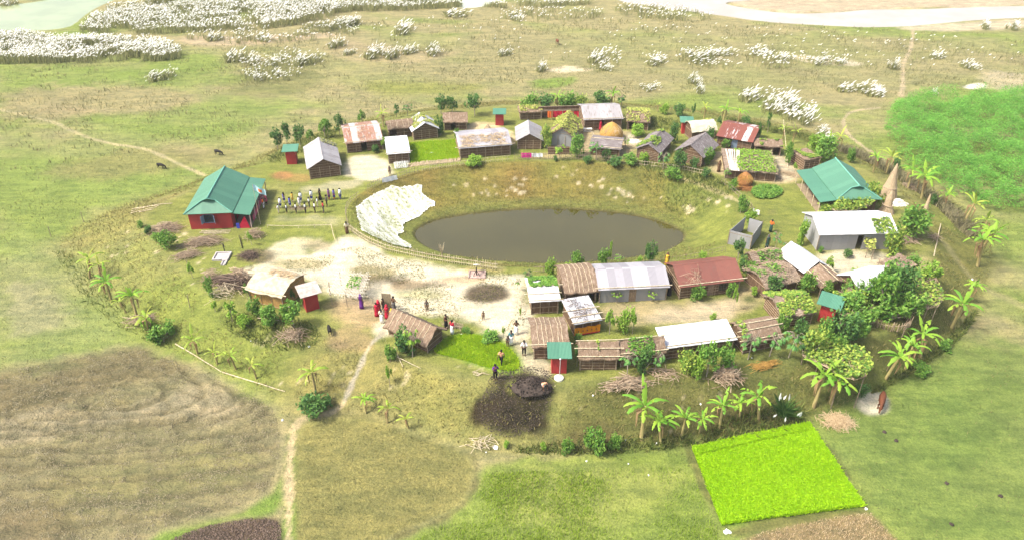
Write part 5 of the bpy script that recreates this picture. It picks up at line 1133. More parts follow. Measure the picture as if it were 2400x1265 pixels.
fence([(863, 446), (890, 432), (925, 422), (960, 410), (985, 404)], 'dark stick fence behind the white net', 'pole', .95, .33)
fence([(990, 402), (1030, 396), (1080, 390), (1110, 386), (1150, 381), (1195, 377)], 'thin bamboo fence before the straw roofed hut', 'bamboo', .8, .32)
fence([(1205, 376), (1260, 373), (1300, 374), (1350, 376), (1400, 379), (1450, 383)], 'stick fence before the big vine hut along the back pond rim', 'pole', .95, .28)
fence([(1455, 384), (1510, 391), (1560, 397), (1610, 404), (1660, 415)], 'weedy stick fence before the slat roofed gables', 'bamboo', .8, .3, skip=.2)
fence([(1690, 430), (1715, 450), (1738, 470), (1760, 492), (1768, 512)], 'leaning post fence along the right pond rim', 'pole', .85, .7)
fence([(1700, 590), (1660, 600), (1600, 612), (1540, 622), (1480, 628)], 'wispy stick fence behind the rusty red roof', 'pole', .7, .4, .016, skip=.15)
fence([(1440, 630), (1380, 634), (1320, 636), (1250, 640)], 'dark pole fence behind the mid thatched hut', 'pole', .9, .35)
fence([(627, 534), (700, 535), (776, 533)], 'bamboo rail barrier below the school children', 'bamboo', .45, 1.6, .03, (.35,))
fence([(777, 533), (782, 555), (787, 572)], 'short leaning bamboo rail at the right of the school yard', 'bamboo', .55, 1.2, .03, (.45,))
fence([(1600, 640), (1590, 635)], 'stub of stick fence beside the red house', 'pole', .8, .3)
# long bamboo pole at the foot of the left slope and other loose poles
def pole(a, b, label, r=.05, za=.08, zb=.08, mat='bamboo', name='bamboo_pole', cat='pole'):
    p, q = at(*a), at(*b); p.z += za; q.z += zb; d = q - p; mb = MB(); n_ = 8; pts = []
    for k in range(n_ + 1):
        s_ = d * (k / n_)
        if za < .3 and zb < .3: w_ = p + s_; s_.z = max(gz(w_.x, w_.y) + .07 - p.z, s_.z)
        pts.append(s_ + Vector((random.uniform(-.02, .02), random.uniform(-.02, .02), 0)))
    mb.tube(pts, [r * (1 - .4 * k / n_) for k in range(n_ + 1)], 6); o = obj(name, mb, mats=M[mat]); o.location = p; return tag(o, label, cat)
pole((412, 806), (520, 872), 'upper length of the long pale bamboo along the left slope foot', .06)
pole((522, 873), (668, 918), 'lower length of the long pale bamboo along the left slope foot', .06)
for k, (a, b, l) in enumerate([((308, 497), (405, 478), 'longest of the loose poles left of the school'), ((306, 502), (368, 487), 'short lower pole in the pile left of the school'), ((310, 492), (372, 484), 'thin upper pole in the pile left of the school'), ((326, 499), (360, 492), 'shortest pole in the pile left of the school')]): pole(a, b, l, .06)
for a, b, l in [((468, 547), (540, 544), 'rear pole lying before the red school wall'), ((472, 543), (541, 541), 'pole lying closest to the red school wall'), ((478, 549), (538, 548), 'front pole lying before the red school wall')]: pole(a, b, l, .06)
pole((630, 690), (680, 728), 'pale pole leaning along the mat hut wall', .045, .9, .4)
pole((605, 752), (655, 758), 'pale pole lying in the bushes below the mat hut', .045, .4, .4)
pole((925, 825), (945, 862), 'crossed pole lying below the open thatched hut', .04, .6, .1)
pole((920, 838), (986, 864), 'long stick lying on the slope below the open thatched hut', .035, .4, .1)
pole((1847, 397), (1826, 330), 'tall thin leaning pole by the open shed', .04, .0, 3.2)
pole((1394, 322), (1376, 281), 'leaning pole in front of the tin house at the back', .05, .0, .5)
pole((1388, 320), (1387, 282), 'upright pole in front of the tin house at the back', .045, 0, .3)
pole((1744, 372), (1754, 340), 'pole propping the striped red roof', .05, 0, .4)
pole((2189, 600), (2203, 530), 'bleached dead trunk leaning on the right slope', .07, 0, .3)
pole((568, 582), (561, 555), 'dark stake standing by the dark brush pile', .06, 0, .2, 'dark', 'stake', 'stake')
pole((1300, 905), (1322, 855), 'thin bare pole leaning right of the vent pipe', .03, 0, .3)
for k, (p, l) in enumerate([((443, 640), 'thin stake on the left slope below the brush piles'), ((445, 720), 'dark stake left of the mat hut'), ((600, 700), 'stake by the mat hut corner'), ((2113, 790), 'stake below the fenced bush'), ((2078, 868), 'stake behind the right front bananas'), ((773, 690), 'tall thin stake at the white rack'), ((120, 556), 'lone stake at the far left slope foot'), ((196, 522), 'lone stake at the left rim of the mound')]):
    q = at(*p); mb = MB(); mb.bar((0, 0, -.2), (.08, .03, 1.5), .04, 6); o = obj('stake', mb, mats=M['pole']); o.location = q; tag(o, l, 'stake')

# ------------------------------------------------------------------ brush, straw and firewood piles
def brush(base, L, w, hgt, n_, label, mat='stick', ang=0, r=.022, name='brush_pile', cat='brush pile', spread=.5, bend=.18):
    p = at(*base); mb = MB(); rr = random.Random(int(base[0] * 7 + base[1]))
    for k in range(n_):
        q = ang + rr.gauss(0, spread); l = L * rr.uniform(.35, .75); cx, cy = rr.gauss(0, .28) * L, rr.gauss(0, .3) * w; z = max(.03, hgt * (1 - (abs(cx) / L * 1.3) ** 2 - (abs(cy) / max(w, .1) * .9) ** 2) * rr.uniform(.1, 1))
        x, y = cx * cos(ang) - cy * sin(ang), cx * sin(ang) + cy * cos(ang); d = Vector((cos(q), sin(q), rr.uniform(-.18, .25))) * l / 2; c = Vector((x, y, z))
        a, b = c - d, c + d; a.z = max(a.z, .02); b.z = max(b.z, .02); ca = p + a; cb = p + b
        mid = (a + b) / 2 + Vector((rr.uniform(-1, 1), rr.uniform(-1, 1), rr.uniform(-.2, .6))) * bend * l
        mb.tube([a, mid, b], [r, r * .8, r * .5], 4)
    o = obj(name, mb, mats=M[mat]); o.location = (p.x, p.y, p.z); return tag(o, label, cat)
brush((392, 540), 2.7, 1.7, .7, 240, 'brown brush pile left of the red school wall', ang=.1)
brush((478, 572), 3.0, 1.2, .8, 260, 'pale brush pile in front of the red school wall', ang=.25)
brush((440, 600), 2.2, 1.2, .5, 150, 'low brown brush heap right of the green bushes below the school', ang=.2)
brush((584, 602), 1.7, 1.0, .6, 170, 'dark thorny brush pile beside the dark stake', 'stickdark', spread=1.5)
brush((598, 555), 1.6, 1.4, 1.0, 130, 'thin dry brush at the corner of the school veranda', spread=1.4)
brush((545, 668), 3.0, 1.4, 1.0, 220, 'dark firewood heap left of the mat hut', 'stickdark', ang=-.2, r=.04)
brush((565, 655), 2.2, 1.2, 1.3, 120, 'pale planks and sticks piled on the firewood heap', ang=-.5, r=.035)
brush((500, 655), 1.8, 1.0, 1.2, 120, 'tangled thin sticks at the corner of the pale yard', spread=1.4)
brush((530, 690), 2.6, 1.6, 1.0, 60, 'broken bamboo lattice leaning beside the mat hut', 'bamboo', ang=.6, spread=1.2)
brush((340, 752), 2.6, 1.0, .7, 160, 'dry branch heap at the foot of the left slope bananas', ang=.2)
brush((690, 790), 2.2, 1.4, .9, 150, 'grey dry brush under the bushes below the latrine', spread=1.4)
brush((1468, 905), 3.0, 1.0, .7, 170, 'long pale branch pile on the front slope', ang=.25, r=.03)
brush((1702, 885), 2.0, 1.6, 1.0, 220, 'rounded pile of thick branches below the leafy hedge', r=.035, spread=1.4)
brush((1560, 880), 2.6, 1.2, .5, 40, 'scattered crooked branches between the front branch piles', spread=1.3, r=.03)
brush((1963, 990), 2.0, 1.3, .45, 420, 'flat tan straw pile by the bright green paddy corner', 'strawloose', spread=1.6, r=.015, name='straw_pile', cat='straw pile')
brush((1792, 858), 1.9, .6, .35, 150, 'golden dry palm leaf fan lying on the grass', 'hay', ang=.35, spread=.18, r=.02, name='dry_frond', cat='dry leaf')
brush((1810, 418), 2.2, 1.0, .4, 70, 'bent dry sticks beside the small haystack', spread=.7)
brush((1750, 443), 1.6, .9, .15, 260, 'spilled straw around the small haystack', 'hay2', spread=1.6, r=.014, name='straw_pile', cat='straw pile')
brush((2130, 440), 2.5, 1.4, .5, 60, 'dry stalks on the slope behind the jute cones', spread=1.4)
brush((2188, 560), 1.4, 1.0, .5, 50, 'dry twigs at the foot of the dead trunk', spread=1.4)
brush((1955, 398), 1.2, .8, 1.0, 70, 'upright pale sticks between the white edged hut and right hall', 'jute', spread=.8)
brush((1850, 410), 2.6, 1.2, .3, 80, 'pale sticks strewn at the lane right of the leafy pen', 'jute', ang=-.7, spread=.5)
brush((1125, 875), 1.2, .5, .2, 14, 'bits of dry stalk on the grass below the green plot', 'bamboo')
brush((1130, 1040), 2.2, 1.0, .6, 26, 'bleached crooked branches at the foot of the front slope', 'bamboo', spread=1.2, r=.03)
brush((1065, 765), 1.6, .7, .35, 50, 'grey driftwood beside the green plot path', ang=-.3)
# white sticks leaning on the leafy pen, jute sheaves on the ground
def sheaf(a, b, n_, l, label, mat='jute', lean=.9, name='stick_sheaf'):
    p, q = at(*a), at(*b); mb = MB()
    for k in range(n_):
        s_ = p.lerp(q, (k + random.random()) / n_) - p; mb.bar(s_ + Vector((random.uniform(-.05, .05), random.uniform(-.1, .1), .04)), s_ + Vector((random.uniform(-.25, .25), l * lean * random.uniform(.8, 1.1), l * (1 - lean) + random.uniform(0, .1))), .022, 4)
    o = obj(name, mb, mats=M[mat]); o.location = p; return tag(o, label, 'sticks')
sheaf((925, 396), (955, 393), 60, 1.2, 'white sheaf of sticks at the corner of the small white roofed hut', 'plume', .4)
sheaf((955, 393), (1010, 385), 120, 1.0, 'pale jute sticks spread below the green seedling plot', 'jute', .85)
sheaf((1010, 386), (1078, 378), 130, 1.0, 'woven looking pale sticks left of the straw roofed hut', 'jute', .9)
h = HUT['leaf_roof']; mb = MB()
for k in range(15): x = .15 + 1.9 * k / 15; mb.bar((x * .6 + .4 + random.uniform(-.06, .06), -.45, 1.42), (x + random.uniform(-.15, .15), h['D'] * .8, 1.98), .035, 5)
o = obj('stick_sheaf', mb, mats=mk('bleached sticks', (.7, .66, .58), (.52, .47, .4))); o.location = h['t'].location; o.rotation_euler = h['t'].rotation_euler; tag(o, 'bleached white sticks fanned over the left of the leafy pen', 'sticks')

# ------------------------------------------------------------------ trees, shrubs, bananas, papayas (built once at unit size, then copied)
def cloud(nb, nl, zlo, zhi, rad, seed, L, flat=.75):
    rg = np.random.default_rng(seed); P = []
    for k in range(nb):
        q = rg.uniform(0, 2 * pi); f = math.sqrt(rg.random()) * .72; zz = rg.uniform(zlo, zhi); sh = 1 - .45 * abs((zz - (zlo + zhi) / 2) / max((zhi - zlo) / 2, .01))
        c = np.array([cos(q) * f * sh * rad, sin(q) * f * sh * rad, zz]); r = rad * rg.uniform(.2, .38); n = int(nl / nb)
        d = rg.normal(size=(n, 3)); d /= np.linalg.norm(d, axis=1)[:, None]; d *= (r * rg.uniform(.55, 1.08, n))[:, None]; d[:, 2] *= flat; P.append(c + d)
    P = np.concatenate(P); P[:, 2] = np.maximum(P[:, 2], .02); return leaves(P, L, .55, .6, rg)
def trunk_mesh(name, h, r, nb, spread, seed, z0=.3):
    rg = random.Random(seed); mb = MB(); mb.tube([(0, 0, -.06), (rg.uniform(-.03, .03), rg.uniform(-.03, .03), h * .5), (rg.uniform(-.05, .05), rg.uniform(-.05, .05), h)], [r, r * .75, r * .4], 6)
    for k in range(nb):
        q = rg.uniform(0, 2 * pi); z = h * rg.uniform(z0, .8); mb.tube([(0, 0, z), (cos(q) * spread * .5, sin(q) * spread * .5, z + .14), (cos(q) * spread, sin(q) * spread, z + .3)], [r * .5, r * .35, r * .15], 4)
    return mb.mesh(name, [M['trunk']])
PROTO = {}
for i in range(3):
    for mt in ('leaf', 'leafdark', 'leaflight', 'vine'):
        V, F = cloud(15 + 2 * i, 1000, .2, .8, 1.08, 100 + i, .17); PROTO['bush', i, mt] = (npmesh('foliage', V, F, M[mt]), trunk_mesh('branches', .55, .04, 6, .5, i, .1))
        V, F = cloud(11 + i, 800, .45, .88, 1.05, 200 + i, .16, .65); PROTO['tree', i, mt] = (npmesh('crown', V, F, M[mt]), trunk_mesh('trunk', .7, .05, 5, .45, 20 + i, .45))
        V, F = cloud(7, 300, .35, .92, .8, 300 + i, .22); PROTO['sapling', i, mt] = (npmesh('crown', V, F, M[mt]), trunk_mesh('trunk', .8, .06, 3, .35, 30 + i, .4))
def papaya_mesh(seed, mt):
    rg = np.random.default_rng(seed); P0 = []; V = []; ob = 0; Fs = []; mb = MB(); mb.tube([(0, 0, -.05), (.03, .02, .35), (0, .02, .72)], [.055, .045, .035], 6)
    for k in range(17):
        q = rg.uniform(0, 2 * pi); r = rg.uniform(.35, .85); z = .62 + rg.uniform(0, .32) - r * .12; e = np.array([cos(q) * r, sin(q) * r, z])
        mb.tube([(0, .02, .66), tuple(e * [.5, .5, 1] + [0, 0, .05]), tuple(e)], .013, 4)
        for j in range(9):
            a = q + (j - 4) * .55; l = rg.uniform(.2, .34) * (1 - abs(j - 4) * .06); d = np.array([cos(a), sin(a), -.35 - .1 * rg.random()]); s_ = np.array([-sin(a), cos(a), 0]) * .065
            V += [e, e + d * l * .55 + s_, e + d * l, e + d * l * .55 - s_]; Fs.append([ob, ob + 1, ob + 2, ob + 3]); ob += 4
    return npmesh('crown', np.array(V), np.array(Fs), M[mt]), mb.mesh('trunk', [M['trunk']])
for i in range(3):
    for mt in ('papaya', 'leaflight', 'leafdark', 'leaf'): PROTO['papaya', i, mt] = papaya_mesh(400 + i, mt)
def banana_mesh(seed, mt, nl):
    rg = random.Random(seed); lx, ly = rg.uniform(-.08, .08), rg.uniform(-.05, .05); H = .55
    st = MB(); st.tube([(0, 0, -.05), (lx * .4, ly * .4, H * .5), (lx, ly, H)], [.034, .028, .02], 8)
    V = []; Fq = []; ob = 0
    for k in range(nl):
        q = 2 * pi * k / nl + rg.uniform(-.35, .35); L = rg.uniform(.36, .52); er = rg.uniform(.35, 1.1) if k else 1.7; w = rg.uniform(.034, .05)
        n_ = 12; prev = None; pos = Vector((lx, ly, H - .02)); ang = math.atan(er) + .35
        pts = []
        for i in range(n_ + 1):
            pts.append(pos.copy()); step = L / n_; pos += Vector((cos(q) * cos(ang), sin(q) * cos(ang), sin(ang))) * step; ang -= rg.uniform(.11, .19) * (1 if k else .4)
        for i, p in enumerate(pts):
            f = i / n_; ww = w * (.15 if f < .12 else max(.05, math.sin(pi * min(1, (f - .05) * .95 + .06)) ** .55)); sd = Vector((-sin(q), cos(q), 0)) * ww * (1 if f < .2 else rg.uniform(.62, 1.12)); up = Vector((0, 0, .022 * (ww / w) + rg.uniform(-.006, .006)))
            V += [p - sd - up, p, p + sd - up]
        for i in range(n_):
            b0 = ob + i * 3
            Fq += [f_ for f_ in ([b0, b0 + 1, b0 + 4, b0 + 3], [b0 + 1, b0 + 2, b0 + 5, b0 + 4]) if rg.random() > .13]
        ob += 3 * (n_ + 1)
    dl = MB()
    for k in range(3):
        q = rg.uniform(0, 2 * pi); dl.tube([(lx, ly, H - .05), (lx + cos(q) * .1, ly + sin(q) * .1, H - .1), (lx + cos(q) * .09, ly + sin(q) * .09, H - .35)], [.008, .022, .004], 4)
    return npmesh('leaf_crown', np.array([tuple(v) for v in V]), np.array(Fq), M[mt]), st.mesh('stem', [M['bstem']]), dl.mesh('dry_leaves', [M['deadleaf']])
for i in range(4): PROTO['banana', i, 'banana'] = banana_mesh(500 + i, 'banana', 8 + i % 3); PROTO['banana', i, 'bananadry'] = banana_mesh(520 + i, 'bananadry', 5 + i % 2)
_cnt = [0]
NAMES = dict(bush=('shrub', 'shrub'), tree=('tree', 'tree'), sapling=('sapling', 'sapling'), papaya=('papaya_tree', 'tree'), banana=('banana_plant', 'banana plant'))
GRP = dict(bush='shrubs among the huts', tree='small trees around the homestead', sapling='young saplings', papaya='papaya trees by the huts', banana='banana plants along the mound edge')
def plant(px, py, wpx, hpx, kind, mt, label):
    p = at(px, py); i = _cnt[0] % (4 if kind == 'banana' else 3); _cnt[0] += 1
    k_ = 1.2 if 340 < py < 440 and px > 1200 else (1.12 if kind != 'banana' else 1)
    w = wpx * k_ / pxm(py) / 2; hgt = hpx * k_ / pxv(py)
    if kind == 'banana': w = hgt * .92
    t = thing(NAMES[kind][0], label, NAMES[kind][1], p, random.uniform(0, 2 * pi), GRP[kind]); t.scale = (w, w, hgt)
    pr = PROTO[kind, i, mt]
    if kind in ('banana', 'papaya'): t.rotation_euler.x, t.rotation_euler.y = random.uniform(-.12, .12), random.uniform(-.12, .12)
    for me in pr: obj(me.name.split('.')[0], me, t)
    return t
PL = [
 (652, 352, 44, 42, 'tree', 'leafdark', 'leftmost small dark tree behind the left latrine'), (674, 344, 34, 50, 'tree', 'leafdark', 'taller dark tree behind the left latrine'), (706, 348, 36, 46, 'tree', 'leafdark', 'dark tree between the left latrine and the streaked gable'),
 (728, 335, 26, 26, 'sapling', 'leaf', 'thin sapling behind the apex of the streaked gable'), (763, 326, 38, 40, 'tree', 'leaf', 'bright green tree behind the streaked gable'), (797, 318, 30, 42, 'tree', 'leafdark', 'dark tree at the left corner of the rust streaked roof'), (850, 296, 28, 32, 'sapling', 'leaf', 'sapling behind the rust streaked roof'),
 (930, 276, 22, 24, 'sapling', 'leafdark', 'small dark sapling behind the small thatched hut'), (956, 272, 26, 28, 'papaya', 'leafdark', 'leaning dark papaya tree behind the vine gable'), (1034, 268, 38, 36, 'tree', 'leafdark', 'left of a pair of round dark trees at the back'), (1060, 266, 34, 34, 'tree', 'leafdark', 'right of a pair of round dark trees at the back'), (1113, 272, 46, 42, 'tree', 'leafdark', 'lone round tree left of the back latrine'),
 (1031, 316, 26, 42, 'bush', 'leafdark', 'dark shrub hugging the right side of the vine gable'), (1072, 338, 18, 30, 'sapling', 'leaf', 'sapling between the seedling plot and the straw roofed hut'), (880, 358, 22, 18, 'bush', 'leafdark', 'dark shrub below the right end of the rust streaked hut'), (900, 352, 18, 26, 'sapling', 'leaflight', 'light sapling right of the rust streaked hut'),
 (1242, 262, 48, 36, 'bush', 'leaf', 'leafy shrub behind the tiny vine shed'), (1283, 260, 56, 36, 'bush', 'leafdark', 'dark shrub behind the left of the red cloth screen'), (1332, 258, 56, 36, 'bush', 'leaf', 'broad green shrub behind the right of the red cloth screen'), (1358, 256, 40, 30, 'bush', 'vine', 'yellow flecked shrub left of the tin house at the back'), (1405, 250, 56, 34, 'bush', 'leafdark', 'dark shrub peeping over the tin house at the back'), (1456, 252, 26, 28, 'papaya', 'leafdark', 'small papaya right of the tin house at the back'),
 (1282, 350, 30, 46, 'bush', 'vine', 'viny shrub between the two gabled huts'), (1221, 344, 18, 18, 'bush', 'leaflight', 'tiny light shrub before the whitish gable'), (1313, 374, 28, 36, 'papaya', 'leaflight', 'light green papaya before the vine smothered gable'), (1352, 368, 40, 42, 'bush', 'leaf', 'pale shrub right of the vine smothered gable'), (1398, 376, 30, 42, 'papaya', 'papaya', 'dark papaya before the grey board shed'), (1420, 376, 24, 22, 'bush', 'leafdark', 'low dark shrub before the grey board shed'), (1376, 382, 24, 14, 'bush', 'leafdark', 'tiny dark shrub on the back pond rim'), (1301, 378, 14, 12, 'bush', 'leafdark', 'tuft at the foot of the light papaya'),
 (1440, 388, 44, 18, 'bush', 'leafdark', 'low hedge shrub left of the white slat gable'), (1478, 386, 40, 20, 'bush', 'leaf', 'low green shrub along the fence before the white slat gable'), (1507, 384, 30, 24, 'bush', 'leaflight', 'light shrub before the white slat gable'), (1553, 398, 28, 36, 'papaya', 'papaya', 'papaya between the two slat roofed gables'), (1590, 398, 40, 40, 'bush', 'leafdark', 'dark bushy shrub before the grey slat gable'), (1628, 398, 26, 26, 'bush', 'leafdark', 'dark shrub at the right foot of the grey slat gable'), (1466, 348, 18, 22, 'papaya', 'leaf', 'small papaya left of the white slat gable'), (1494, 320, 40, 24, 'bush', 'leaflight', 'light viny shrub behind the white slat gable'),
 (1660, 355, 24, 52, 'bush', 'leafdark', 'tall dark shrub at the right wall of the grey slat gable'), (1657, 386, 30, 36, 'bush', 'leaf', 'green shrub at the yard side of the grey slat gable'), (1577, 336, 28, 42, 'bush', 'leafdark', 'dark shrub squeezed behind the two slat gables'), (1594, 272, 36, 28, 'bush', 'leafdark', 'round dark shrub behind the latrine by the tarpaulin hut'), (1623, 278, 14, 30, 'sapling', 'leafdark', 'thin dark sapling behind the cream tarpaulin roof'), (1556, 268, 24, 22, 'bush', 'leaflight', 'light shrub left of the round dark shrub at the back'),
 (1745, 300, 34, 26, 'bush', 'leafdark', 'dark shrub behind the right of the striped red roof'), (1772, 340, 18, 44, 'sapling', 'leafdark', 'dark sapling at the right end of the striped red roof'), (1798, 312, 18, 38, 'sapling', 'leafdark', 'upright dark sapling behind the open shed'), (1700, 350, 22, 22, 'bush', 'leaf', 'shrub beside the striped red roofed front wall'), (1684, 300, 16, 22, 'sapling', 'leafdark', 'dark sapling between the cream and striped red roofs'), (1845, 386, 22, 44, 'bush', 'leaf', 'shrub between the open shed and the white edged hut'), (1862, 405, 14, 18, 'sapling', 'leaflight', 'light sapling at the corner of the right hall'),
 (1908, 352, 44, 32, 'bush', 'leaflight', 'light shrub behind the white edged hut'), (1930, 378, 60, 46, 'bush', 'leaf', 'broad shrub between the white edged hut and the right hall'), (1990, 380, 26, 30, 'bush', 'leaf', 'small shrub behind the ridge of the right hall'), (2100, 395, 26, 24, 'bush', 'leafdark', 'shrub at the back slope near the jute cone'),
 (2132, 556, 90, 66, 'bush', 'leaf', 'big round bush on twigs right of the long grey house'), (1878, 574, 32, 58, 'bush', 'leaflight', 'pale weedy shrub at the left end of the long grey house'), (1922, 592, 16, 14, 'bush', 'leaf', 'tiny shrub at the left corner of the silt yard'), (1985, 603, 26, 18, 'bush', 'leafdark', 'dark rounded shrub in the silt yard'), (1998, 648, 22, 20, 'bush', 'leaflight', 'light shrub at the lower edge of the silt yard'), (1940, 640, 26, 32, 'sapling', 'leaflight', 'light sapling right of the glossy white gable'), (2185, 480, 18, 24, 'bush', 'leafdark', 'small dark shrub by the slim sheaf'),
 (1735, 500, 34, 42, 'bush', 'leaf', 'leafy shrub on the right pond rim above the grey enclosure'), (1758, 524, 36, 28, 'bush', 'leaflight', 'light shrub just behind the grey enclosure'), (1716, 446, 24, 24, 'bush', 'leaf', 'shrub on the fence left of the small haystack'), (1700, 425, 18, 28, 'papaya', 'leaf', 'small papaya at the left of the leafy pen'), (1652, 418, 26, 22, 'bush', 'leafdark', 'dark weed clump on the back right pond bank'), (1578, 420, 44, 22, 'bush', 'leaf', 'weed clump on the pond bank below the slat gables'),
 (1727, 616, 36, 46, 'tree', 'leafdark', 'small tree in front of the grey enclosure'), (1742, 636, 34, 30, 'bush', 'leafdark', 'dark shrub right of the rusty red roof'), (1760, 655, 44, 38, 'bush', 'leaf', 'green shrub between the red roof and the twig sheds'), (1815, 592, 24, 44, 'papaya', 'papaya', 'papaya left of the glossy white gable'), (1836, 606, 26, 36, 'papaya', 'leafdark', 'dark papaya touching the glossy white gable'), (1803, 692, 52, 44, 'bush', 'papaya' if False else 'leafdark', 'dark shrub before the ragged twig shed'), (1765, 692, 24, 20, 'bush', 'vineyel' if False else 'leaflight', 'yellowish shrub at the lane by the red house'), (1718, 728, 18, 50, 'sapling', 'leaflight', 'tall narrow light sapling in the middle yard'), (1670, 752, 18, 18, 'bush', 'leaflight', 'tiny light shrub above the long white roof'),
 (1712, 694, 28, 32, 'bush', 'leaf', 'shrub at the right corner of the barred window house'), (1632, 702, 40, 30, 'bush', 'leaf', 'low shrub before the plank door of the red house'), (1527, 706, 24, 26, 'papaya', 'leaflight', 'light papaya before the right of the grey tin house'), (1446, 710, 26, 28, 'papaya', 'leaflight', 'light papaya before the left of the grey tin house'), (1428, 782, 32, 46, 'sapling', 'leaflight', 'light sapling right of the orange cloth'), (1460, 778, 40, 48, 'bush', 'leaflight', 'yellow green shrub in the middle yard'), (1482, 782, 28, 50, 'sapling', 'leaflight', 'slim sapling right of the yellow green shrub'),
 (1290, 650, 30, 40, 'bush', 'leaflight', 'bright shrub at the right corner of the flat white roof'), (1352, 628, 34, 36, 'bush', 'leaf', 'shrub on the front pond bank behind the rounded thatch'), (1330, 634, 20, 20, 'bush', 'leaflight', 'light tuft on the front bank left of the shrub'), (1414, 622, 34, 36, 'bush', 'leaf', 'shrub on the front bank behind the grey tin roof'), (1428, 618, 18, 44, 'sapling', 'leaflight', 'taller light sapling on the front bank'), (1450, 622, 22, 26, 'papaya', 'leaf', 'round topped papaya on the front bank'), (1522, 616, 34, 46, 'bush', 'leafdark', 'dense dark tree on the front bank right of the pond middle'), (1497, 622, 18, 18, 'bush', 'leaflight', 'pale tuft left of the dense dark tree'), (1648, 608, 24, 18, 'bush', 'leaflight', 'low shrub behind the rusty red roof'),
 (1234, 672, 28, 36, 'papaya', 'leafdark', 'papaya left of the flat white roof'), (1212, 684, 14, 30, 'papaya', 'leaf', 'slim papaya in the yard left of the flat white roof'), (1220, 748, 10, 24, 'sapling', 'leaflight', 'tiny guarded sapling in the pale yard'),
 (950, 826, 58, 50, 'bush', 'leafdark', 'dark shrub before the open thatched hut'), (967, 836, 40, 62, 'papaya', 'leaflight', 'bright papaya before the open thatched hut'), (915, 848, 34, 40, 'bush', 'leaf', 'weedy shrub at the left of the open thatched hut'), (914, 904, 24, 42, 'sapling', 'leaflight', 'lone light sapling on the slope below the open hut'),
 (1470, 880, 46, 52, 'papaya', 'papaya', 'papaya at the right corner of the slatted front hut'), (1510, 874, 46, 56, 'bush', 'leafdark', 'dark shrub before the vine tangled thatch'), (1532, 872, 36, 48, 'papaya', 'papaya', 'papaya before the right of the vine tangled thatch'),
 (1612, 872, 62, 46, 'bush', 'vine', 'viny hedge bush before the left of the long white roof'), (1655, 882, 66, 62, 'tree', 'leaf', 'hedge tree before the middle of the long white roof'), (1700, 868, 50, 56, 'bush', 'leaf', 'leafy hedge bush before the right of the long white roof'), (1630, 885, 40, 44, 'bush', 'leaflight', 'light bush in the hedge before the long white roof'),
 (1753, 842, 50, 56, 'papaya', 'papaya', 'left papaya before the hump roofed hut'), (1803, 834, 46, 50, 'papaya', 'papaya', 'right papaya before the hump roofed hut'), (1848, 838, 52, 62, 'papaya', 'papaya', 'papaya below the vine buried hut'), (1828, 778, 36, 42, 'bush', 'leaf', 'shrub at the left corner of the vine buried hut'), (1352, 858, 20, 40, 'sapling', 'leafdark', 'dark sapling between the front latrine and slatted hut'), (1353, 800, 24, 18, 'bush', 'leaf', 'vine tuft at the left of the slatted front hut'),
 (1900, 836, 66, 60, 'bush', 'vine', 'yellow flecked bush left of the big vine trellis'), (1968, 800, 84, 66, 'bush', 'leafdark', 'dark bush behind the big vine trellis'), (1990, 752, 80, 54, 'bush', 'leaf', 'bush right of the latrine among the trees'), (2000, 705, 64, 46, 'bush', 'leaf', 'leafy bush before the white gable at right'), (2058, 742, 92, 92, 'tree', 'leaf', 'broad tree at the middle of the right thicket'), (2098, 716, 76, 80, 'bush', 'leafdark', 'dark tall bush before the flat thatched shed'), (2030, 770, 60, 44, 'bush', 'leaf', 'low bush below the broad tree at right'), (1955, 830, 50, 40, 'bush', 'leaf', 'bush at the lower side of the right latrine'), (1885, 690, 46, 48, 'bush', 'leaf', 'shrub at the thatched lean-to of the white gable'), (1850, 620, 30, 30, 'bush', 'leafdark', 'dark shrub under the glossy white gable wall'), (2090, 600, 56, 60, 'bush', 'vine', 'vine heap at the right end of the long grey house'), (2130, 640, 44, 36, 'bush', 'leaf', 'bush beyond the flat thatched shed'),
 (1396, 1058, 64, 56, 'bush', 'leaf', 'green bush at the foot of the front slope'), (1328, 1062, 36, 32, 'bush', 'leaf', 'smaller bush left of the green bush at the slope foot'), (1440, 1052, 40, 28, 'bush', 'leaf', 'low bush right of the green bush at the slope foot'), (1272, 1054, 24, 18, 'bush', 'leaflight', 'tiny bush at the slope foot by the burnt ground'), (1186, 1048, 20, 16, 'bush', 'leaflight', 'sprig by the white bag at the slope foot'),
 (396, 582, 48, 38, 'bush', 'leaf', 'bright green bush between the brown brush piles'), (350, 548, 22, 18, 'bush', 'leafdark', 'small dark shrub left of the brown brush pile'), (330, 534, 18, 16, 'bush', 'leaf', 'tiny shrub at the far left of the brush piles'), (372, 566, 30, 18, 'bush', 'leaf', 'low shrub left of the bright green bush'), (497, 694, 28, 46, 'bush', 'leaf', 'bright narrow bush left of the firewood heap'), (452, 652, 20, 30, 'sapling', 'leaflight', 'light sapling on the left slope below the brush'),
 (545, 752, 44, 34, 'sapling', 'leaflight', 'pale sapling below the firewood heap'), (505, 730, 22, 20, 'sapling', 'leaflight', 'small pale sapling at the left slope edge'), (600, 735, 40, 34, 'bush', 'leaf', 'shrub at the foot of the yellow mat wall'), (635, 762, 52, 38, 'bush', 'leaf', 'shrub left of the bright bush below the red latrine'), (690, 768, 66, 52, 'tree', 'leaf', 'bright bushy tree below the patched red latrine'), (582, 705, 18, 34, 'sapling', 'leaf', 'sapling at the left end of the mat hut'), (575, 766, 40, 28, 'bush', 'leaflight', 'pale weeds on the slope below the mat hut'), (712, 722, 22, 24, 'sapling', 'leaf', 'sapling before the patched red latrine'), (690, 712, 16, 30, 'sapling', 'leafdark', 'sapling between the mat hut and the latrine'),
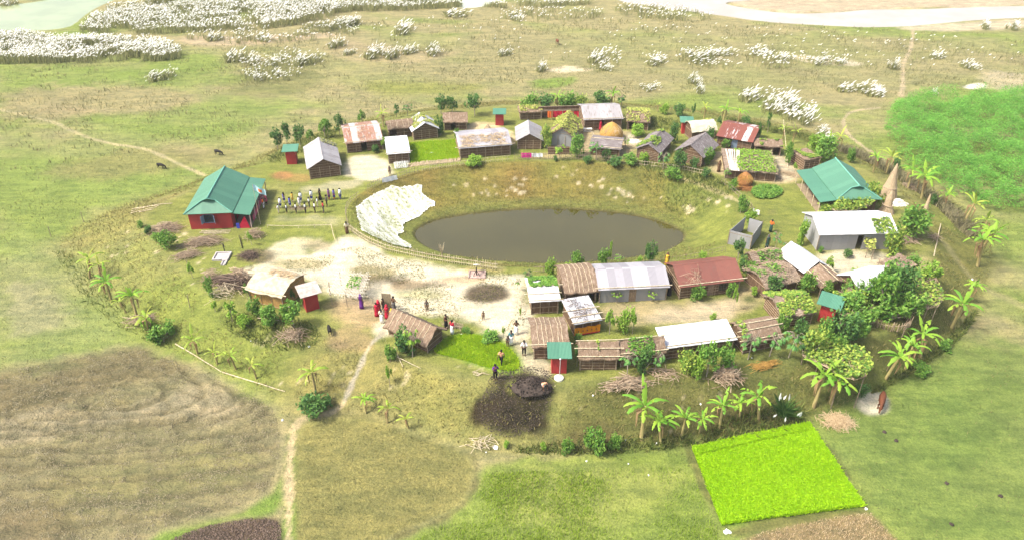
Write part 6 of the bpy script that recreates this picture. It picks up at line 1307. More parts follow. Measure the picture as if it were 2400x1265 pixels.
 (740, 968, 92, 42, 'bush', 'leafdark', 'low dark flowering bush at the bend of the footpath'), (385, 800, 74, 40, 'bush', 'leaf', 'weedy bush at the foot of the left slope'), (350, 770, 50, 30, 'bush', 'leaflight', 'pale weeds beside the dry branch heap'), (1150, 798, 50, 16, 'bush', 'leaf', 'low weeds at the upper edge of the green plot'), (1094, 780, 24, 14, 'bush', 'leaf', 'small tuft at the top of the green plot'), (1180, 790, 14, 22, 'sapling', 'leaflight', 'light sapling at the green plot edge near the boys'), (2015, 925, 40, 24, 'bush', 'leafdark', 'dark weed clump left of the cow'), (2160, 875, 60, 20, 'bush', 'leaf', 'weeds below the right front bananas'), (2215, 820, 44, 20, 'bush', 'leaf', 'weeds at the right slope foot'), (1112, 388, 46, 18, 'bush', 'leaflight', 'light weeds on the fence before the straw roofed hut'), (590, 575, 20, 26, 'sapling', 'leaflight', 'spindly sapling at the school veranda corner'),
 (1925, 800, 60, 50, 'bush', 'leaf', 'bush just below the right latrine door'), (2040, 715, 60, 60, 'bush', 'leaf', 'bush between the trellis and the broad tree at right'), (2125, 745, 70, 56, 'bush', 'leaf', 'leafy bush at the right of the broad tree'), (2085, 690, 60, 60, 'tree', 'leafdark', 'dark tree hiding the wall of the white gable at right'), (1870, 800, 44, 50, 'bush', 'leafdark', 'dark bush between the papaya and the vine buried hut'), (2000, 790, 60, 50, 'bush', 'leaf', 'bush between the big trellis and the low bush'), (2170, 660, 60, 44, 'bush', 'leaflight', 'light scrub on the right rim beside the twig trellis'), (1935, 700, 30, 40, 'bush', 'leaf', 'small bush left of the trellis behind the right latrine'),
 (1938, 502, 60, 26, 'bush', 'vine', 'vine hedge under the left of the right hall eave'), (1990, 502, 76, 34, 'bush', 'vine', 'vine hedge under the middle of the right hall eave'), (2040, 486, 50, 52, 'bush', 'vine', 'tall vine heap at the right corner of the hall'),
]
for q in PL: plant(*q)
BN = [(211, 652, 78, 'bananadry', 'topmost banana at the far left slope'), (236, 662, 62, 'bananadry', 'second banana from the top at the far left slope'), (262, 706, 80, 'banana', 'leaning banana below the two topmost at far left'), (296, 733, 44, 'bananadry', 'short banana left of the heap row'), (323, 748, 82, 'banana', 'dark leaved banana above the dry branch heap'), (351, 788, 80, 'bananadry', 'light banana growing through the dry branch heap'),
 (464, 828, 66, 'bananadry', 'broad leaved banana at the top of the long bamboo'), (510, 852, 52, 'bananadry', 'young banana second along the long bamboo'), (553, 864, 60, 'bananadry', 'erect young banana third along the long bamboo'), (601, 886, 56, 'bananadry', 'young banana at the middle of the long bamboo'), (741, 924, 82, 'bananadry', 'tall banana above the flowering bush'),
 (858, 968, 52, 'banana', 'banana right of the footpath bend'), (908, 990, 56, 'bananadry', 'middle banana right of the footpath bend'), (958, 1002, 46, 'bananadry', 'rightmost banana right of the footpath bend'),
 (1503, 1027, 112, 'banana', 'tallest banana at the left of the front row'), (1549, 1040, 80, 'banana', 'second banana of the front row'), (1597, 1024, 74, 'banana', 'third banana of the front row with bent stem'), (1639, 1014, 58, 'banana', 'smallest banana of the front row'), (1686, 1000, 72, 'banana', 'banana above the top left paddy corner'), (1734, 978, 60, 'banana', 'banana behind the paddy middle'), (1779, 982, 90, 'banana', 'tall banana with a pale bud leaf above the paddy'), (1907, 952, 106, 'banana', 'large banana left of a pair above the paddy right corner'), (1946, 944, 100, 'banana', 'large banana right of a pair above the paddy right corner'),
 (2076, 886, 90, 'banana', 'left banana of three at the right front slope'), (2121, 866, 84, 'banana', 'middle banana of three at the right front slope'), (2156, 844, 92, 'banana', 'right banana of three at the right front slope'), (2230, 768, 100, 'banana', 'large banana at the right slope by the twiggy trellis'), (2268, 706, 60, 'banana', 'banana behind the large one at the right slope'), (2291, 624, 100, 'banana', 'large drooping banana at the right edge slope'), (2290, 600, 96, 'banana', 'tall banana behind the large drooping one at right'), (2302, 562, 70, 'bananadry', 'yellowing banana at the right below the thicket'),
 (2257, 527, 84, 'bananadry', 'slim banana under the thicket lower corner'), (2213, 490, 54, 'banana', 'banana at the thicket edge by the slim sheaf'), (2160, 466, 84, 'banana', 'tall slim banana behind the jute cones'), (2127, 442, 66, 'banana', 'banana left of the tall slim one behind the cones'), (2076, 407, 54, 'bananadry', 'banana directly behind the tall jute cone'), (2046, 404, 46, 'banana', 'low banana left of the tall jute cone'),
 (1955, 358, 50, 'bananadry', 'yellowish banana behind the white edged hut'), (1938, 356, 38, 'bananadry', 'short banana beside the yellowish one behind the white edged hut'), (1856, 336, 44, 'bananadry', 'banana behind the right of the open shed'), (1834, 328, 42, 'bananadry', 'banana behind the left of the open shed'), (1650, 279, 46, 'bananadry', 'erect banana behind the cream tarpaulin roof'), (1694, 287, 46, 'banana', 'banana behind the left of the striped red roof'), (1728, 292, 46, 'banana', 'banana behind the right of the striped red roof'), (899, 298, 46, 'bananadry', 'thin banana behind the small thatched hut'),
 (1306, 256, 44, 'banana', 'banana above the dark shrubs at the red screen'), (1432, 252, 50, 'banana', 'banana above the roof of the tin house at the back'), (1540, 262, 26, 'bananadry', 'small pale banana at the back right of the vine shed')]
for px, py, hpx, mt, lb in BN: plant(px, py, 0, hpx * 1.12, 'banana', mt, lb)

# ------------------------------------------------------------------ kans grass clumps
KP = []
for i in range(4):
    rg = np.random.default_rng(60 + i); n = 190; cc_ = rg.uniform(-.75, .75, (5, 2)); hb = rg.uniform(.5, 1.0, 5); w_ = rg.integers(0, 5, n); P = np.column_stack([cc_[w_] + rg.normal(size=(n, 2)) * .24, np.zeros(n)])
    V, F = blades(P, .62 * hb[w_], .06, (.12, 0), .5, rg); bl = npmesh('blades', V, F, M['kans'])
    n = 58; w_ = rg.integers(0, 5, n); g_ = rg.normal(size=(n, 2)) * .38; P = np.column_stack([cc_[w_] + g_ + [.08, 0], np.maximum(.1, hb[w_] * (.85 - .9 * (g_ ** 2).sum(1)) * rg.uniform(.55, 1.05, n))]); V, F = plumes(P, .34, .026, (1.5, -.3), rg); KP.append((bl, npmesh('plumes', V, F, M['plume'])))
KC = [(372, 186, 56, 34, 'lone kans clump right below the left grass bank'), (545, 148, 60, 40, 'dense kans clump below the gully at left'), (585, 150, 50, 34, 'kans clump joined to the dense one below the gully'), (650, 150, 60, 26, 'loose kans clump at the middle left'), (715, 150, 60, 36, 'loose kans clump right of the middle left one'), (600, 190, 40, 20, 'small kans tuft on the left pasture'), (645, 178, 26, 26, 'thin kans tuft beside the small one on the left pasture'), (790, 112, 44, 34, 'kans clump above the rusty hut far off'), (816, 128, 28, 20, 'little kans clump below the one far above the rusty hut'),
 (500, 98, 44, 30, 'kans clump before the long belt'), (610, 96, 50, 28, 'loose kans clump before the right of the long belt'), (880, 135, 60, 40, 'double kans clump at the top centre left'), (915, 136, 40, 38, 'kans clump right half of the double clump'), (960, 128, 40, 28, 'low kans clump between the double and the round one'), (1006, 128, 50, 38, 'round kans clump at the top centre'), (950, 78, 60, 40, 'feathery kans clump above the round one'), (820, 60, 40, 30, 'kans clump at the right end of the long belt'), (1060, 42, 60, 26, 'kans clump on the upper bank near the water gap'), (1200, 46, 50, 26, 'kans clump on the upper bank centre'),
 (1270, 168, 28, 36, 'single kans clump left of the pale scar'), (1180, 130, 30, 24, 'grassy clump with one plume at top centre'), (1400, 150, 50, 40, 'scattered kans clump right of the pale scar'), (1412, 165, 36, 30, 'lower part of the kans right of the pale scar'), (1540, 152, 50, 30, 'kans clump at the upper middle right'), (1640, 142, 60, 40, 'wide kans clump at the upper right middle'), (1690, 132, 50, 22, 'kans clump right beside the wide upper one'), (1770, 130, 56, 30, 'kans clump at the left of the pale channel'), (1835, 142, 40, 24, 'kans clump within the pale channel'), (1915, 148, 44, 24, 'kans clump at the right of the pale channel'), (1970, 152, 30, 18, 'last small kans clump of the pale channel row'),
 (1622, 198, 34, 36, 'kans clump above the tarpaulin hut far off'), (1642, 218, 26, 32, 'smaller kans clump below it above the tarpaulin hut'), (1520, 210, 40, 20, 'faint kans tuft above the vine shed'), (1760, 240, 60, 40, 'left kans clump of the big group behind the red roof'), (1800, 262, 60, 52, 'middle kans clump of the big group behind the red roof'), (1850, 258, 70, 56, 'upper kans clump of the big group behind the red roof'), (1880, 285, 60, 48, 'right drooping kans clump of the big group behind the red roof'), (1980, 218, 46, 30, 'left part of the kans group above the footpath curve'), (2025, 222, 64, 40, 'main part of the kans group above the footpath curve'), (2060, 222, 40, 26, 'right part of the kans group above the footpath curve'),
 (2092, 162, 22, 38, 'narrow kans clump left of the upper footpath'), (2195, 140, 36, 24, 'kans clump right of the upper footpath'), (2265, 162, 44, 28, 'pair of kans tufts at the far right'), (2310, 68, 24, 30, 'left kans clump on the river edge far right'), (2372, 70, 24, 32, 'right kans clump on the river edge far right'), (2188, 226, 20, 24, 'kans clump at the thicket top'), (1922, 330, 44, 36, 'kans clump behind the bananas by the white edged hut'), (1928, 308, 30, 20, 'sparse kans tuft above the bananas at right')]
def kans(px, py, wpx, hpx, label, i, k=1.0):
    p = at(px, py); t = thing('kans_clump', label, 'grass clump', p, random.uniform(-.4, .4), 'white flowering grass clumps on the plain'); w = wpx / pxm(py) / 2; h_ = hpx / pxv(py); t.scale = (w, w, h_ * 1.05)
    bl, pl = KP[i % 4]; obj('blades', bl, t); obj('plumes', pl, t)
for i, q in enumerate(KC): kans(*q, i)
# dark pampas with few plumes above the paddy
p = at(1835, 975); t = thing('kans_clump', 'dark arching grass clump with few white plumes above the paddy', 'grass clump', p); rg = np.random.default_rng(8)
n = 260; q = rg.uniform(0, 2 * pi, n); r = rg.random(n) * .4; V, F = blades(np.column_stack([np.cos(q) * r, np.sin(q) * r, 0 * r]), 1.7, .05, (0, 0), .55, rg); obj('blades', npmesh('blades', V, F, M['leafdark']), t)
P = np.array([(-.6, .2, 1.6), (-.4, .3, 1.7), (-.2, .3, 1.65), (.9, -.5, .5), (1.1, -.6, .45), (1.2, -.4, .5), (.4, .5, 1.3), (-1.1, -.5, .4), (-.2, -1, .3)]); V, F = plumes(P, .6, .09, (.3, 0), rg); obj('plumes', npmesh('plumes', V, F, M['plume']), t)
# reeds on the back right slope
RD = smooth_poly(poly([(1960, 345), (2020, 350), (2100, 395), (2200, 455), (2280, 500), (2300, 540), (2260, 540), (2190, 480), (2110, 425), (2010, 375), (1960, 365)], -1.2)); P = scatter(RD, 5200, np.random.default_rng(4)); V, F = blades(P, 1.0, .06, (.15, 0), .4)
tag(obj('reed_bed', npmesh('reed_bed', V, F, M['reed'])), 'dry reed strip along the back right slope of the mound', 'reeds', kind='stuff')
WD = np.concatenate([scatter(smooth_poly(poly(q, z)), n, np.random.default_rng(n)) for q, z, n in (([(1700, 275), (1900, 305), (1990, 345), (1960, 365), (1880, 340), (1700, 300)], -1, 1500), ([(620, 380), (700, 335), (800, 300), (790, 330), (720, 360), (650, 395)], -.5, 900), ([(1460, 275), (1560, 275), (1640, 300), (1560, 310), (1480, 290)], 0, 700), ([(120, 570), (180, 600), (330, 760), (420, 815), (360, 800), (240, 740), (150, 640)], -2.5, 450), ([(500, 750), (600, 740), (760, 770), (740, 820), (600, 800)], -.5, 900), ([(1650, 1000), (1880, 940), (1900, 985), (1640, 1040)], -2.5, 1000), ([(1440, 1030), (1640, 1020), (1620, 1045), (1300, 1065), (1150, 1050)], -2.7, 900), ([(2010, 930), (2220, 800), (2300, 700), (2270, 780), (2110, 890)], -2.6, 1100), ([(1440, 385), (1600, 395), (1700, 430), (1720, 480), (1640, 440), (1500, 405)], -.5, 900), ([(1480, 420), (1600, 410), (1700, 470), (1660, 520), (1540, 480)], -2, 700))])
V, F = blades(WD, .55, .07, spread=.6)
tag(obj('tall_weeds', npmesh('tall_weeds', V, F, mk('weeds', (.1, .15, .03), (.07, .11, .025), .5, island=(.2, .22, .06), transl=.3))), 'rough green weeds along the mound foot and pond bank', 'weeds', kind='stuff')

# ------------------------------------------------------------------ vine trellises, fenced bush
def trellis(pts, z, label, vlabel, n, mt, posts=7, twigs=60):
    P2 = smooth_poly(poly(pts, z), 1); c = P2.mean(0); z0 = gz(*c); t = thing('trellis', label, 'trellis', (c[0], c[1], z0)); mb = MB(); rr = random.Random(n)
    for k in range(twigs):
        a = P2[rr.randrange(len(P2))] - c; b = P2[rr.randrange(len(P2))] - c; mb.bar((a[0] * 1.05, a[1] * 1.05, z - z0 + rr.uniform(-.12, .05)), (b[0] * 1.05, b[1] * 1.05, z - z0 + rr.uniform(-.12, .05)), .022, 4, bend=.1)
    obj('twig_lattice', mb, t, mats=M['stick'])
    for k in range(posts):
        a = P2[k * len(P2) // posts] - c; mb = MB(); mb.bar((a[0], a[1], gz(*(a + c)) - z0 - .2), (a[0], a[1], z - z0 + .1), .045, 5); obj('post', mb, t, mats=M['pole'])
    rg = np.random.default_rng(n); lo, hi = P2.min(0), P2.max(0); q = rg.uniform(lo, hi, (n * 3, 2)); q = q[(sdf(P2, q[:, 0], q[:, 1], 3) > -.1) & (fbm(q[:, 0], q[:, 1], 1.6, 3) > .36)][:n]
    V, F = leaves(np.column_stack([q, z + rg.uniform(-.15, .4, len(q)) ** 1]), .27, .75, 1.0, rg); tag(obj('gourd_vine', npmesh('gourd_vine', V, F, M[mt])), vlabel, 'vine', 'gourd vines creeping over racks')
trellis([(1880, 800), (1960, 790), (2040, 830), (2042, 872), (1985, 890), (1930, 850), (1885, 840)], .9, 'big twig trellis at the right front above the bananas', 'wide flat vine over the big right front trellis', 2000, 'vine')
trellis([(2130, 655), (2185, 640), (2215, 690), (2190, 725), (2130, 705), (2100, 685)], 1.2, 'ragged twig trellis on the right rim of the mound', 'patchy vine over the ragged right rim trellis', 800, 'vine', 7, 110)
trellis([(1945, 690), (2000, 668), (2030, 688), (2028, 722), (1985, 740), (1950, 722)], 1.6, 'twig trellis between the right latrine and the white gable', 'vine roof between the right latrine and the white gable', 900, 'vine')
trellis([(2050, 612), (2100, 596), (2150, 628), (2170, 655), (2120, 650), (2080, 632)], 1.3, 'slatted trellis behind the flat thatched shed', 'loose vine over the slatted trellis behind the flat shed', 420, 'vine', 6, 60)
trellis([(2020, 545), (2040, 540), (2050, 575), (2048, 590), (2030, 580)], 1.2, 'narrow prop frame at the long grey house front', 'yellow vine strand before the long grey house', 230, 'vineyel', 4, 10)
trellis([(1960, 470), (2000, 462), (2045, 450), (2050, 478), (2000, 492), (1950, 494)], 2.0, 'light frame under the hip of the right hall', 'vine climbing the hip end of the right hall', 900, 'vine', 5, 20)
p = at(2090, 765); t = thing('brush_fence', 'round fence of upright twigs around the bush at right', 'fence', p); mb = MB()
for k in range(170):
    q = random.uniform(0, 2 * pi); r = 1.95 + random.uniform(-.15, .15); mb.bar((cos(q) * r, sin(q) * r * .8 + 1.0, -.1), (cos(q + random.uniform(-.1, .1)) * (r + .1), sin(q) * r * .8 + 1.0, random.uniform(.5, .95)), .025, 4)
obj('twigs', mb, t, mats=M['stick']); mb = MB(); mb.tube([(cos(2 * pi * k / 24) * 2.0, sin(2 * pi * k / 24) * 1.6 + 1.0, .5) for k in range(25)], .03, 5); obj('rail', mb, t, mats=M['stick'])
plant(2090, 752, 92, 44, 'bush', 'leaf', 'leafy bush inside the round twig fence at right')
brush((2125, 565), 2.2, 1.2, .5, 110, 'dry twigs under the big round bush', spread=1.4)
p = at(1037, 604); t = thing('bare_shrub', 'small leafless pale shrub at the near pond edge', 'shrub', p); mb = MB()
for k in range(26): q = random.uniform(0, 2 * pi); s_ = random.uniform(.1, .5); mb.tube([(0, 0, -.1), (cos(q) * s_ * .3, sin(q) * s_ * .3, .8), (cos(q) * s_, sin(q) * s_, random.uniform(1.3, 2.1))], [.03, .02, .008], 4)
obj('stems', mb, t, mats=M['bamboo'])

# ------------------------------------------------------------------ fishing net spread on the bank
NET = np.array([tuple(at(*q_)[:2]) for q_ in [(834, 487), (852, 470), (880, 452), (918, 434), (930, 438), (965, 437), (982, 430), (990, 432), (990, 455), (1008, 468), (1024, 474), (1022, 484), (1005, 490), (985, 508), (955, 522), (946, 528), (948, 545), (934, 552), (940, 560), (966, 574), (963, 583), (925, 575), (880, 558), (845, 540), (838, 512)]])
lo, hi = NET.min(0), NET.max(0); st = .14; nx = int((hi[0] - lo[0]) / st); ny = int((hi[1] - lo[1]) / st); XX, YY = np.meshgrid(lo[0] + np.arange(nx) * st, lo[1] + np.arange(ny) * st)
ins = sdf(NET, XX, YY, 2) + (fbm(XX, YY, .8, 2) - .5) * .3 > 0
rot = .9; along = XX * cos(rot) - YY * sin(rot); acr = XX * sin(rot) + YY * cos(rot); fold = 1 - np.abs(fbm(acr * 1.0 + 5, along * .2, .9, 3, .6) - .5) * 8
ZZ = gzv(XX.ravel(), YY.ravel()).reshape(XX.shape) + .07 + np.clip(fold, 0, 1) ** 2 * .08 + (fbm(XX, YY, .5, 2) - .5) * .05
idn = np.arange(nx * ny).reshape(ny, nx); ok = ins[:-1, :-1] & ins[1:, :-1] & ins[:-1, 1:] & ins[1:, 1:]
Fn = np.stack([idn[:-1, :-1], idn[:-1, 1:], idn[1:, 1:], idn[1:, :-1]], -1)[ok]; used, inv = np.unique(Fn, return_inverse=True)
nm, nnt, nb_ = new_mat('net cloth'); aa = nd(nnt, 'ShaderNodeAttribute', attribute_name='gather'); nb_.inputs['Roughness'].default_value = .8
cc = mixc(nnt, aa.outputs['Fac'], (.27, .29, .15), (.7, .69, .62)); cc = mixc(nnt, ramp(nnt, noise(nnt, coords(nnt), 2.5, 4, .7), .35, .7), cc, (.6, .6, .5)); nnt.links.new(cc, nb_.inputs['Base Color'])
me = npmesh('fishing_net', np.column_stack([XX.ravel(), YY.ravel(), ZZ.ravel()])[used], inv.reshape(-1, 4), nm, True)
at2 = me.attributes.new('gather', 'FLOAT', 'POINT'); at2.data.foreach_set('value', np.clip(fold, 0, 1).ravel()[used].astype(np.float32) ** 2)
edge = sdf(NET, XX, YY, 2).ravel()[used]; vals = np.clip(np.clip(fold, 0, 1).ravel()[used] ** 1.5 + (edge < .2) * .8, 0, 1); at2.data.foreach_set('value', vals.astype(np.float32))
tag(obj('fishing_net', me), 'huge white fishing net spread out on the left pond bank', 'fishing net')

# ------------------------------------------------------------------ bodies: one skinned surface each
def skin(name, V, E, sub=1, mat=None):
    """V: (x, y, z, rx[, ry]) joints, first one is the root"""
    me = bpy.data.meshes.new(name); me.from_pydata([v[:3] for v in V], E, []); o = bpy.data.objects.new(name, me); COL.objects.link(o)
    md = o.modifiers.new('s', 'SKIN'); md.use_smooth_shade = True
    sv = me.skin_vertices[0].data
    for i, v in enumerate(V): sv[i].radius = (v[3], v[4] if len(v) > 4 else v[3])
    sv[0].use_root = True
    if sub: o.modifiers.new('u', 'SUBSURF').levels = sub
    bpy.context.view_layer.update(); dg = bpy.context.evaluated_depsgraph_get(); out = bpy.data.meshes.new_from_object(o.evaluated_get(dg)); out.name = name
    bpy.data.objects.remove(o); bpy.data.meshes.remove(me); out.materials.clear()
    if mat: out.materials.append(mat)
    return out
POSE = {}
# wrist/elbow targets (x for the right side, mirrored) and legs; faces -Y
ARMS = dict(stand=[((.24, .02, 1.06), (.25, -.06, .82)), ((.24, .02, 1.06), (.25, -.06, .82))], raised=[((.25, -.12, 1.18), (.1, -.3, 1.48)), ((.25, -.12, 1.18), (.1, -.3, 1.48))], hold=[((.26, -.08, 1.08), (.12, -.28, 1.14)), ((.26, -.08, 1.08), (.12, -.28, 1.14))],
            reach=[((.33, -.05, 1.22), (.55, -.12, 1.3)), ((.24, .02, 1.06), (.25, -.06, .82))], walk=[((.24, .1, 1.08), (.25, .12, .86)), ((.24, -.1, 1.08), (.24, -.26, .9))])
def body_pose(pose):
    bend = pose == 'bend'; sit = pose == 'sit'
    if bend: sp = [(0, 0, .62), (0, -.14, .8), (0, -.34, .92)]; nk = (0, -.48, .93); hd = [(0, -.56, .94), (0, -.66, .9)]; sh = [(s * .17, -.38, .92) for s in (1, -1)]; ar = [((.22, -.46, .66), (.2, -.52, .42))] * 2
    elif sit: sp = [(0, 0, .2), (0, -.03, .45), (0, -.06, .68)]; nk = (0, -.07, .82); hd = [(0, -.08, .9), (0, -.1, 1.02)]; sh = [(s * .17, -.05, .74) for s in (1, -1)]; ar = [((.25, -.14, .5), (.16, -.34, .42))] * 2
    else: sp = [(0, 0, .92), (0, 0, 1.12), (0, 0, 1.3)]; nk = (0, 0, 1.44); hd = [(0, -.01, 1.53), (0, -.015, 1.62)]; sh = [(s * .17, 0, 1.37) for s in (1, -1)]; ar = ARMS.get(pose, ARMS['stand'])
    z0 = sp[0][2]
    if pose == 'walk': kn = [(.1, -.2, .5), (.1, .06, .48)]; an = [(.1, -.24, .09), (.1, .3, .16)]
    elif bend: kn = [(.12, -.18, .36)] * 2; an = [(.12, .02, .08)] * 2
    elif sit: kn = [(.2, -.38, .34)] * 2; an = [(.16, -.42, .06)] * 2
    else: kn = [(.1, -.01, .48)] * 2; an = [(.1, .02, .08)] * 2
    return dict(sp=sp, nk=nk, hd=hd, sh=sh, ar=ar, kn=kn, an=an, z0=z0)
def build_pose(pose):
    b = body_pose(pose); V = []; E = []
    def v(p, r, ry=None): V.append((*p, r, ry if ry else r)); return len(V) - 1
    pel = v(b['sp'][0], .13, .1); s1 = v(b['sp'][1], .12, .09); s2 = v(b['sp'][2], .15, .1); nk = v(b['nk'], .052); h1 = v(b['hd'][0], .085, .09); h2 = v(b['hd'][1], .075, .085)
    E += [(pel, s1), (s1, s2), (s2, nk), (nk, h1), (h1, h2)]; hx, hy, hz = b['hd'][0]
    ns = v((hx, hy - .098, hz + .005), .014); E.append((h1, ns))
    for s_ in (1, -1): ea = v((hx + s_ * .085, hy + .01, hz + .01), .018); E.append((h1, ea))
    for i, s_ in enumerate((1, -1)):
        sh = v(b['sh'][i], .055); el = v((b['ar'][i][0][0] * s_, *b['ar'][i][0][1:]), .042); w_ = b['ar'][i][1]; wr = v((w_[0] * s_, *w_[1:]), .028)
        d = (Vector(w_) - Vector(b['ar'][i][0])).normalized(); pm = Vector(w_) + d * .075; pa = v((pm.x * s_, pm.y, pm.z), .032, .02)
        E += [(s2, sh), (sh, el), (el, wr), (wr, pa)]; sd = d.cross(Vector((1, 0, 0)))
        sd = sd.normalized() if sd.length > .1 else Vector((0, 1, 0)); inn = Vector((-.5, 0, 0))
        for k, (o_, l) in enumerate(((-.03, .07), (-.01, .085), (.01, .08), (.03, .062))):
            f0 = pm + sd * o_ * .9 + d * .03; f1 = f0 + d * l * .55 + inn * .01; f2 = f0 + d * l + inn * .05
            a = v((f0.x * s_, f0.y, f0.z), .01); c = v((f1.x * s_, f1.y, f1.z), .009); e = v((f2.x * s_, f2.y, f2.z), .008); E += [(pa, a), (a, c), (c, e)]
        th = pm - d * .04 - sd * .035 + inn * .03; t2 = th + d * .045 - sd * .01; a = v((th.x * s_, th.y, th.z), .011); c = v((t2.x * s_, t2.y, t2.z), .009); E += [(wr, a), (a, c)]
        hp = v((s_ * .09, b['sp'][0][1], b['z0'] - .05), .09); kn = v((b['kn'][i][0] * s_, *b['kn'][i][1:]), .06); an = v((b['an'][i][0] * s_, *b['an'][i][1:]), .038); t_ = b['an'][i]; to = v((t_[0] * s_, t_[1] - .17, max(t_[2] - .05, .03)), .036, .028)
        E += [(pel, hp), (hp, kn), (kn, an), (an, to)]
    out = dict(body=skin('body', V, E, 1, M['skin']))
    hx2, hy2, hz2 = b['hd'][1]; mb = MB(); vs = []; dirv = (Vector(b['hd'][1]) - Vector(b['hd'][0])).normalized()
    mb.lathe([(.088, -.1), (.104, -.03), (.098, .03), (.07, .075), (.03, .098), (.004, .104)], 14)
    hm = mb.mesh('hair', [M['hair']], True); 
    for vv in hm.vertices: vv.co = Vector((vv.co.x, vv.co.y * 1.08 + .022 + (.03 if vv.co.z < -.02 and vv.co.y > 0 else 0), vv.co.z)); 
    tilt = dirv.to_track_quat('Z', 'Y').to_matrix() if (bend_ := pose == 'bend') else None
    for vv in hm.vertices: vv.co = (tilt @ vv.co if tilt else vv.co) + Vector((hx2, hy2, hz2 - .01))
    out['hair'] = hm
    eb = MB(); h0 = Vector(b['hd'][0])
    for s_ in (1, -1): eb.lathe([(.002, -.012), (.012, 0), (.002, .012)], 6, (h0.x + s_ * .035, h0.y - .088)); 
    em = eb.mesh('eyes', [M['cl_black']])
    for vv in em.vertices: vv.co.z += h0.z + .035
    out['eyes'] = em
    V = []; E = []; pel = v((b['sp'][0][0], b['sp'][0][1], b['sp'][0][2] - .02), .155, .125); s1 = v(b['sp'][1], .14, .11); s2 = v(b['sp'][2], .165, .115); c = v(tuple(Vector(b['nk']) * .75 + Vector(b['sp'][2]) * .25), .07); E += [(pel, s1), (s1, s2), (s2, c)]
    for i, s_ in enumerate((1, -1)): sh = v(b['sh'][i], .072); el = v((b['ar'][i][0][0] * s_, *b['ar'][i][0][1:]), .06); E += [(s2, sh), (sh, el)]
    out['shirt'] = skin('shirt', V, E, 1)
    V = []; E = []; pel = v((b['sp'][0][0], b['sp'][0][1], b['sp'][0][2] + .03), .14, .115)
    for i, s_ in enumerate((1, -1)): hp = v((s_ * .09, b['sp'][0][1], b['z0'] - .06), .105); kn = v((b['kn'][i][0] * s_, *b['kn'][i][1:]), .08); an = v((b['an'][i][0] * s_, b['an'][i][1], b['an'][i][2] + .05), .06); E += [(pel, hp), (hp, kn), (kn, an)]
    out['trousers'] = skin('trousers', V, E, 1)
    def wrap(name, prof, jit=.03, off=(0, 0)):
        mb = MB(); mb.lathe(prof, 18, off, jit=jit, sy=.78); return mb.mesh(name, [M['cl_white']], True)
    y0 = b['sp'][0][1]; zt = b['z0']
    out['lungi'] = wrap('lungi', [(.2, .1), (.19, zt * .5), (.165, zt * .9), (.15, zt + .1)], off=(0, -.1 if pose in ('bend', 'sit') else 0))
    if not (pose in ('bend', 'sit')):
        out['sari'] = wrap('sari', [(.25, .06), (.22, .4), (.19, .8), (.165, 1.05), (.19, 1.25), (.2, 1.36), (.1, 1.45)]); out['dress'] = wrap('dress', [(.23, .48), (.19, .85), (.16, 1.08), (.185, 1.25), (.19, 1.36), (.08, 1.45)])
        out['shawl'] = wrap('shawl', [(.25, .85), (.25, 1.1), (.235, 1.3), (.19, 1.42), (.12, 1.5)], .05, (0, .03)); out['veil'] = wrap('veil', [(.2, 1.2), (.16, 1.42), (.13, 1.55), (.12, 1.66), (.07, 1.74), (.01, 1.76)], .03, (0, .03))
    else:
        out['sari'] = wrap('sari', [(.3, .04), (.28, .25), (.22, .5), (.2, .7), (.1, .82)])
    return out
for ps in ('stand', 'raised', 'hold', 'reach', 'walk', 'bend', 'sit'): POSE[ps] = build_pose(ps)
def person(px, py, hgt, face, pose, wear, label, group=None):
    """face: degrees, 0 looks at the camera, 90 looks right; wear: [(garment, material)]"""
    P = POSE[pose]; p = at(px, py); o = obj('person', P['body']); o.location = p; o.rotation_euler = (0, 0, radians(face)); k = hgt / 1.7; o.scale = (k * 1.06, k * 1.06, k); tag(o, label, 'person', group)
    veil = any(w[0] == 'veil' for w in wear)
    for nme in (['eyes'] if veil else ['hair', 'eyes']): obj(nme, P[nme], o)
    for g, mt in wear:
        me = P[g]
        c = obj(g, me, o)
        if not me.materials: me.materials.append(M[mt])
        c.material_slots[0].link = 'OBJECT'; c.material_slots[0].material = M[mt]
    return o
LN = 'school children lined up before the school'
W_, B_, U_ = 'cl_white', 'cl_black', 'cl_blue'
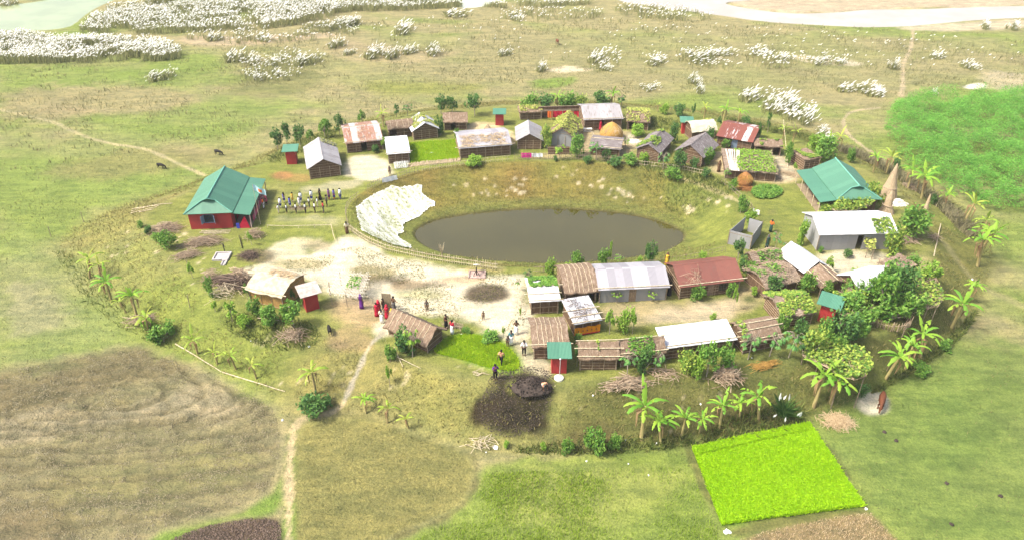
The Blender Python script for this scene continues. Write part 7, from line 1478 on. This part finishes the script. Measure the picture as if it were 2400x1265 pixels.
KID = [(654, 500, 1.25, 'hold', [('shirt', W_), ('trousers', 'cl_cream')], 'small boy in white shirt at the left end of the front row'), (673, 500, 1.3, 'stand', [('shirt', W_), ('trousers', B_)], 'boy in white shirt and black trousers, second in the front row'), (695, 500, 1.4, 'stand', [('shirt', W_), ('trousers', B_)], 'boy in white shirt and black trousers, third in the front row'), (717, 500, 1.45, 'stand', [('shirt', W_), ('trousers', B_)], 'boy in white shirt and black trousers, fourth in the front row'), (739, 499, 1.5, 'stand', [('shirt', W_), ('trousers', B_)], 'boy in white shirt next to the boy in red'), (759, 499, 1.6, 'stand', [('shirt', 'cl_red'), ('trousers', 'cl_grey')], 'boy in red shirt and dark grey trousers at the row end'),
 (658, 488, 1.45, 'stand', [('dress', U_), ('trousers', W_), ('shawl', W_)], 'girl in blue dress and white sash at the left of the middle row'), (681, 486, 1.4, 'stand', [('dress', U_), ('trousers', W_)], 'girl in blue dress with white leggings, second of the middle row'), (703, 486, 1.5, 'stand', [('dress', W_), ('trousers', W_)], 'girl all in white in the middle row'), (726, 486, 1.4, 'stand', [('shirt', W_), ('trousers', 'cl_grey')], 'boy in white shirt and grey trousers in the middle row'), (745, 485, 1.35, 'stand', [('shirt', W_), ('trousers', 'cl_cream')], 'boy in white shirt and cream shorts in the middle row'), (767, 484, 1.6, 'stand', [('shirt', 'cl_grey'), ('trousers', B_)], 'tall boy in dark clothes at the right of the middle row'),
 (667, 475, 1.4, 'stand', [('dress', U_), ('trousers', W_), ('veil', B_)], 'girl in blue dress and dark scarf at the left of the back row'), (687, 474, 1.35, 'stand', [('dress', 'cl_yellow'), ('trousers', 'cl_cream')], 'girl in yellow dress in the back row'), (706, 475, 1.5, 'stand', [('dress', U_), ('trousers', W_), ('shawl', W_)], 'girl in blue dress and white shawl in the back row'), (731, 471, 1.5, 'stand', [('dress', U_), ('trousers', W_), ('shawl', W_)], 'girl with big white shawl left of the girl in black'), (751, 468, 1.5, 'walk', [('sari', B_), ('veil', B_)], 'girl in a black cloak in the back row'), (772, 468, 1.5, 'stand', [('dress', 'cl_purple'), ('trousers', 'cl_red')], 'girl in purple and red right of the girl in black'), (784, 468, 1.45, 'stand', [('dress', U_), ('trousers', 'cl_orange')], 'girl in blue dress with orange trousers'), (798, 467, 1.5, 'stand', [('dress', U_), ('trousers', U_), ('shawl', W_)], 'girl in white shawl at the far right of the back row')]
for px, py, h_, ps, wr, lb in KID: person(px, py, h_, -80 + random.uniform(-14, 14), ps, wr, lb, LN)
PPL = [(619, 489, 1.5, 95, 'stand', [('shirt', 'cl_orange'), ('trousers', W_)], 'child in orange shirt at the school veranda edge'), (625, 479, 1.55, 80, 'stand', [('dress', 'cl_rose'), ('trousers', B_), ('veil', B_)], 'woman in pink and dark scarf at the school veranda'), (914, 411, 1.35, 20, 'stand', [('trousers', 'cl_brown')], 'bare chested boy above the white sheet on the fence'), (814, 548, 1.6, 200, 'stand', [('shirt', 'cl_cream'), ('lungi', 'cl_brown')], 'man in pale shirt at the left tip of the pond fence'),
 (848, 722, 1.65, 150, 'stand', [('sari', 'cl_purple'), ('veil', 'cl_purple')], 'woman in a purple sari under the white bamboo rack'), (884, 740, 1.6, 20, 'stand', [('sari', 'cl_red'), ('lungi', 'cl_blue')], 'woman in red top and blue skirt at the left of the gathering'), (889, 733, 1.55, 160, 'stand', [('sari', 'cl_red'), ('veil', 'cl_red')], 'woman in red sari behind the one with blue skirt'), (896, 756, 1.65, 170, 'stand', [('shirt', 'cl_cream'), ('lungi', W_)], 'man in pale shirt and white lungi at the front of the gathering'), (908, 746, 1.6, 0, 'hold', [('sari', 'cl_red'), ('veil', 'cl_red')], 'woman in bright red sari before the woven board'), (919, 752, 1.45, -60, 'hold', [('sari', 'cl_yellow'), ('veil', 'cl_yellow')], 'woman in yellow sari at the corner of the thatched hut'), (899, 726, 1.4, 60, 'stand', [('shirt', 'cl_brown'), ('trousers', 'cl_grey')], 'boy in brown beside the woven board'), (924, 727, 1.7, -30, 'reach', [('shirt', 'cl_brown'), ('lungi', 'cl_grey')], 'man in brown holding the woven board'),
 (1001, 728, 1.3, 0, 'stand', [('shirt', 'cl_grey'), ('trousers', 'cl_brown')], 'child peeping over the ridge of the open thatched hut'), (1046, 768, 1.65, 40, 'hold', [('lungi', B_)], 'bare chested man in black lungi at the open hut'), (1060, 782, 1.65, -40, 'stand', [('shirt', 'cl_red'), ('lungi', W_)], 'man in red shirt and white lungi by the open hut'), (1133, 749, 1.05, 0, 'stand', [('trousers', 'cl_brown')], 'small bare child alone in the pale yard'), (1210, 783, 1.65, 170, 'hold', [('shirt', 'cl_brown'), ('lungi', W_)], 'man in dark brown shirt seen from behind on the lane'), (1198, 807, 1.65, 0, 'stand', [('shirt', 'cl_teal'), ('lungi', W_)], 'man in teal shirt and white lungi on the lane'), (1190, 811, 1.2, 20, 'stand', [('shirt', 'cl_grey'), ('trousers', 'cl_brown')], 'boy standing beside the man in teal'), (1228, 832, 1.72, 0, 'hold', [('shirt', W_), ('trousers', B_)], 'man in white shirt and black trousers looking at his hands'),
 (1175, 853, 1.65, -20, 'walk', [('shirt', 'cl_peach'), ('trousers', B_)], 'man in peach striped shirt walking on the green plot'), (1161, 888, 1.7, 20, 'raised', [('shirt', 'cl_purple'), ('trousers', B_)], 'man in purple shirt with raised arms at the green plot edge'), (1271, 910, 1.6, 30, 'bend', [('shirt', 'cl_peach'), ('lungi', W_)], 'person bending in white lungi beside the dark soil heap'), (1562, 622, 1.6, 0, 'stand', [('sari', 'cl_yellow'), ('veil', 'cl_brown')], 'woman in yellow behind the gap left of the red roof'), (1568, 692, 1.55, 0, 'stand', [('sari', B_), ('veil', B_)], 'woman in black in the gap beside the grey tin house'), (1797, 580, 1.6, 10, 'stand', [('sari', 'cl_green'), ('veil', 'cl_grey')], 'woman in dark green print by the grey enclosure'), (1805, 544, 1.65, 130, 'hold', [('shirt', 'cl_orange'), ('lungi', 'cl_green')], 'man in orange shawl walking on the right lawn'), (1684, 403, 1.6, 0, 'stand', [('sari', 'cl_brown'), ('veil', 'cl_brown')], 'woman in brown by the leafy pen'), (1407, 306, 1.6, 0, 'stand', [('sari', 'cl_red'), ('veil', 'cl_red')], 'woman in red at the door of the tin house at the back'), (1363, 327, 1.2, 0, 'stand', [('shirt', 'cl_grey'), ('trousers', B_)], 'child in dark clothes left of the grey board shed'), (1012, 806, 1.5, 80, 'sit', [('shirt', 'cl_rose'), ('lungi', 'cl_brown')], 'person in rose shirt sitting in the open hut end')]
for px, py, h_, fc, ps, wr, lb in PPL: person(px, py, h_, fc, ps, wr, lb)

# ------------------------------------------------------------------ cattle and goats
def beast(graze):
    V = []; E = []
    def v(x, y, z, r, ry=None): V.append((x, y, z, r, ry or r)); return len(V) - 1
    a = v(0, .55, 1.02, .24, .27); b = v(0, .1, .98, .28, .32); c = v(0, -.4, .98, .25, .32); rump = v(0, .78, .98, .14, .18); nk = v(0, -.72, 1.02 if not graze else .92, .13, .17)
    h1 = v(0, -.95, 1.2, .1, .12) if not graze else v(0, -.98, .6, .1, .12); h2 = v(0, -1.2, 1.08, .08) if not graze else v(0, -1.08, .34, .08); mz = v(0, -1.34, 1.0, .06) if not graze else v(0, -1.12, .17, .06)
    E += [(b, a), (b, c), (a, rump), (c, nk), (nk, h1), (h1, h2), (h2, mz)]; V[0], V[1] = V[0], V[1]
    for s_ in (1, -1):
        e = v(s_ * .2, V[h1][1] + .02, V[h1][2] + .05, .035, .02); E.append((h1, e)); hn = v(s_ * .1, V[h1][1] + .02, V[h1][2] + .2, .02); E.append((h1, hn))
        s1 = v(s_ * .17, -.45, .68, .1); k1 = v(s_ * .17, -.45, .4, .055); f1 = v(s_ * .17, -.43, .05, .05); E += [(c, s1), (s1, k1), (k1, f1)]
        t1 = v(s_ * .17, .58, .72, .13); k2 = v(s_ * .17, .5, .56, .085); ho = v(s_ * .17, .72, .36, .05); f2 = v(s_ * .17, .66, .05, .05); E += [(a, t1), (t1, k2), (k2, ho), (ho, f2)]
    t1 = v(0, .95, .9, .03); t2 = v(0, .98, .5, .025); t3 = v(0, .98, .38, .045); E += [(rump, t1), (t1, t2), (t2, t3)]
    return skin('body', V, E, 1)
BM = {g: beast(g) for g in (0, 1)}
def animal(px, py, hgt, face, graze, mt, name, cat, label):
    p = at(px, py); me = BM[graze].copy(); me.materials.append(M[mt]); o = obj(name, me); o.location = p; o.rotation_euler = (0, 0, radians(face)); k = hgt / 1.3; o.scale = (k, k, k); tag(o, label, cat)
    return o
animal(2062, 952, 1.35, -28, 1, 'cow', 'cow', 'cow', 'red brown cow standing head down on a pale sandy circle')
animal(513, 364, .95, 70, 1, 'goat', 'goat', 'goat', 'black goat grazing beyond the school, nearer the latrine')
animal(379, 396, .95, 75, 1, 'goat', 'goat', 'goat', 'black goat grazing at the left beyond the school roof')
animal(773, 780, .85, 200, 1, 'goat', 'goat', 'goat', 'black goat on the slope below the white bamboo rack')
animal(1306, 105, 1.2, 10, 0, 'cow', 'cow', 'cow', 'small brown cow alone far out on the dry plain')
# ------------------------------------------------------------------ white litter
for k, (px, py, s_, lb) in enumerate([(1162, 1048, .3, 'largest white plastic bag at the foot of the front slope'), (1465, 1031, .25, 'white plastic bag by the tallest front banana'), (1704, 1246, .35, 'white sack at the lower left paddy corner'), (662, 984, .2, 'white paper left of the footpath bend'), (1141, 1043, .14, 'white scrap left of the largest plastic bag'), (1139, 1059, .1, 'white scrap below the largest plastic bag'), (1374, 1080, .12, 'white scrap on the sprouting field'), (1473, 1086, .1, 'white scrap on the right of the sprouting field'), (1520, 1113, .12, 'white scrap in the middle of the sprouting field'), (1390, 926, .16, 'white scrap on the front slope by the branches'), (1642, 946, .12, 'white scrap on the slope above the small banana'), (1538, 1038, .12, 'white scrap between the front bananas'), (724, 812, .16, 'white scrap below the dry brush on the left slope'), (588, 798, .14, 'white scrap on the left slope'), (2030, 1192, .22, 'pale clod at the right paddy corner'), (1012, 360, .35, 'white sheet lying in the green seedling plot'), (1762, 838, .1, 'white scrap under the hump roofed hut'), (2278, 655, .2, 'white scrap by the right slope path'), (930, 420, .25, 'white bundle on the fence behind the net'), (1082, 783, .14, 'white scrap by the green plot path')]):
    p = at(px, py); mb = MB(); rr = random.Random(k); s_ *= .6; mb.lathe([(s_ * .8, -.03), (s_, s_ * .15), (s_ * .8, s_ * .45), (s_ * .4, s_ * .6), (.02, s_ * .7)], 9, jit=.35, sx=rr.uniform(.8, 1.4))
    o = obj('plastic_litter', mb, mats=M['plastic']); o.location = p; o.rotation_euler = (0, 0, rr.uniform(0, 3)); tag(o, lb, 'litter', 'white litter on the ground')
# clods and dung dots on the right pasture
for k, (px, py) in enumerate([(2100, 1032), (2073, 1012), (2218, 1132), (2344, 1162), (2230, 1228)]):
    p = at(px, py); mb = MB(); mb.lathe([(.16, -.02), (.17, .05), (.1, .1), (.02, .12)], 9, jit=.3); o = obj('dung_pat', mb, mats=M['soil']); o.location = p; tag(o, ['dung pat nearest the tan straw pile', 'dung pat left of the one by the straw pile', 'dung pat at the middle of the right pasture', 'dung pat near the right edge of the pasture', 'dung pat at the bottom of the right pasture'][k], 'dung', 'dung pats on the right pasture')

# ------------------------------------------------------------------ thin river haze
mb = MB(); mb.box((-4100, -400, -6.5), (4100, 5200, 47)); m, nt, b = new_mat('haze air'); out = nt.nodes['Material Output']; nt.nodes.remove(b)
pv = nd(nt, 'ShaderNodeVolumePrincipled'); pv.inputs['Color'].default_value = (.95, .96, .93, 1); pv.inputs['Density'].default_value = HAZE; nt.links.new(pv.outputs[0], out.inputs['Volume'])
hz = obj('haze', mb, mats=m); tag(hz, kind='stuff')
